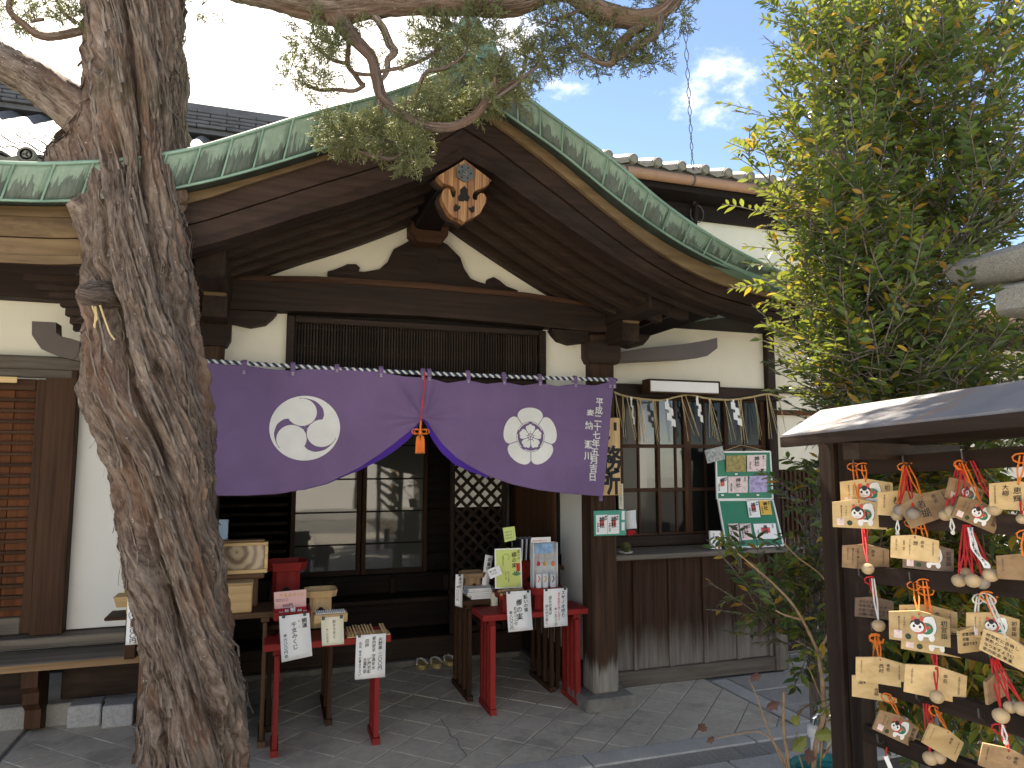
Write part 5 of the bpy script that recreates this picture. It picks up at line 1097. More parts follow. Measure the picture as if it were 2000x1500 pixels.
Yr = 4.27; zR = at(1050, 1195, Y=Yr).z; xr0, xr1 = at(943, 1205, Y=Yr).x, at(1150, 1200, Y=Yr).x
table('offering_table', 'small red lacquered table right of the entrance with two price sheets hanging', xr0, xr1, Yr, Yr+.26, zR, 'red_paint', .036, 4, .034, .07, 'red offering tables')
Ya = 4.2; zA = at(500, 1197, Y=Ya).z; xA = at(541, 1205, Y=Ya).x
table('wooden_table', 'brown wooden table beside the trunk carrying wooden boxes', xA-.72, xA, Ya, Ya+.3, zA, 'wood_mid', .03, 4, .022, .06, 'brown wooden tables')
zU = at(480, 1122, Y=Ya+.14).z; xu = at(516, 1125, Y=Ya+.14).x
t = thing('wooden_stand', 'low plank stand on the brown table under the framed box', 'stand', (xu-.2, Ya+.2, zA)); box('plank', 'wood_mid_X', t, xu-.42, xu, Ya+.14, Ya+.3, zU-.026, zU)
for X in (xu-.05, xu-.38): box('leg', 'wood_mid_Z', t, X-.018, X+.018, Ya+.17, Ya+.27, zA, zU-.027)
Yc = 4.42; xc0, xc1 = at(545, 1300, Y=Yc).x, at(655, 1300, Y=Yc).x; zC = zL+.02
table('wooden_table', 'dark brown table standing behind the left red table', xc0-.1, xc1+.02, Yc, Yc+.5, zC, 'wood_brown', .03, 3, .028, .05, 'brown wooden tables')
Yb = 4.55; zB = at(940, 1172, Y=Yb).z
table('wooden_table', 'dark brown table behind the right red table with papers stacked on it', at(905, 1172, Y=Yb).x, 1.86, Yb, Yb+.42, zB, 'wood_brown', .03, 4, .028, .05, 'brown wooden tables')
t = thing('wooden_shelf', 'brown shelf board on legs against the right porch wall', 'shelf', (1.8, 4.75, 0)); zs_ = at(1110, 1105, Y=4.6).z
box('shelf_board', 'wood_brown_X', t, at(1085, 1105, Y=4.6).x, 1.92, 4.6, 4.9, zs_-.025, zs_)
for y in (4.63, 4.87): box('leg', 'wood_brown_Z', t, 1.86, 1.895, y-.015, y+.015, 0, zs_-.026)
# ---- hanging sheets
def sheet(label, cn, Y, cols=(), mat='paper', red=(), clips=True, name='price_sheet', off=.014, extra=None, dY=(0, 0, 0, 0)):
    """cn: photo corners tl,tr,br,bl; cols in sheet units (u 0..1 from left, v 0..1 from top, size in sheet heights)"""
    c = [at(*q, Y=Y+d) for q, d in zip(cn, dY)]; t = thing(name, label, 'sign', tuple((c[2]+c[3])/2)); asp = (c[1]-c[0]).length/(c[3]-c[0]).length
    def S(u, v, e=0): p = c[0].lerp(c[1], u).lerp(c[3].lerp(c[2], u), v); p = p+Vector((0, -e+.006*math.sin(v*3), 0)); return p
    nn = 8; vs = [tuple(S(i, j/nn)) for j in range(nn+1) for i in (0, 1)]; mm = MB().add(vs, [(2*j, 2*j+1, 2*j+3, 2*j+2) for j in range(nn)]).build('paper', mat, t, smooth='all'); md = mm.modifiers.new('thickness', 'SOLIDIFY'); md.thickness = .0012; md.offset = 0
    for src, mt in ((cols, 'ink'), (red, 'red_cord')):
        if src: vtext([(a[0], a[1]*asp, -a[2], a[3], *(a[4:])) for a in src], lambda u, v: S(u/asp, -v, .0022), off).build('writing', mt, t, fix=False)
    if clips:
        for u in ((.15, .85) if clips is True else clips): q = S(u, 0); box('clip', 'iron', t, q.x-.008, q.x+.008, q.y-.006, q.y+.006, q.z-.012, q.z+.006, b=.002)
    if extra: extra(t, S)
    return t
sheet('white price sheet with the largest brush writing on the left red table', [(545, 1204), (604, 1197), (610, 1281), (550, 1294)], 4.03, [('千支みくじ', .47, .16, .125, 1.0), ('開運', .82, .10, .115, 1.0), ('金六〇〇円也', .16, .40, .085, 1.05)], extra=lambda t, S: vtext([('えと', .47*.72+.12, -.13, .05, 2.6)], lambda u, v: S(u/.72, -v*-1*-1, .0022), .01).build('small_writing', 'ink', t, fix=False))
sheet('cream price sheet pinned under the candle tray on the left red table', [(627, 1207), (671, 1203), (672, 1258), (629, 1262)], 4.035, [('おろうそく', .57, .1, .13, 1.05), ('金一〇〇円也', .25, .4, .075, 1.1)], 'paper_cream', clips=(.1, .9))
sheet('white price sheet with five columns of writing below the stick tray', [(696, 1241), (754, 1237), (752, 1322), (693, 1328)], 4.03, [('火焚串 二〇〇円', .82, .07, .1, 1.0), ('家内安全 交通安全', .6, .05, .088, 1.0), ('厄除', .37, .1, .095, 1.0), ('健康祈願', .46, .53, .088, 1.0), ('生業繁栄', .32, .53, .088, 1.0), ('氏名 年令お書き下さい', .15, .16, .072, 1.0)], clips=(.1,))
sheet('white price sheet below the nut tray on the right red table', [(989, 1156), (1036, 1153), (1041, 1230), (993, 1235)], Yr-.03, [('願いの実', .78, .1, .11, 1.0), ('梛の実', .5, .2, .17, 1.05), ('おみくじ付', .33, .38, .09, 1.05), ('金八〇〇円', .15, .48, .095, 1.0)], clips=(.1, .9))
sheet('white price sheet with one red column on the right red table', [(1062, 1151), (1108, 1148), (1109, 1222), (1063, 1226)], Yr-.03, [('スサノオ守り', .82, .06, .12, 1.0), ('金一五〇〇円', .5, .5, .08, 1.0), ('自らの道は', .27, .18, .1, 1.0), ('自ら切り拓く', .12, .4, .085, 1.05)], red=[('未来を切り拓くお守り', .64, .1, .075, 1.0)], clips=(.1, .9))
sheet('narrow white sheet hanging from the left end of the papers table', [(890, 1122), (905, 1122), (903, 1187), (889, 1183)], Yb+.0, [('身代守', .6, .08, .12, 1.0), ('金八〇〇円', .3, .35, .1, 1.0)], clips=(.5,))
sheet('tilted narrow white sheet standing behind the papers on the right', [(948, 1083), (963, 1086), (954, 1147), (941, 1144)], Yb+.12, [('学業守', .6, .08, .14, 1.0)], clips=False)
sheet('white price sheet hanging half hidden left of the trunk', [(249, 1170), (272, 1168), (276, 1258), (245, 1260)], 4.45, [('金二〇〇円', .45, .42, .11, 1.0)], clips=False)
# ---- pedestals
def octa(mb, cx, cy, w, d, c, z0, z1, w2=None):
    def ring(w, d, z): a, b = w/2, d/2; return [(cx+x, cy+y, z) for x, y in ((-a+c, -b), (a-c, -b), (a, -b+c), (a, b-c), (a-c, b), (-a+c, b), (-a, b-c), (-a, -b+c))]
    return mb.sweep([ring(w, d, z0), ring(w2 or w, d, z1)])
def pedestal(label, px, pbase, ptop, wpx, Y, mat, group, hole=True, zbase=None):
    b = at(px, pbase, Y=Y); tp = at(px, ptop, Y=Y); z0 = zbase if zbase is not None else b.z; W = wpx/F*(Y/math.cos(YAW))*1.0; zt = tp.z; h = zt-z0; cy = Y+W*.5
    t = thing('offering_pedestal', label, 'pedestal', (b.x, cy, z0), group)
    octa(MB(), b.x, cy, W*.66, W*.66, W*.1, z0, zt-W*.2).build('body', mat+'_Z', t); tray = octa(MB(), b.x, cy, W*.9, W*.9, W*.14, zt-W*.2, zt-W*.16).build('tray', mat+'_X', t)
    m = MB(); o_ = [[], []]
    def ring(w, z): a = w/2; c = W*.15; return [Vector((b.x+x, cy+y, z)) for x, y in ((-a+c, -a), (a-c, -a), (a, -a+c), (a, a-c), (a-c, a), (-a+c, a), (-a, a-c), (-a, -a+c))]
    lo, hi, li, hi_i = ring(W*.92, zt-W*.2), ring(W, zt), ring(W*.88, zt-W*.19), ring(W*.94, zt)
    for j in range(8): j2 = (j+1) % 8; MB().hexa([lo[j], lo[j2], li[j2], li[j], hi[j], hi[j2], hi_i[j2], hi_i[j]]).build('rim_board', mat+'_X', tray)
    if hole:
        zc = z0+(zt-W*.2-z0)*.55; r = W*.13; y = cy-W*.33-.0015; poly = [(b.x+r*x, zc+r*z) for x, z in ((-1, .35), (-.95, -.3), (-.55, -.85), (0, -1), (.55, -.85), (.95, -.3), (1, .35), (.6, .4), (.45, .75), (.1, .9), (-.1, .9), (-.45, .75), (-.6, .4))]
        MB().prism(poly, y, y+.001).build('jewel_opening', 'interior_dark', t)
    return t
pedestal('tall red lacquered offering pedestal with a jewel shaped opening on the left', 558, 1182, 1100, 70, Yc+.12, 'red_paint', 'red pedestals', zbase=zC)
pedestal('plain wood offering pedestal behind the candle tray', 627, 1200, 1155, 56, Yc-.1, 'wood_light', None, zbase=zL+.0)
pedestal('red lacquered pedestal under the pile of nuts', 1003, 1205, 1160, 52, Yr+.02, 'red_paint', 'red pedestals', zbase=zR)
pedestal('red lacquered pedestal under the charms display', 1072, 1200, 1148, 66, Yr+.02, 'red_paint', 'red pedestals', zbase=zR)
pedestal('tall red lacquered pedestal behind the charms display', 1040, 1150, 1094, 62, Yb+.02, 'red_paint', 'red pedestals', zbase=zB)
pedestal('brown wooden pedestal at the left end of the papers table', 928, 1152, 1120, 46, Yb+.1, 'wood_old', None, zbase=zB)
# red tray with pink sign and little white figures
p0 = at(580, 1200, Y=Yf+.02); t = thing('figure_tray', 'red tray with a pink price card above a row of small white figures', 'tray', (p0.x, Yf+.07, zL))
xL0, xL1 = at(535, 1200, Y=Yf+.02).x, at(606, 1195, Y=Yf+.02).x; ztr = at(570, 1203, Y=Yf+.02).z
box('pedestal_body', 'red_paint_Z', t, xL0+.03, xL1-.03, Yf+.04, Yf+.16, zL, ztr-.02); box('tray_base', 'red_paint_X', t, xL0, xL1, Yf+.0, Yf+.2, ztr-.02, ztr)
for a in ((xL0, xL1, Yf-.004, Yf+.004), (xL0, xL1, Yf+.196, Yf+.204), (xL0-.004, xL0+.003, Yf+.005, Yf+.195), (xL1-.003, xL1+.004, Yf+.005, Yf+.195)): box('tray_rim', 'red_paint_X', t, *a, ztr-.01, ztr+.025, b=.002)
simple('pink_card', (.75, .45, .42), .5, .05, 6, 0); simple('gold_print', (.55, .36, .06), .4, .1, 20, 0)
cA = [at(*q, Y=Yf+.14) for q in ((535, 1157), (598, 1151), (598, 1184), (536, 1190))]; cB = [at(*q, Y=Yf+.13) for q in ((536, 1191), (598, 1185), (598, 1203), (537, 1206))]
MB().hexa([cA[3], cA[2], cA[2]+Vector((0, .003, 0)), cA[3]+Vector((0, .003, 0)), cA[0], cA[1], cA[1]+Vector((0, .003, 0)), cA[0]+Vector((0, .003, 0))]).build('price_card', 'pink_card', t); MB().hexa([cB[3], cB[2], cB[2]+Vector((0, .003, 0)), cB[3]+Vector((0, .003, 0)), cB[0], cB[1], cB[1]+Vector((0, .003, 0)), cB[0]+Vector((0, .003, 0))]).build('card_stand', 'red_cord', t)
cmap = lambda u, v: cA[3].lerp(cA[2], u).lerp(cA[0].lerp(cA[1], u), v)+Vector((0, -.002, 0))
hh = lambda t_, u, v, s, mt: htext(t_, 0, 0, 1, lambda a, b: cmap(u+a*s*.55, v+b*s), .01).build('lettering', mt, t, fix=False)
hh('千支おみくじ', .16, .68, .24, 'gold_print'); hh('600円', .26, .1, .22, 'ink')
for k in range(2): hh('干支のおみくじです', .05, .52-.1*k, .08, 'ink')
simple('white_clay', (.8, .79, .76), .5, .04, 8, .05)
for i, (px, py, s) in enumerate(((549, 1201, 1), (560, 1196, .9), (572, 1194, 1.2), (585, 1196, 1), (596, 1198, 1))):
    c = at(px, py, Y=Yf+.06); r = .0125*s; fg = MB().lathe(c, [(r*.5, -r*1.6), (r*1.1, -r*1.3), (r*1.2, -.6*r), (r*.8, -.1*r), (r*.95, .5*r), (r*.7, r), (r*.1, 1.2*r)], 12).build('clay_figure', 'white_clay', t, smooth=True)
    for s_ in (-1, 1): MB().lathe(c+Vector((s_*r*.55, 0, r*1.0)), [(r*.3, -.1*r), (r*.22, .25*r), (.001, .5*r)], 6).build('ear', 'white_clay', fg); MB().lathe(c+Vector((s_*r*.35, -r*.8, r*.4)), [(.0012, 0), (.0012, -.001)], 6, 'Y').build('eye', 'ink', fg)
# candle tray, stick tray
def tray(label, cn, zt, Y, depth, mat='wood_light', name='wooden_tray'):
    a, b = at(cn[0], cn[2], Y=Y), at(cn[1], cn[3], Y=Y); t = thing(name, label, 'tray', ((a.x+b.x)/2, Y+depth/2, zt)); z1 = max(a.z, b.z)
    box('tray_base', mat+'_X', t, a.x, b.x, Y, Y+depth, zt+.001, zt+.008)
    for q in ((a.x, b.x, Y-.003, Y+.005), (a.x, b.x, Y+depth-.005, Y+depth+.003), (a.x-.003, a.x+.005, Y+.006, Y+depth-.006), (b.x-.005, b.x+.003, Y+.006, Y+depth-.006)): box('tray_side', mat+'_X', t, *q, zt+.002, z1, b=.002)
    return t, a, b, z1
zt0 = at(650, 1216, Y=4.05).z
t, a, b, z1 = tray('light wood tray of white candles above the cream sheet', (614, 678, 1202, 1198), zt0, 4.045, .09); m_ = None
box('tray_bracket', 'wood_brown_Z', t, a.x+.04, b.x-.04, 4.08, 4.12, zL, zt0)
for k in range(16): x = lerp(a.x+.012, b.x-.012, k/15); MB().tube([(x, 4.055, z1+.004), (x, 4.125, z1+.006)], .0038, 6).build('candle', 'paper', t)
t, a, b, z1 = tray('light wood tray of wooden prayer sticks at the right end of the left red table', (679, 762, 1244, 1238), zL, 4.05, .11)
for k in range(9):
    x = lerp(a.x+.01, b.x-.09, k/8); zz_ = z1+.012+random.uniform(0, .008); MB().bar((x, 4.04, zz_-.004), (x-.006, 4.16, zz_+.016), .008, .004).build('prayer_stick', 'wood_pale_Y', t)
for x in (b.x-.035, b.x-.02): MB().bar((x, 4.05, z1+.004), (x-.01, 4.15, z1+.035), .009, .004).build('prayer_stick', 'wood_pale_Y', t)
# boxes on the brown table by the trunk
bx0, bx1 = at(420, 1100, Y=Ya+.02).x, at(493, 1150, Y=Ya+.02).x; zz1 = at(470, 1143, Y=Ya+.02).z
t = thing('wooden_box', 'plain light wood box with strong grain on the brown table beside the trunk', 'box', ((bx0+bx1)/2, Ya+.1, zA)); box('body', 'wood_light_X', t, bx0, bx1, Ya+.02, Ya+.15, zA, zz1); box('lid', 'wood_light_X', t, bx0-.002, bx1+.004, Ya+.014, Ya+.155, zz1+.001, zz1+.012)
fx0, fx1 = at(400, 1090, Y=Ya+.16).x, at(523, 1090, Y=Ya+.16).x; fz1 = at(480, 1060, Y=Ya+.16).z
t = thing('display_case', 'light wood framed glass fronted case on the plank stand beside the trunk', 'display case', ((fx0+fx1)/2, Ya+.2, zU)); Yq = Ya+.16
g = G('layered_sand'); wv = g.n('ShaderNodeTexWave', wave_type='RINGS', rings_direction='Y'); wv.inputs['Scale'].default_value = 6; wv.inputs['Distortion'].default_value = 3; wv.inputs['Detail'].default_value = 3; wv.inputs['Detail Scale'].default_value = 2
g.l(g.coords((1, 1, 1), None, (0, 0, -.12)), wv.inputs[0]); g.col(g.ramp(wv.outputs['Fac'], [(.1, (.2, .14, .09)), (.5, (.34, .25, .16)), (.9, (.46, .36, .24))])); g.set(Roughness=.12); MAT['layered_sand'] = g.m
box('back_panel', 'layered_sand', t, fx0+.02, fx1-.02, Yq+.012, Yq+.02, zU+.022, fz1-.018, b=.001)
for q in ((fx0, fx1, zU, zU+.022), (fx0, fx1, fz1-.018, fz1), (fx0, fx0+.02, zU+.0225, fz1-.0185), (fx1-.018, fx1, zU+.0225, fz1-.0185)): box('frame_bar', 'wood_light_X', t, q[0], q[1], Yq, Yq+.05, q[2], q[3], b=.003)
box('case_body', 'wood_old_X', t, fx0+.01, fx1-.01, Yq+.051, Yq+.1, zU+.002, fz1-.004); box('case_lid', 'wood_old_X', t, fx0, fx1-.02, Yq+.02, Yq+.1, fz1+.001, fz1+.01)
pc_ = at(440, 1050, Y=Ya+.25); g = G('landscape_card'); sp = g.n('ShaderNodeSeparateXYZ'); g.l(g.coords(), sp.inputs[0]); nn_ = g.math('ADD', sp.outputs['Z'], g.math('MULTIPLY', g.noise(g.coords(), 30), .05)); g.col(g.ramp(nn_, [(.02, (.06, .3, .12)), (.075, (.3, .55, .3)), (.09, (.45, .65, .85))])); g.set(Roughness=.4); MAT['landscape_card'] = g.m
ca = thing('landscape_card', 'blue and green picture card peeking from behind the trunk', 'card', (pc_.x, pc_.y, zU)); box('card', 'landscape_card', ca, pc_.x-.06, pc_.x+.012, Ya+.262, Ya+.265, fz1+.012, fz1+.125, b=.001); box('card_foot', 'wood_pale_X', ca, pc_.x-.06, pc_.x+.012, Ya+.25, Ya+.28, fz1+.0105, fz1+.0118, b=.0004)
# things left of the trunk on the ledge
p = at(240, 1165, Y=4.6); t = thing('ledge_stand', 'small wooden stand with a tray and yellow card left of the trunk', 'stand', (p.x, 4.6, .42)); z1 = at(240, 1208, Y=4.6).z
box('base', 'wood_brown_X', t, p.x-.08, p.x+.14, 4.55, 4.75, z1, z1+.02); box('foot', 'wood_brown_Z', t, p.x+.02, p.x+.08, 4.6, 4.7, .42, z1); box('upright', 'wood_pale_Z', t, p.x+.02, p.x+.035, 4.6, 4.62, z1+.021, z1+.12)
m = MB(); z2 = at(240, 1183, Y=4.6).z; m.hexa([(p.x-.02, 4.55, z2), (p.x+.08, 4.55, z2), (p.x+.08, 4.65, z2), (p.x-.02, 4.65, z2), (p.x-.035, 4.53, z2+.06), (p.x+.09, 4.53, z2+.06), (p.x+.09, 4.67, z2+.06), (p.x-.035, 4.67, z2+.06)]); m.build('tray', 'wood_light_X', t)
simple('yellow_card', (.75, .5, .05), .5, .1, 12, 0); box('yellow_card', 'yellow_card', t, p.x-.005, p.x+.08, 4.66, 4.664, z2+.06, z2+.19, b=.001)
# right table goods
simple('nut_shell', (.36, .23, .12), .6, .25, 40, .3)
cN = at(1003, 1160, Y=Yr+.02); t = thing('nut_pile', 'pile of round tan wooden nuts on the red pedestal', 'nuts', (cN.x, Yr+.09, cN.z)); src = None; rg = random.Random(5)
for k in range(26):
    row = k//9; x = cN.x-.075+(k % 9)*.0185+rg.uniform(-.002, .002)+.005*row; y = Yr+.035+.045*row; z = cN.z-.005+.014*(row == 1)+rg.uniform(0, .004)
    if src is None: src = MB().lathe((0, 0, 0), [(.001, -.011), (.006, -.0095), (.0105, -.004), (.011, .002), (.008, .008), (.001, .0115)], 12).build('nut', 'nut_shell', None, smooth=True); src.parent = t; o = src
    else: o = inst('nut', src, t)
    o.location = Vector((x, y, z))-WL[t]; o.rotation_euler = (rg.random()*3, rg.random()*3, rg.random()*3)
simple('lime_card', (.6, .68, .2), .5, .15, 5, 0); simple('lime_note', (.62, .72, .25), .6, .03, 5, 0); simple('green_leaf_print', (.02, .16, .1), .6, .1, 5, 0)
def card(name, label, cn, Y, mat, cat='card', deco=None, th=.003):
    c = [at(*q, Y=Y) for q in cn]; b = Vector((0, th, 0)); t = thing(name, label, cat, tuple((c[2]+c[3])/2))
    MB().hexa([c[3], c[2], c[2]+b, c[3]+b, c[0], c[1], c[1]+b, c[0]+b]).build('card', mat, t); S = lambda u, v, e=.002: c[3].lerp(c[2], u).lerp(c[0].lerp(c[1], u), v)+Vector((0, -e, 0))
    if deco: deco(t, S)
    return t
def vt(t, S, cols, asp, mat='ink', off=.012): vtext([(a[0], a[1]*asp, a[2], a[3], 1.02) for a in cols], lambda u, v: S(u/asp, v), off).build('writing', mat, t, fix=False)
def deco_nut(t, S):
    for u0, u1, v0, v1, mt in ((.05, .95, .03, .97, 'lime_card'), (.80, .93, .42, .62, 'red_cord')): MB().add([S(u0, v0, .0012), S(u1, v0, .0012), S(u1, v1, .0012), S(u0, v1, .0012)], [(0, 1, 2, 3)]).build('print', mt, t) if mt != 'red_cord' else MB().add([S(u0, v0, .002), S(u1, v0, .002), S(u1, v1, .002), S(u0, v1, .002)], [(0, 1, 2, 3)]).build('print', mt, t)
    vt(t, S, [('梛の実', .72, .9, .13), ('願いの', .9, .95, .08), ('願いごとを書く', .5, .42, .04), ('おみくじ付', .4, .42, .04), ('梛の木の実です', .3, .8, .035)], .66)
    for k in range(5): a = .6+.5*k; MB().add([S(.8, .3), S(.8+.14*math.cos(a+.2), .3+.1*math.sin(a+.2)), S(.8+.2*math.cos(a), .3+.14*math.sin(a)), S(.8+.14*math.cos(a-.2), .3+.1*math.sin(a-.2))], [(0, 1, 2, 3)]).build('leaf_print', 'green_leaf_print', t)
    MB().tube([S(.42+.12*math.cos(a), .78+.08*math.sin(a)) for a in np.linspace(-1, 4, 16)], .0012, 4).build('cord_print', 'green_leaf_print', t)
card('poster_card', 'yellow green upright poster card behind the nut pile', [(966, 1072), (1018, 1070), (1020, 1148), (967, 1150)], Yr+.14, 'paper', deco=deco_nut)
card('price_card', 'small tilted white card clipped left of the yellow green poster', [(952, 1113), (975, 1104), (981, 1121), (958, 1131)], Yr+.1, 'paper', deco=lambda t, S: [htext(s, 0, 0, 1, lambda a, b, k=k: S(.1+a*.13, .62-k*.3+b*.2), .01).build('lettering', 'ink', t, fix=False) for k, s in enumerate(('願いの実', '八〇〇円'))])
def deco_note(t, S):
    for k in range(3): htext('1.御神木の実', 0, 0, 1, lambda a, b: S(.08+a*.11, .62-k*.22+b*.13), .0).build('lettering', 'green_leaf_print', t, fix=False)
    MB().tube([S(.6, 0, 0), S(.62, -.25, 0), S(.55, -.45, 0)], .003, 5).build('holder', 'lead_metal', t)
card('note_card', 'small lime green note on a holder above the poster card', [(982, 1031), (1005, 1028), (1008, 1054), (986, 1059)], Yr+.15, 'lime_note', deco=deco_note)
# stack of papers
t = thing('paper_stack', 'pile of white wrapped papers on the dark table by the lattice door', 'papers', (at(940, 1175, Y=Yb+.04).x, Yb+.1, zB)); x0 = at(915, 1170, Y=Yb+.03).x; x1 = at(966, 1170, Y=Yb+.03).x
for k in range(6): d = random.uniform(-.008, .008); box('wrapped_paper', 'paper', t, x0+d+(.02 if k < 2 else 0), x1+d+(.05 if k < 2 else 0), Yb+.03+d, Yb+.16, zB+.012*k, zB+.012*k+.010, b=.002)
p = at(983, 1188, Y=Yr+.08); t = thing('pen_cup', 'white perforated cup of pens beside the nut tray', 'cup', (p.x, Yr+.1, zR+.1)); p = at(966, 1178, Y=Yb-.01); zc0 = at(966, 1185, Y=Yb-.01).z
t.location = (p.x, Yb, zc0); WL[t] = Vector((p.x, Yb, zc0)); MB().cbox(p.x-.022, p.x+.022, Yb-.02, Yb+.02, zc0, zc0+.09).build('cup', 'paper_cream', t)
for k in range(4): MB().tube([(p.x-.01+.007*k, Yb, zc0+.091), (p.x-.02+.012*k, Yb+.01, zc0+.14)], .003, 5).build('pen', 'ink', t)
# charms display
simple('film', (.62, .64, .66), .08, .2, 25, .3, .01)
p0, p1 = at(1042, 1150, Y=Yr+.1), at(1090, 1150, Y=Yr+.1); zt = at(1066, 1060, Y=Yr+.1).z; t = thing('charm_display', 'clear rack of small bagged charms with a white header card', 'display', ((p0.x+p1.x)/2, Yr+.1, p0.z))
for q in ((p0.x, p0.x+.005), (p1.x-.005, p1.x)): box('rack_side', 'clear_plastic', t, q[0], q[1], Yr+.1, Yr+.16, p0.z, zt, b=.001)
box('rack_back', 'film', t, p0.x+.006, p1.x-.006, Yr+.15, Yr+.153, p0.z+.0, zt, b=.001)
hc = [at(1038, 1050, Y=Yr+.09), at(1076, 1059, Y=Yr+.09)]; box('header_card', 'paper', t, hc[0].x, hc[1].x, Yr+.09, Yr+.094, hc[1].z, hc[0].z); htext('未来を切り拓くお守り', 0, 0, 1, lambda a, b: (hc[0].x+.006+a*.0105, Yr+.088, hc[1].z+.008+b*.012), .0).build('lettering', 'red_cord', t, fix=False)
simple('blue_print', (.25, .42, .62), .4, .5, 30, 0); pp_ = [at(1044, 1062, Y=Yr+.1), at(1080, 1080, Y=Yr+.1)]; box('picture_card', 'blue_print', t, pp_[0].x, pp_[1].x, Yr+.098, Yr+.1, pp_[1].z, pp_[0].z, b=.001)
for i, (px, c) in enumerate(((1052, 'red_cord'), (1064, 'gold_print'), (1080, 'orange_cord'))):
    q = at(px, 1100, Y=Yr+.08); MB().tube([q+Vector((0, 0, .06)), q+Vector((.003, 0, .03)), q], .0018, 5).build('charm_cord', c, t); MB().lathe(q, [(.003, .012), (.01, .006), (.012, -.008), (.008, -.016)], 10).build('charm', c, t, smooth=True)
for i, px in enumerate((1052, 1065, 1080)):
    q = at(px, 1130, Y=Yr+.05); b_ = MB().cbox(q.x-.018, q.x+.018, Yr+.04, Yr+.06, p0.z+.0, q.z+.03, b=.006).build('charm_bag', 'film', t); MB().tube([(q.x-.008, Yr+.0385, q.z-.02), (q.x+.004, Yr+.0385, q.z+.0), (q.x-.004, Yr+.0385, q.z+.02)], .004, 5).build('bag_cord', ('orange_cord', 'gold_print', 'copper_patina')[i], b_)
t = thing('folder_bundle', 'upright bundle of black and white folders behind the charms display', 'folders', (at(1025, 1095, Y=Yb+.1).x, Yb+.1, zB+.14)); zf0, zf1 = at(1030, 1096, Y=Yb+.08).z, at(1030, 1052, Y=Yb+.08).z
t.location.z = zf0; WL[t] = Vector(t.location)
for k in range(8): x = lerp(at(1012, 1090, Y=Yb+.08).x, at(1046, 1090, Y=Yb+.08).x, k/8); MB().hexa([(x, Yb+.06, zf0), (x+.008, Yb+.06, zf0), (x+.008, Yb+.2, zf0), (x, Yb+.2, zf0), (x+.006, Yb+.06, zf1), (x+.014, Yb+.06, zf1), (x+.014, Yb+.2, zf1), (x+.006, Yb+.2, zf1)]).build('folder', 'paper' if k % 2 else 'ink', t)
# straw sandals
simple('sandal_straw', (.42, .32, .14), .8, .2, 60, .4)
for lab, c, ang_ in (('left', (836, 1300), .25), ('right', (889, 1293), .1)):
    q = at(*c, Z=0); t = thing('sandal_pair', ('nearer left' if lab == 'left' else 'farther right')+' pair of straw sandals with white thongs on the porch floor', 'sandals', (q.x, q.y, 0), 'straw sandals')
    for s in (-1, 1):
        m = MB(); cx_, cy_ = q.x+s*.055, q.y; ring = []
        for z, k in ((.0, .96), (.008, 1), (.026, 1), (.032, .95)): ring.append([(cx_+k*.042*math.cos(a), cy_+k*.115*math.sin(a)*(1 if math.sin(a) > 0 else .95), z) for a in np.linspace(0, 2*math.pi, 25)[:-1]])
        so_ = m.sweep(ring).build('sole', 'sandal_straw', t, smooth=30)
        tt = Vector((cx_, cy_+.07, .034)); 
        for k in (-1, 1): MB().tube([tt, tt+Vector((k*.012, -.02, .01)), Vector((cx_+k*.03, cy_+.01, .042)), Vector((cx_+k*.04, cy_-.05, .03))], [.005, .007, .008, .006], 7).build('thong', 'rope_white', so_, smooth=True)
# ------------------------------------------------------------------ office window: rope, signs, boards
YS = 4.74; ro = [at(*q, Y=YS) for q in ((1200, 766), (1215, 772), (1245, 778), (1290, 782), (1318, 776), (1345, 771), (1380, 778), (1425, 781), (1465, 776), (1498, 770), (1520, 774), (1534, 777))]
S = spline(ro, 14); rope = thing('straw_rope', 'thin twisted straw rope strung across the top of the office window', 'rope', tuple(ro[0]))
for k in range(2): MB().tube([q+Vector((0, .004*math.cos(i*1.1+k*math.pi), .004*math.sin(i*1.1+k*math.pi))) for i, q in enumerate(resample(S, 330))], .0048, 5).build('strand', 'straw', rope, smooth=True)
def rz(x): return min(S, key=lambda q: abs(q.x-x)).z
rg = random.Random(8)
for i, (a, b, yb) in enumerate(((1202, 1209, 842), (1216, 1224, 858), (1224, 1238, 857), (1244, 1252, 866), (1250, 1261, 867), (1274, 1288, 868), (1278, 1290, 862), (1330, 1350, 858), (1338, 1366, 856), (1385, 1393, 858), (1386, 1405, 862), (1414, 1432, 862), (1441, 1452, 866), (1446, 1454, 864), (1472, 1484, 858), (1498, 1502, 855), (1500, 1520, 852), (1520, 1530, 845))):
    for k in range(3):
        p = at(a+rg.uniform(-1, 2), 778, Y=YS); p.z = rz(p.x); q = at(b+rg.uniform(-7, 7), yb+rg.uniform(-8, 4), Y=YS-.02+rg.uniform(-.02, .02)); MB().tube([p, p.lerp(q, .5)+Vector((rg.uniform(-.006, .006), 0, .004)), q], [.0022, .002, .0013], 5).build('hanging_straw', 'straw', rope)
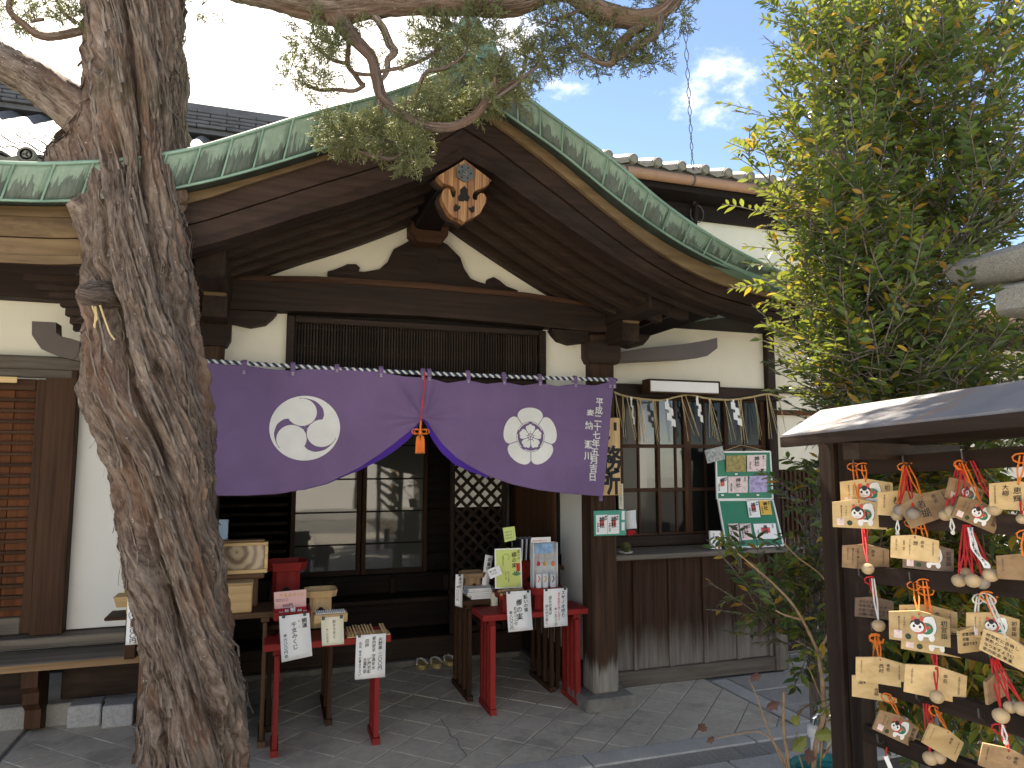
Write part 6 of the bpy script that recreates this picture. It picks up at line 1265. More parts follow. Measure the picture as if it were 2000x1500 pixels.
for lab, (px, tw) in zip(('leftmost, narrow and twisted', 'second from the left', 'third from the left, turned sideways', 'rightmost and broadest'), ((1233, .25), (1303, .95), (1362, .55), (1432, 1.0))):
    p = at(px, 778, Y=YS-.015); p.z = rz(p.x)-.004; t = thing('paper_streamer', f'zigzag white paper streamer on the straw rope, {lab}', 'paper streamer', tuple(p), 'paper streamers on the straw rope'); w = .032*tw; h = .055
    x, z = p.x, p.z; MB().box(x-.008, x+.008, p.y-.001, p.y+.001, z-.02, z+.004).build('paper_fold', 'paper', t)
    for k in range(4):
        dx = (.018 if k % 2 else -.004)*tw*1.2+.007*k*tw; y = p.y-.004*k; z0 = z-.012-k*.042
        MB().hexa([(x+dx-w*.5, y, z0-h), (x+dx+w*.6, y-.008, z0-h-.012), (x+dx+w*.6, y-.007, z0-h-.012), (x+dx-w*.5, y+.001, z0-h), (x+dx-w*.55, y, z0), (x+dx+w*.5, y-.006, z0-.012), (x+dx+w*.5, y-.005, z0-.012), (x+dx-w*.55, y+.001, z0)]).build('paper_fold', 'paper', t)
a, b = at(1268, 743, Y=4.68), at(1407, 768, Y=4.68); zt, zb = at(1335, 742, Y=4.68).z, at(1335, 769, Y=4.68).z
t = thing('lamp_box', 'long wooden framed white lamp box above the office window', 'lamp', ((a.x+b.x)/2, 4.72, zb)); box('diffuser', 'paper', t, a.x+.012, b.x-.008, 4.685, 4.78, zb+.012, zt-.012, b=.004)
for q in ((a.x, b.x, zt-.011, zt), (a.x, b.x, zb, zb+.011), (a.x, a.x+.011, zb+.0115, zt-.0115), (b.x-.007, b.x, zb+.0115, zt-.0115)): box('frame_bar', 'wood_brown_X', t, q[0], q[1], 4.678, 4.79, q[2], q[3], b=.002)
a, b = at(1158, 815, Y=4.165), at(1213, 967, Y=4.165); t = thing('office_sign', 'tall golden wood sign board with black brush writing on the porch post', 'sign', (b.x-.05, 4.17, b.z)); box('board', 'wood_light_Z', t, a.x+.02, b.x, 4.165, 4.188, b.z, a.z, b=.003)
uxs = (at(1205, 880, Y=4.16)-at(1195, 880, Y=4.16)).length/10
m = MB()
for ch, px, py in (('社', 1194, 850), ('務', 1193, 895), ('所', 1191, 941)): c = at(px, py, Y=4.162); gl, f_, w_ = glyph(ch, .03); m.add([(c.x+(u-.5)*42*uxs, 4.1625, c.z+(v-.38)*46*uxs) for u, v in gl], f_)
m.build('brush_writing', 'ink', t, fix=False)
simple('green_board', (.02, .2, .11), .55, .08, 10, .05); simple('teal_board', (.06, .33, .24), .5, .05, 8, 0); simple('stamp_red', (.65, .1, .07), .6, .2, 30, 0); simple('pale_pink', (.75, .6, .58), .6, .25, 45, 0); simple('gold_paper', (.28, .22, .05), .4, .7, 60, 0); simple('photo_print', (.3, .32, .3), .4, .8, 40, 0); simple('amber_paper', (.75, .45, .06), .5, .12, 20, 0); simple('night_print', (.35, .3, .5), .45, .7, 40, 0)
def goshuin(t, q0, q1, Y, mat='paper', txt='神社', stamp=True, lean=0, Yb=None):
    """stamped paper on a board: photo rectangle tl,br"""
    Yq = lambda py: Y if Yb is None else lerp(Y, Yb[0], (py-Yb[1])/(Yb[2]-Yb[1]))
    A, B, D_, E = at(q0[0], q0[1], Y=Yq(q0[1])), at(q1[0], q0[1]-1, Y=Yq(q0[1])), at(q1[0]+lean, q1[1]-1, Y=Yq(q1[1])), at(q0[0]+lean, q1[1], Y=Yq(q1[1])); e = Vector((0, -.003, 0)); o = MB().hexa([E+e, D_+e, D_, E, A+e, B+e, B, A]).build('stamped_paper', mat, t)
    Sg = lambda u, v: E.lerp(D_, u).lerp(A.lerp(B, u), v)+Vector((0, -.0045, 0)); asp = (q1[0]-q0[0])/(q1[1]-q0[1])
    if stamp: MB().add([Sg(.3, .4), Sg(.7, .4), Sg(.7, .75), Sg(.3, .75)], [(0, 1, 2, 3)]).build('red_stamp', 'stamp_red' if mat == 'paper' else 'pale_pink', o)
    if txt: vtext([(txt, .5*asp, .92, .3, 1.0), ('奉拝', .85*asp, .95, .13, 1.0), ('令和七年', .15*asp, .6, .12, 1.0)], lambda u, v: Sg(u/asp, v)+Vector((0, -.001, 0)), .02).build('brush_writing', 'ink', o, fix=False)
c = [at(*q, Y=4.165) for q in ((1160, 998), (1222, 996), (1223, 1045), (1161, 1047))]; t = thing('stamp_sample_board', 'small teal board with two stamped papers fixed to the porch post', 'board', tuple((c[2]+c[3])/2)); e = Vector((0, .006, 0))
MB().hexa([c[3], c[2], c[2]+e, c[3]+e, c[0], c[1], c[1]+e, c[0]+e]).build('board', 'teal_board', t); goshuin(t, (1164, 1006), (1186, 1044), 4.1645); goshuin(t, (1187, 1006), (1209, 1043), 4.1645)
ll = [at(*q, Y=4.161) for q in ((1214, 998), (1220, 998), (1220, 1015), (1214, 1015))]; MB().add([*ll], [(0, 1, 2, 3)]).build('label_strip', 'paper', t); l2 = [at(*q, Y=4.161) for q in ((1214, 1020), (1220, 1020), (1220, 1036), (1214, 1036))]; MB().add([*l2], [(0, 1, 2, 3)]).build('label_strip', 'paper', t)
card('notice_strip', 'narrow yellow paper notice between post and office window', [(1208, 944), (1217, 945), (1218, 995), (1209, 994)], 4.42, 'lime_note' if False else 'paper_cream', 'notice', lambda t, S: vtext([('御朱印は社務所にて', .45*.2, .95, .09, 1.05)], lambda u, v: S(u/.2, v), .0).build('writing', 'ink', t, fix=False))
# green sample boards leaning in the window
YG = 4.66; zg = .886
t = thing('stamp_board', 'green felt folding board of stamped papers leaning on the counter ledge', 'board', tuple(at(1465, 1070, Y=4.5)))
def panel(cn, Ys):
    c = [at(*q, Y=y) for q, y in zip(cn, Ys)]; e = Vector((0, .012, 0)); o = MB().hexa([c[3], c[2], c[2]+e, c[3]+e, c[0], c[1], c[1]+e, c[0]+e]).build('felt_panel', 'green_board', t); f = Vector((0, -.004, 0))
    for i in range(4): MB().bar(c[i]+f, c[(i+1) % 4]+f, .012, .012, (0, 1, 0)).build('frame_strip', 'white_plastic', o)
panel([(1397, 883), (1503, 882), (1508, 974), (1400, 975)], (4.72, 4.72, 4.70, 4.70)); panel([(1402, 977), (1508, 976), (1529, 1065), (1418, 1070)], (4.70, 4.70, 4.52, 4.52))
MB().tube([at(1405, 884, Y=4.72), at(1448, 869, Y=4.73), at(1500, 882, Y=4.72)], .002, 4).build('hanging_string', 'straw', t)
for q0, q1, mt, tx, st in (((1418, 890), (1457, 922), 'gold_paper', '', False), ((1459, 889), (1496, 921), 'pale_pink', '神社', True), ((1401, 931), (1420, 963), 'paper', '岬', True), ((1422, 931), (1460, 963), 'pale_pink', '神社', True), ((1463, 930), (1498, 962), 'night_print', '', False)): goshuin(t, q0, q1, 4.705, mt, tx, st)
for q0, q1, mt, tx in (((1458, 979), (1480, 1011), 'paper', '神社'), ((1482, 978), (1503, 1006), 'amber_paper', '神社'), ((1422, 1023), (1441, 1057), 'pale_pink', '梛'), ((1444, 1023), (1465, 1055), 'pale_pink', '神社'), ((1471, 1023), (1514, 1053), 'paper', '鳥居')): goshuin(t, q0, q1, 4.69, mt, tx, mt == 'paper', 5, (4.515, 977, 1068))
for k, (px, py, n_) in enumerate(((1438, 926, '1'), (1478, 926, '2'), (1411, 967, '3'), (1441, 967, '4'), (1480, 967, '5'))):
    c_ = at(px, py, Y=4.694); MB().cbox(c_.x-.012, c_.x+.012, c_.y-.002, c_.y, c_.z-.006, c_.z+.006, b=.001).build('number_tag', 'paper', t)
card('photo_card', 'small colour photo card tucked at the upper left of the green board', [(1376, 880), (1411, 871), (1417, 897), (1382, 905)], 4.69, 'photo_print')
def arrow(t, S): MB().add([S(.45, .5), S(.7, .5), S(.7, .45), S(.95, .6), S(.7, .75), S(.7, .7), S(.45, .7)], [(0, 1, 2, 3, 4, 5, 6)]).build('arrow', 'ink', t, fix=False); vtext([('御朱印見本', .3*.65, .9, .12, 1.05)], lambda u, v: S(u/.65, v), .0).build('writing', 'ink', t, fix=False)
card('counter_sign', 'small white upright sign with a black arrow on the counter ledge', [(1387, 1037), (1407, 1037), (1409, 1072), (1389, 1072)], 4.5, 'paper', 'sign', arrow, .02)
q = at(1225, 1083, Y=4.5); t = thing('moss_ball', 'round moss ball on a white dish at the left end of the ledge', 'moss ball', (q.x, 4.52, .886)); MB().lathe((q.x, 4.52, .886), [(.02, 0), (.045, .006), (.05, .014), (.045, .012), (.02, .006)], 20).build('dish', 'white_plastic', t, smooth=True)
g = G('moss'); g.col(g.ramp(g.noise(g.coords(), 60, 4), [(.3, (.03, .035, .01)), (.7, (.11, .12, .03))])); g.bump(g.noise(g.coords(), 120, 4), 1, .01); g.set(Roughness=1); MAT['moss'] = g.m
m = MB(); bm = bmesh.new(); bmesh.ops.create_icosphere(bm, subdivisions=4, radius=.036)
for v in bm.verts: v.co *= 1+random.uniform(-.06, .06)
m.bm(bm, Matrix.Translation((q.x, 4.52, .93))).build('moss', 'moss', t)
m = MB(); q = at(1232, 1040, Y=4.6); t = thing('red_string_bundle', 'small heap of red strings on the window sill behind the moss ball', 'strings', (q.x, 4.6, q.z-.02))
for k in range(14): m.tube([q+Vector((random.uniform(-.035, .035), random.uniform(-.02, .02), random.uniform(-.02, .02))) for _ in range(4)], .003, 5)
tag(m.build('string_heap', 'red_cord', t), kind='stuff')
sheet('white envelope and paper slip leaning inside the window', [(1222, 998), (1242, 996), (1244, 1032), (1224, 1034)], YW+.0, [], clips=False, name='paper_packet'); 
# ------------------------------------------------------------------ plaque rack
XR = 1.75; P0 = at(1640, 900, X=XR); yp = P0.y
g = G('rack_roof_metal'); nn_ = g.noise(g.coords((2, 5, 2)), 1.6, 6, .65); c = g.ramp(nn_, [(.35, (.17, .172, .185)), (.55, (.23, .22, .225)), (.66, (.29, .18, .125)), (.8, (.31, .17, .105))]); g.col(c); g.bump(g.noise(g.coords(), 40, 4), .15, .003); g.set(Roughness=.6, Metallic=.1); MAT['rack_roof_metal'] = g.m
rack = thing('plaque_rack', 'dark timber rack under a sheet metal roof hung with wooden prayer plaques', 'rack', (XR, yp-.6, 0)); ye = -.35
box('end_post', 'wood_dark_Z', rack, XR-.03, XR+.035, yp+.0, yp+.065, 0, 1.66); box('inner_post', 'wood_dark_Z', rack, XR-.012, XR+.04, yp-.06, yp-.0015, 0, 1.62); box('end_post', 'wood_dark_Z', rack, XR-.03, XR+.035, ye, ye+.065, 0, 1.66)
RL = []
for L, R_ in (((1650, 914), (2000, 891)), ((1655, 1010), (2000, 1026)), ((1658, 1119), (2000, 1148)), ((1664, 1215), (2000, 1290)), ((1672, 1320), (2000, 1417)), ((1680, 1425), (2000, 1545))):
    a, b = at(*L, X=XR), at(*R_, X=XR); d = (b-a)*(1/(a.y-b.y)); a = a+d*(a.y-yp+.062); e_ = a+d*(a.y-ye-.066); MB().bar(a, e_, .028, .05).build('rail', 'wood_dark_Y', rack); RL.append((a, d))
def rail_pt(k, y, dx=0): a, d = RL[k]; p = a+d*(a.y-y); return Vector((p.x+dx, p.y, p.z))
f0, f1 = at(1527, 850, X=1.46), at(2000, 797, X=1.46); r0, r1 = at(1603, 801, X=1.80), at(2000, 742, X=1.80)
df, dr_ = (f1-f0)/(f0.y-f1.y), (r1-r0)/(r0.y-r1.y); f1 = f0+df*(f0.y-ye+.2); r1 = r0+dr_*(r0.y-ye+.2)
b0 = Vector((2.14, r0.y, 2*f0.z-f0.z)); b1 = Vector((2.14, r1.y, f1.z)); dn = Vector((0, 0, -.028))
rf = MB().sweep([[f0, r0, b0, b0+dn, r0+dn, f0+dn], [f1, r1, b1, b1+dn, r1+dn, f1+dn]]).build('rack_roof', 'rack_roof_metal', rack)
MB().bar(f0+Vector((.003, .0, -.022)), f1+Vector((.003, 0, -.022)), .02, .03).build('roof_fascia', 'wood_dark_Y', rf); MB().bar(r0+Vector((0, -.1, -.1)), r1+Vector((0, 0, -.1)), .05, .08).build('roof_beam', 'wood_dark_Y', rf)
MB().bar(f0+Vector((.03, -.24, -.05)), b0+Vector((-.03, -.24, -.05)), .045, .045).build('roof_bracket', 'wood_dark_X', rf)
for k in range(6):
    for j in range(6):
        p = rail_pt(k, yp-.1-.185*j-.04*(k % 2), -.016)
        MB().tube([p, p+Vector((-.014, 0, -.006)), p+Vector((-.024, 0, .0)), p+Vector((-.026, 0, .022))], .0028, 6).build('hook', 'iron', rack, smooth=True)
# ---- plaques
EW, EH = .148, .088
simple('dog_black', (.02, .02, .022), .6, .1, 9, 0); simple('dog_green', (.03, .2, .1), .6, .4, 60, 0); simple('coin_green', (.03, .05, .025), .6, .5, 60, 0)
def frame_at(p, yaw, roll, tilt=0):
    """axes of a board facing the viewer from its place, turned by yaw and roll"""
    n = (CO-p); n.z = 0; n.normalize(); n = Matrix.Rotation(R(yaw), 3, 'Z') @ n; n = (n+Vector((0, 0, math.tan(R(tilt))))).normalized(); x = Vector((0, 0, 1)).cross(n).normalized(); y = n.cross(x); q = Matrix.Rotation(R(roll), 3, n); return q @ x, q @ y, n
def ema(label, px, py, wpx, yaw=0, roll=0, tone='wood_pale', kind='name', cord=None, off=.03, txt=None, extra=None, ccol='orange_cord', hz=False):
    p = at(px, py, X=XR-off); d = (p-CO).dot(FW); s = (wpx/F*d)/EW/max(.45, math.cos(R(yaw))); s = min(1.12, max(.72, s)); x, y, n = frame_at(p, yaw, roll)
    t = thing('prayer_plaque', label, 'plaque', tuple(p-Vector((0, 0, EH*s*.6))), 'wooden prayer plaques'); w, h = EW*s, EH*s
    S = lambda u, v, e=0.0: p+x*u*w+y*v*h+n*e
    poly = [(-.5, -.5), (.5, -.5), (.5, .36), (0, .5), (-.5, .36)]; vs = [S(a, b, .0035) for a, b in poly]+[S(a, b, -.0035) for a, b in poly]
    MB().add(vs, [(0, 1, 2, 3, 4), (9, 8, 7, 6, 5)]+[(i, i+5, (i+1) % 5+5, (i+1) % 5) for i in range(5)]).build('board', tone+'_X', t); e0 = .0046
    MB().add([S(.018*math.cos(a), .4+.03*math.sin(a), e0) for a in np.linspace(0, 6.28, 9)[:-1]], [tuple(range(8))]).build('hole', 'ink', t, fix=False)
    c1 = at(*cord, X=XR-.02) if cord else S(0, .95, -.01)
    for k in (-1, 1): MB().tube([S(0, .4, e0), S(0, .4, e0).lerp(c1, .5)+x*k*.006, c1+x*k*.004], .0022, 5).build('cord', ccol, t, smooth=True)
    MB().tube([c1+x*.02*math.sin(a)+y*(.012*math.cos(a)-.006) for a in np.linspace(0, 6.28, 10)], .0022, 5).build('cord_bow', ccol, t, smooth=True)
    A = w/h
    def wr(cols, mat='ink', off_=.008): vtext([(c[0], c[1]*A, c[2], c[3], 1.04) for c in cols], lambda u, v: S(u/A, v, e0), off_, .1).build('writing', mat, t, fix=False)
    def ell(cx, cy, rx, ry, mat, e, nm='picture', a0=0):
        ca, sa = math.cos(a0), math.sin(a0); pts = []
        for a in np.linspace(0, 2*math.pi, 21)[:-1]: u, v = rx*math.cos(a), ry*math.sin(a)*1; pts.append(S(cx+u*ca-v*sa/A, cy+(u*sa*A+v*ca), e0+e))
        MB().add(pts, [tuple(range(20))]).build(nm, mat, t, fix=False)
    if kind == 'dog':
        k = 1e-4
        for q in ((.16, .05, .13, .33, 'dog_black', 0), (.16, .05, .122, .315, 'paper', 3), (.2, .2, .06, .17, 'paper', 4), (.1, -.05, .16, .26, 'dog_black', 1), (.1, -.05, .152, .245, 'paper', 4), (.02, -.3, .05, .12, 'paper', 5), (.2, -.28, .05, .12, 'paper', 5), (.11, -.02, .12, .18, 'dog_green', 6), (.16, .02, .025, .05, 'stamp_red', 7), (.1, -.06, .03, .07, 'paper', 7), (.0, .0, .125, .21, 'stamp_red', 8), (-.03, .04, .12, .21, 'dog_black', 9), (-.035, -.0, .112, .165, 'paper', 10), (-.03, .15, .05, .09, 'dog_black', 11), (-.085, .02, .02, .045, 'dog_black', 12), (.015, .01, .02, .045, 'dog_black', 12), (-.1, .25, .03, .07, 'stamp_red', 11), (.04, .26, .035, .08, 'stamp_red', 11), (-.04, -.1, .05, .025, 'pale_pink', 12), (-.18, -.33, .052, .09, 'coin_green', 3)): ell(q[0], q[1], q[2], q[3], q[4], q[5]*1.5*k)
        MB().add([S(-.42, -.42, e0), S(-.28, -.42, e0), S(-.28, -.18, e0), S(-.42, -.18, e0)], [(0, 1, 2, 3)]).build('red_stamp', 'pale_pink', t, fix=False); wr([('初宮詣', .4, .28, .18), ('すこやかに', -.24, .26, .07), ('育ちますように', -.33, .26, .07)])
    elif kind == 'name': wr([('命名', .16, .3, .14), (txt or '', .02, .26, .17), ('令和六年九月吉日', .38, .3, .065), ('令和六年十二月', -.38, .28, .065)])
    elif kind == 'big': wr([(a, u, v, s_) for a, u, v, s_ in txt])
    elif kind == 'lines':
        m = MB()
        for k, line in enumerate(txt): htext(line, 0, 0, 1, lambda a, b: S(-.42+a*.1, .16-k*.19+b*.15, e0), .01, m)
        m.build('writing', 'ink', t, fix=False)
    if extra: extra(t, S, wr)
    return t
EM = [
 dict(label='pale plaque half hidden behind the puppy plaque at the top left of the rack', px=1692, py=962, wpx=92, yaw=-4, kind='dog', cord=(1686, 908), off=.018),
 dict(label='pale plaque with a painted puppy, frontmost at the top left of the rack', px=1678, py=1003, wpx=95, yaw=2, roll=-1, kind='dog', cord=(1668, 908), off=.05),
 dict(label='pale plaque with one large character, second cluster of the top row', px=1762, py=983, wpx=86, yaw=5, roll=-3, kind='big', txt=[('杜', -.1, .25, .3), ('令和六年九月', -.36, .28, .08)], cord=(1768, 908), off=.024),
 dict(label='tan plaque tilted steeply with two large characters in the top row', px=1812, py=990, wpx=92, yaw=-6, roll=24, tone='wood_old', kind='big', txt=[('者瑚', -.08, .32, .32), ('命名', .2, .35, .16), ('令和五年五月', .38, .3, .07)], cord=(1772, 910), off=.045),
 dict(label='brown plaque edge on behind the tilted puppy plaque in the top row', px=1884, py=962, wpx=50, yaw=45, roll=-20, tone='wood_old', kind='dog', cord=(1876, 905), off=.02),
 dict(label='tan plaque with a painted puppy hanging askew in the top row', px=1908, py=1002, wpx=66, yaw=25, roll=-24, tone='wood_old', kind='dog', cord=(1882, 905), off=.05),
 dict(label='pale plaque with a tall name at the right edge of the top row', px=1990, py=968, wpx=96, yaw=-4, roll=-2, kind='big', txt=[('大柳', -.22, .36, .2), ('恵輝', -.02, .3, .26), ('令和五年五月吉日', -.4, .3, .075)], cord=(1996, 890), off=.03),
 dict(label='tan plaque covered in small columns, left end of the second row', px=1690, py=1087, wpx=82, yaw=6, roll=-3, tone='wood_old', kind='name', txt='光', cord=(1690, 1010), off=.03, ccol='red_cord', extra=lambda t, S, wr: wr([('元気で優しい子に', -.16, .32, .1), ('育ちますように', -.27, .3, .09)])),
 dict(label='pale plaque with neat small columns in the middle of the second row', px=1786, py=1069, wpx=82, yaw=3, roll=-4, kind='name', txt='想', cord=(1782, 1018), off=.05, extra=lambda t, S, wr: wr([('健やかに育ちますように', -.1, .32, .06), ('京都市 相楽', -.22, .25, .07)])),
 dict(label='weathered plaque with a green painted strip behind the second row plaque', px=1812, py=1087, wpx=86, yaw=4, roll=-3, tone='wood_ashen', kind='dog', cord=(1800, 1020), off=.022),
 dict(label='tan plaque cut by the right edge in the second row', px=1998, py=1107, wpx=74, yaw=8, roll=0, tone='wood_old', kind='name', txt='', cord=(2004, 1040), off=.03),
 dict(label='dark weathered plaque with handwritten lines at the left of the third row', px=1707, py=1186, wpx=62, yaw=16, roll=-4, tone='wood_ashen', kind='lines', txt=['クリスマス', '今年1年病気せず', '元気で過ごせますよう', 'お願い致します'], cord=(1702, 1130), off=.03, ccol='red_cord'),
 dict(label='pale plaque mostly hidden at the back of the third row cluster', px=1812, py=1210, wpx=98, yaw=2, roll=-3, kind='name', txt='', cord=(1806, 1135), off=.014),
 dict(label='pale plaque showing the lower half of a puppy under the third row front plaque', px=1817, py=1245, wpx=100, yaw=2, roll=-3, kind='dog', cord=(1808, 1150), off=.032),
 dict(label='large pale plaque with a painted puppy, front of the third row cluster', px=1795, py=1224, wpx=104, yaw=0, roll=-2, kind='dog', cord=(1787, 1140), off=.06),
 dict(label='pale puppy plaque at the back right of the third row', px=1938, py=1222, wpx=86, yaw=10, roll=-4, kind='dog', cord=(1930, 1160), off=.014, ccol='orange_cord'),
 dict(label='pale plaque turned edgewise with faint writing in the third row', px=1902, py=1247, wpx=46, yaw=52, roll=0, kind='lines', txt=['就職活動成功', '祈願', '頑張ります'], cord=(1910, 1165), off=.045, ccol='rope_white'),
 dict(label='pale plaque filled with bold handwriting at the right of the third row', px=1963, py=1266, wpx=74, yaw=-28, roll=-16, kind='lines', txt=['校受験に合格し', '笑顔の一年に', 'なりますように', '家内安全 幸運'], cord=(1930, 1165), off=.06, ccol='rope_white'),
 dict(label='yellowish plaque half covered at the left of the fourth row', px=1707, py=1342, wpx=78, yaw=2, roll=-2, kind='big', txt=[('公認士', .35, .1, .16), ('合格', .05, 0, .16), ('凌', -.3, .25, .2)], cord=(1712, 1245), off=.02),
 dict(label='pale plaque with a naming inscription, front left of the fourth row', px=1719, py=1309, wpx=86, yaw=3, roll=-3, kind='name', txt='西村', cord=(1712, 1242), off=.05),
 dict(label='wide pale plaque with worn faint writing in the fourth row', px=1826, py=1331, wpx=104, yaw=6, roll=-6, kind='name', txt='', cord=(1822, 1262), off=.04, ccol='red_cord'),
 dict(label='tan plaque with a painted puppy hanging askew in the lowest row', px=1750, py=1419, wpx=72, yaw=22, roll=-24, tone='wood_old', kind='dog', cord=(1736, 1360), off=.04),
 dict(label='pale plaque turned and slanting in the lowest row', px=1842, py=1447, wpx=52, yaw=38, roll=-30, kind='name', txt='', cord=(1828, 1385), off=.05),
 dict(label='tan plaque at the lower right corner of the rack', px=1965, py=1486, wpx=84, yaw=10, roll=-14, tone='wood_old', kind='name', txt='心', cord=(1956, 1420), off=.04, ccol='red_cord'),
 dict(label='amber plaque seen edge on among red cords at the right of the fourth row', px=1945, py=1340, wpx=30, yaw=66, roll=4, tone='wood_old', kind='name', txt='', cord=(1944, 1285), off=.03, ccol='red_cord')]
for q in EM: ema(**q)
g = simple('bell_wood', (.5, .37, .22), .5, .22, 14, .1); simple('bell_grey', (.28, .24, .2), .6, .2, 14, .1)
for label, px, py, r, mt, c1, col, off in (
 ('grey wooden bell, left of the dark pair in the top row', 1758, 996, 12, 'bell_grey', (1770, 915), 'red_cord', .075), ('grey wooden bell, right of the dark pair in the top row', 1784, 1003, 12.5, 'bell_grey', (1771, 915), 'red_cord', .075), ('light wooden bell below the dark pair in the top row', 1752, 1007, 11, 'bell_wood', (1766, 915), 'orange_cord', .06),
 ('largest wooden bell in front of the three in the middle of the top row', 1860, 999, 13, 'bell_wood', (1876, 908), 'red_cord', .075), ('wooden bell at the left rear of the three in the top row', 1847, 1006, 12, 'bell_wood', (1872, 908), 'red_cord', .05), ('wooden bell at the right rear of the three in the top row', 1882, 1004, 11, 'bell_wood', (1880, 908), 'red_cord', .045),
 ('wooden bell hanging alone on long red cords right of the askew puppy plaque', 1942, 995, 13, 'bell_wood', (1898, 900), 'red_cord', .05), ('wooden bell ring at the right edge below the tall name plaque', 1996, 1014, 10, 'bell_wood', (1999, 960), 'red_cord', .05),
 ('wooden bell in front of the left plaque of the second row', 1695, 1111, 11.5, 'bell_wood', (1685, 1028), 'red_cord', .06), ('wooden bell with a stamp under the dark weathered plaque', 1716, 1222, 12, 'bell_wood', (1705, 1130), 'rope_white', .05),
 ('leftmost wooden bell of the red corded bunch in the second row', 1873, 1134, 13, 'bell_wood', (1884, 1025), 'red_cord', .07), ('front middle wooden bell of the red corded bunch', 1900, 1134, 14, 'bell_wood', (1886, 1025), 'red_cord', .08), ('grey wooden bell of the red corded bunch', 1919, 1138, 13, 'bell_grey', (1889, 1025), 'red_cord', .06), ('rightmost wooden bell of the red corded bunch', 1935, 1123, 14, 'bell_wood', (1892, 1025), 'red_cord', .055), ('rear wooden bell of the red corded bunch', 1886, 1120, 12, 'bell_wood', (1887, 1025), 'red_cord', .04),
 ('wooden bell in front of the worn plaque of the fourth row', 1830, 1361, 13, 'bell_wood', (1826, 1275), 'red_cord', .07), ('big wooden bell on red cords at the right of the fourth row', 1955, 1398, 15, 'bell_wood', (1938, 1285), 'red_cord', .07), ('wooden bell left of the pair at the right edge of the fourth row', 1973, 1381, 12, 'bell_wood', (1942, 1285), 'red_cord', .05), ('wooden bell right of the pair at the right edge of the fourth row', 1996, 1384, 14, 'bell_wood', (1944, 1285), 'red_cord', .05),
 ('wooden bell with a round stamp, left of the pair in the lowest row', 1817, 1481, 13.5, 'bell_wood', (1806, 1375), 'red_cord', .07), ('wooden bell right of the pair in the lowest row', 1834, 1479, 12.5, 'bell_wood', (1812, 1375), 'red_cord', .055)):
    p = at(px, py, X=XR-off); d = (p-CO).dot(FW); rr_ = r/F*d; t = thing('wooden_bell', label, 'wooden bell', tuple(p-Vector((0, 0, rr_))), 'round wooden bells on cords')
    MB().lathe(p, [(rr_*a, rr_*b) for a, b in ((.05, -.93), (.35, -.9), (.7, -.7), (.95, -.32), (1.02, .05), (.95, .4), (.68, .72), (.3, .9), (.06, .94))], 20).build('ball', mt, t, smooth='all'); q = at(*c1, X=XR-.02)
    for k in (-1, 1): MB().tube([p+Vector((0, 0, rr_*.9)), p.lerp(q, .5)+Vector((0, k*.006, 0)), q+Vector((0, k*.004, 0))], .0022, 5).build('cord', col, t, smooth=True)
for label, px, py, q0 in (('white charm cord with a knot below the bells in the middle of the top row', 1861, 1040, (1858, 1012)), ('white knotted cord below the big bell of the fourth row', 1965, 1450, (1958, 1415)), ('white knotted cord under the left bell of the top row', 1753, 1042, (1753, 1016))):
    p = at(px, py, X=XR-.07); q = at(*q0, X=XR-.07); t = thing('white_knotted_cord', label, 'cord', tuple(p))
    for k in (-1, 1): MB().tube([q, q.lerp(p, .6)+Vector((0, k*.006, 0)), p], .0022, 5).build('strand', 'rope_white', t, smooth=True)
    MB().lathe(p, [(.002, -.006), (.005, -.003), (.005, .003), (.002, .006)], 8).build('knot', 'rope_white', t, smooth=True)
p = at(1905, 1080, X=XR-.075); t = thing('paper_slip', 'long curling white paper slip with writing hanging beside the red corded bunch', 'paper slip', tuple(p)); pts = [at(a, b, X=XR-.075) for a, b in ((1895, 1030), (1899, 1050), (1902, 1070), (1912, 1085), (1922, 1098), (1928, 1110))]; ws = at(1908, 1040, X=XR-.075)-at(1896, 1040, X=XR-.075)
Sp = spline(pts, 5); MB().sweep([[tuple(q-ws*.5), tuple(q+ws*.5+Vector((-.004*math.sin(i*.5), 0, 0)))] for i, q in enumerate(Sp)], closed=False).build('slip', 'paper', t, smooth='all')
vtext([('将来は素敵な大人', .5, 1, .11, 1.0)], lambda u, v: Sp[min(len(Sp)-1, max(0, int((1-v)*len(Sp))))]+ws*(u-.5)*4+Vector((-.004, -.004, 0)), .02).build('writing', 'ink', t, fix=False)
p = at(1735, 1490, X=XR-.05); t = thing('white_tag', 'small white tag on red string at the lowest row hook', 'tag', tuple(p)); x, y, n = frame_at(p, 0, 20); MB().hexa([p-x*.006-y*.018, p+x*.006-y*.018, p+x*.006-y*.018-n*.002, p-x*.006-y*.018-n*.002, p-x*.006+y*.018, p+x*.006+y*.018, p+x*.006+y*.018-n*.002, p-x*.006+y*.018-n*.002]).build('tag', 'paper', t); MB().tube([p+y*.018, at(1732, 1460, X=XR-.04)], .002, 5).build('string', 'red_cord', t)
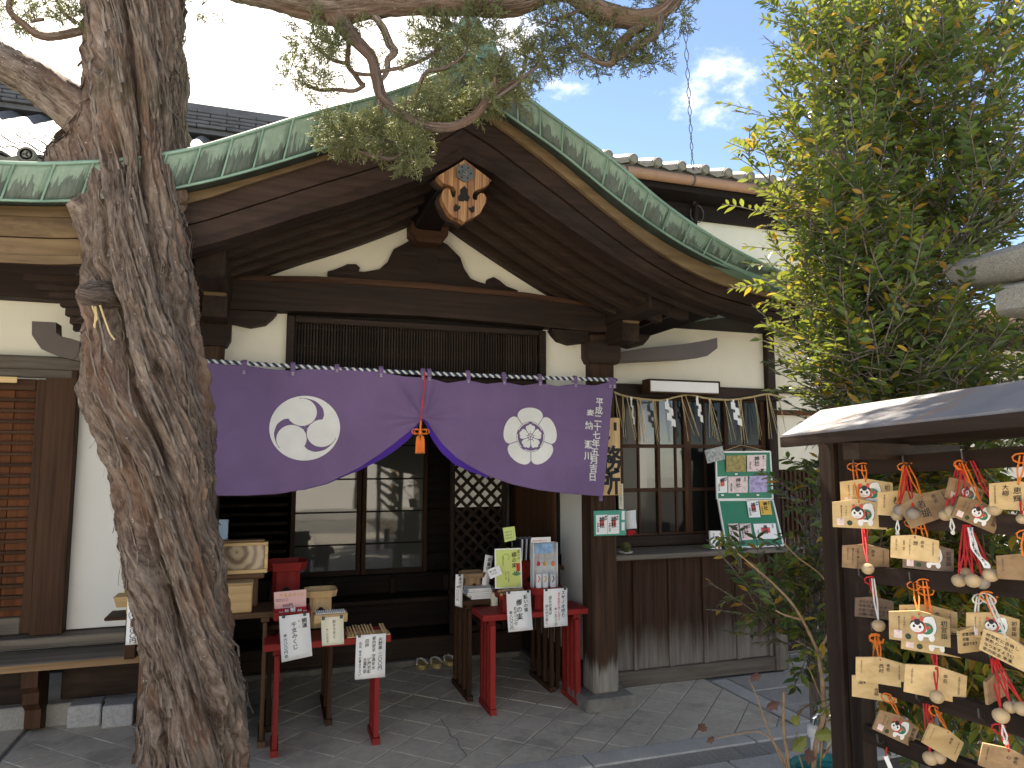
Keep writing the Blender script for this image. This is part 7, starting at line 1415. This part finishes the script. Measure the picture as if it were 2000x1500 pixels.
# ------------------------------------------------------------------ stone gateway beam
tor = thing('stone_torii', 'grey granite gateway beam end entering at the right edge', 'gateway', (2.5, .6, 0)); q = at(1856, 556, X=2.5); yl = q.y-.11; zt = q.z-.005
prof = [(-.13, -.06), (.13, -.06), (.165, -.02), (.175, .035), (.14, .062), (.05, .085), (-.05, .085), (-.14, .062), (-.175, .035), (-.165, -.02)]; sec = []
for i in range(25):
    y = lerp(yl, -1.6, i/24); u = abs(y-.25)/(yl-.25); up_ = .06*u**2.5-.05; k = (.72, .88, .96)[i] if i < 3 else 1
    sec.append([(2.5+x_*k+random.uniform(-.003, .003), y+(.05*(z_+.06)/.14 if i == 0 else 0), zt+z_*k+up_+random.uniform(-.003, .003)) for x_, z_ in prof])
MB().sweep(sec).build('top_lintel', 'torii_stone', tor, smooth=50)
sec = [[(2.5+x_+random.uniform(-.003, .003), y, zt-.17+z_+.05*min(1, abs(y-.25)/(yl-.25))**2.5-.05) for x_, z_ in ((-.1, 0), (.1, 0), (.125, .02), (.125, .1), (.1, .112), (-.1, .112), (-.125, .1), (-.125, .02))] for y in np.linspace(yl-.16, -1.4, 14)]; MB().sweep(sec).build('second_lintel', 'torii_stone', tor, smooth=50)
for y in (.95, -.45): MB().lathe((2.5, y, 0), [(.17, 0), (.13, .12), (.12, .2), (.105, zt-.24)], 20).build('pillar', 'torii_stone', tor, smooth=40)
# ------------------------------------------------------------------ bare stems, tap and hose
simple('dry_leaf', (.1, .05, .04), .7, .3, 20, .2); simple('bare_bark', (.3, .2, .12), .75, .35, 30, .4); simple('chrome', (.75, .75, .75), .12, .02, 5, 0, 0, 1); simple('hose_teal', (.02, .25, .27), .45, .1, 8, 0); simple('pvc', (.5, .5, .48), .45, .05, 8, 0); simple('olive_leaf', (.16, .18, .04), .5, .3, 20, .1)
D_ = 2.62; bp_ = at(1570, 1560, D=D_); hyd = thing('bare_shrub', 'leafless shrub with pale brown stems and a few withered leaves', 'shrub', (bp_.x, bp_.y, 0))
for pts, r in (([(1575, 1600), (1590, 1480), (1608, 1400), (1606, 1330), (1598, 1274)], (8, 7, 6.5, 6, 5)), ([(1598, 1274), (1575, 1225), (1548, 1180), (1510, 1140), (1470, 1105), (1440, 1080)], (4.5, 4, 3.5, 3, 2.2, 1.6)), ([(1598, 1274), (1620, 1235), (1632, 1195), (1640, 1165), (1650, 1130)], (4.5, 4, 3.5, 3, 2)), ([(1545, 1600), (1540, 1500), (1532, 1440), (1530, 1390), (1531, 1350)], (6, 5, 4.5, 4, 3)), ([(1545, 1520), (1515, 1460), (1495, 1410), (1478, 1360), (1464, 1328)], (3, 2.5, 2.2, 1.8, 1.4)), ([(1548, 1530), (1525, 1470), (1490, 1432), (1450, 1432), (1400, 1442)], (3, 2.6, 2.2, 1.8, 1.5)), ([(1600, 1540), (1606, 1440), (1618, 1400), (1626, 1360)], (2.5, 2.2, 2, 1.5)), ([(1606, 1480), (1620, 1460), (1636, 1440), (1652, 1425)], (3, 2.5, 2, 1.5)), ([(1563, 1210), (1530, 1200), (1515, 1192)], (3, 2.5, 2)), ([(1640, 1170), (1600, 1120), (1560, 1090), (1530, 1060)], (2.2, 2, 1.7, 1.3)), ([(1608, 1370), (1596, 1345), (1582, 1310), (1573, 1300)], (2, 1.8, 1.5, 1.5)), ([(1580, 1540), (1560, 1470), (1556, 1430)], (2.2, 2, 1.5)), ([(1590, 1560), (1640, 1500), (1660, 1470)], (2.2, 2, 1.5))):
    P_ = [at(a, b, D=D_) for a, b in pts]; P_[0].z = max(-.02, P_[0].z) if pts[0][1] < 1560 else -.02; S_ = spline(P_, 5); k = [np.interp(i/(len(S_)-1)*(len(r)-1), range(len(r)), r)/F*D_*.72*(1+.12*math.sin(i*1.9)) for i in range(len(S_))]; MB().tube(S_, k, 8).build('stem', 'bare_bark', hyd, smooth=True)
for px, py, s, a, mt in ((1496, 1384, .055, .5, 'dry_leaf'), (1380, 1428, .045, 2.4, 'dry_leaf'), (1396, 1440, .035, 3.6, 'dry_leaf'), (1622, 1366, .055, 1.2, 'dry_leaf'), (1635, 1376, .04, 0, 'olive_leaf'), (1464, 1325, .045, .3, 'dry_leaf'), (1575, 1440, .075, 3.8, 'olive_leaf'), (1590, 1436, .075, .1, 'olive_leaf'), (1558, 1418, .05, 2, 'olive_leaf'), (1580, 1460, .06, 4.6, 'dry_leaf')):
    p = at(px, py, D=D_-.01); x = RT*math.cos(a)+UP*math.sin(a); y = UP*math.cos(a)-RT*math.sin(a); sh = [(0, 0), (.25, .3), (.45, .28), (.6, .42), (.75, .25), (1, 0), (.72, -.22), (.6, -.4), (.42, -.25), (.22, -.28)]
    vs = [p+x*u*s+y*v*s-FW*(.25*abs(v)+.15*u*u)*s for u, v in sh]; c0 = p+x*.5*s; MB().add([c0]+vs, [(0, i+1, (i+1) % 10+1) for i in range(10)]).build('withered_leaf', mt, hyd, fix=False)
Dt = 2.8; tp = at(1600, 1420, D=Dt); tap = thing('garden_tap', 'chrome garden tap with white hose connector on a grey standpipe', 'tap', (tp.x+.08, tp.y, 0)); pz = lambda a, b: at(a, b, D=Dt)
pl = pz(1632, 1370); MB().cbox(pl.x-.03, pl.x+.03, pl.y-.03, pl.y+.03, 0, pl.z).build('standpipe', 'pvc', tap); MB().tube([pl+Vector((0, 0, -.06)), pz(1606, 1392), pz(1598, 1394), pz(1592, 1404), pz(1591, 1416)], [.016, .018, .015, .014, .013], 10).build('spout', 'chrome', tap, smooth=True)
MB().tube([pz(1603, 1392), pz(1602, 1376)], .01, 8).build('valve_stem', 'chrome', tap); MB().tube([pz(1594, 1374), pz(1612, 1374)], .008, 8).build('handle', 'chrome', tap, smooth=True); MB().tube([pz(1591, 1416), pz(1591, 1419), pz(1591, 1436), pz(1591, 1440)], [.02, .028, .028, .022], 12).build('hose_connector', 'white_plastic', tap, smooth=40)
MB().tube([pz(1591, 1440), pz(1592, 1470), pz(1596, 1520), pz(1605, 1580)], .016, 8).build('hose_lead', 'white_plastic', tap, smooth=True); MB().tube([pz(1612, 1452), pz(1650, 1470), pz(1690, 1485)], .022, 10).build('side_pipe', 'pvc', tap, smooth=True); MB().tube([pz(1655+14*math.cos(a), 1475+22*math.sin(a)) for a in np.linspace(-1.6, 2.6, 14)], .007, 6).build('hose_hook', 'white_plastic', tap, smooth=True)
hs = at(1630, 1540, D=2.6); m = MB(); pts = []
for k in range(120): a = k*.3; pts.append((hs.x+(.17-.0002*k)*math.cos(a), hs.y+(.17-.0002*k)*math.sin(a), hs.z+.02-.1+k*.0012))
tag(m.tube(pts, .014, 8).build('garden_hose', 'hose_teal', smooth=True), 'coiled teal garden hose below the tap at the lower right', 'hose')
# ------------------------------------------------------------------ pale wall added to bounce light (seen only in the door glass)
pw = thing('added_bounce_wall', 'white plastered wall with tiled coping added across the court to bounce light', 'wall', (0, -6.5, 0)); box('wall_panel', 'plaster_white', pw, -9, 9, -6.7, -6.4, .25, 3.1, b=.01); box('wall_plinth', 'granite', pw, -9, 9, -6.75, -6.35, -.02, .25); MB().prism([(-6.95, 3.1), (-6.15, 3.1), (-6.55, 3.35)], -9, 9, lambda a, b, c: (b, a, c)).build('wall_coping', 'tile_grey', pw)
for x in np.arange(-8, 9, 2): box('wall_post', 'wood_dark_Z', pw, x, x+.14, -6.42, -6.38, .25, 3.1)
bpy.data.objects.remove(_fo); bpy.data.scenes.remove(_fs)
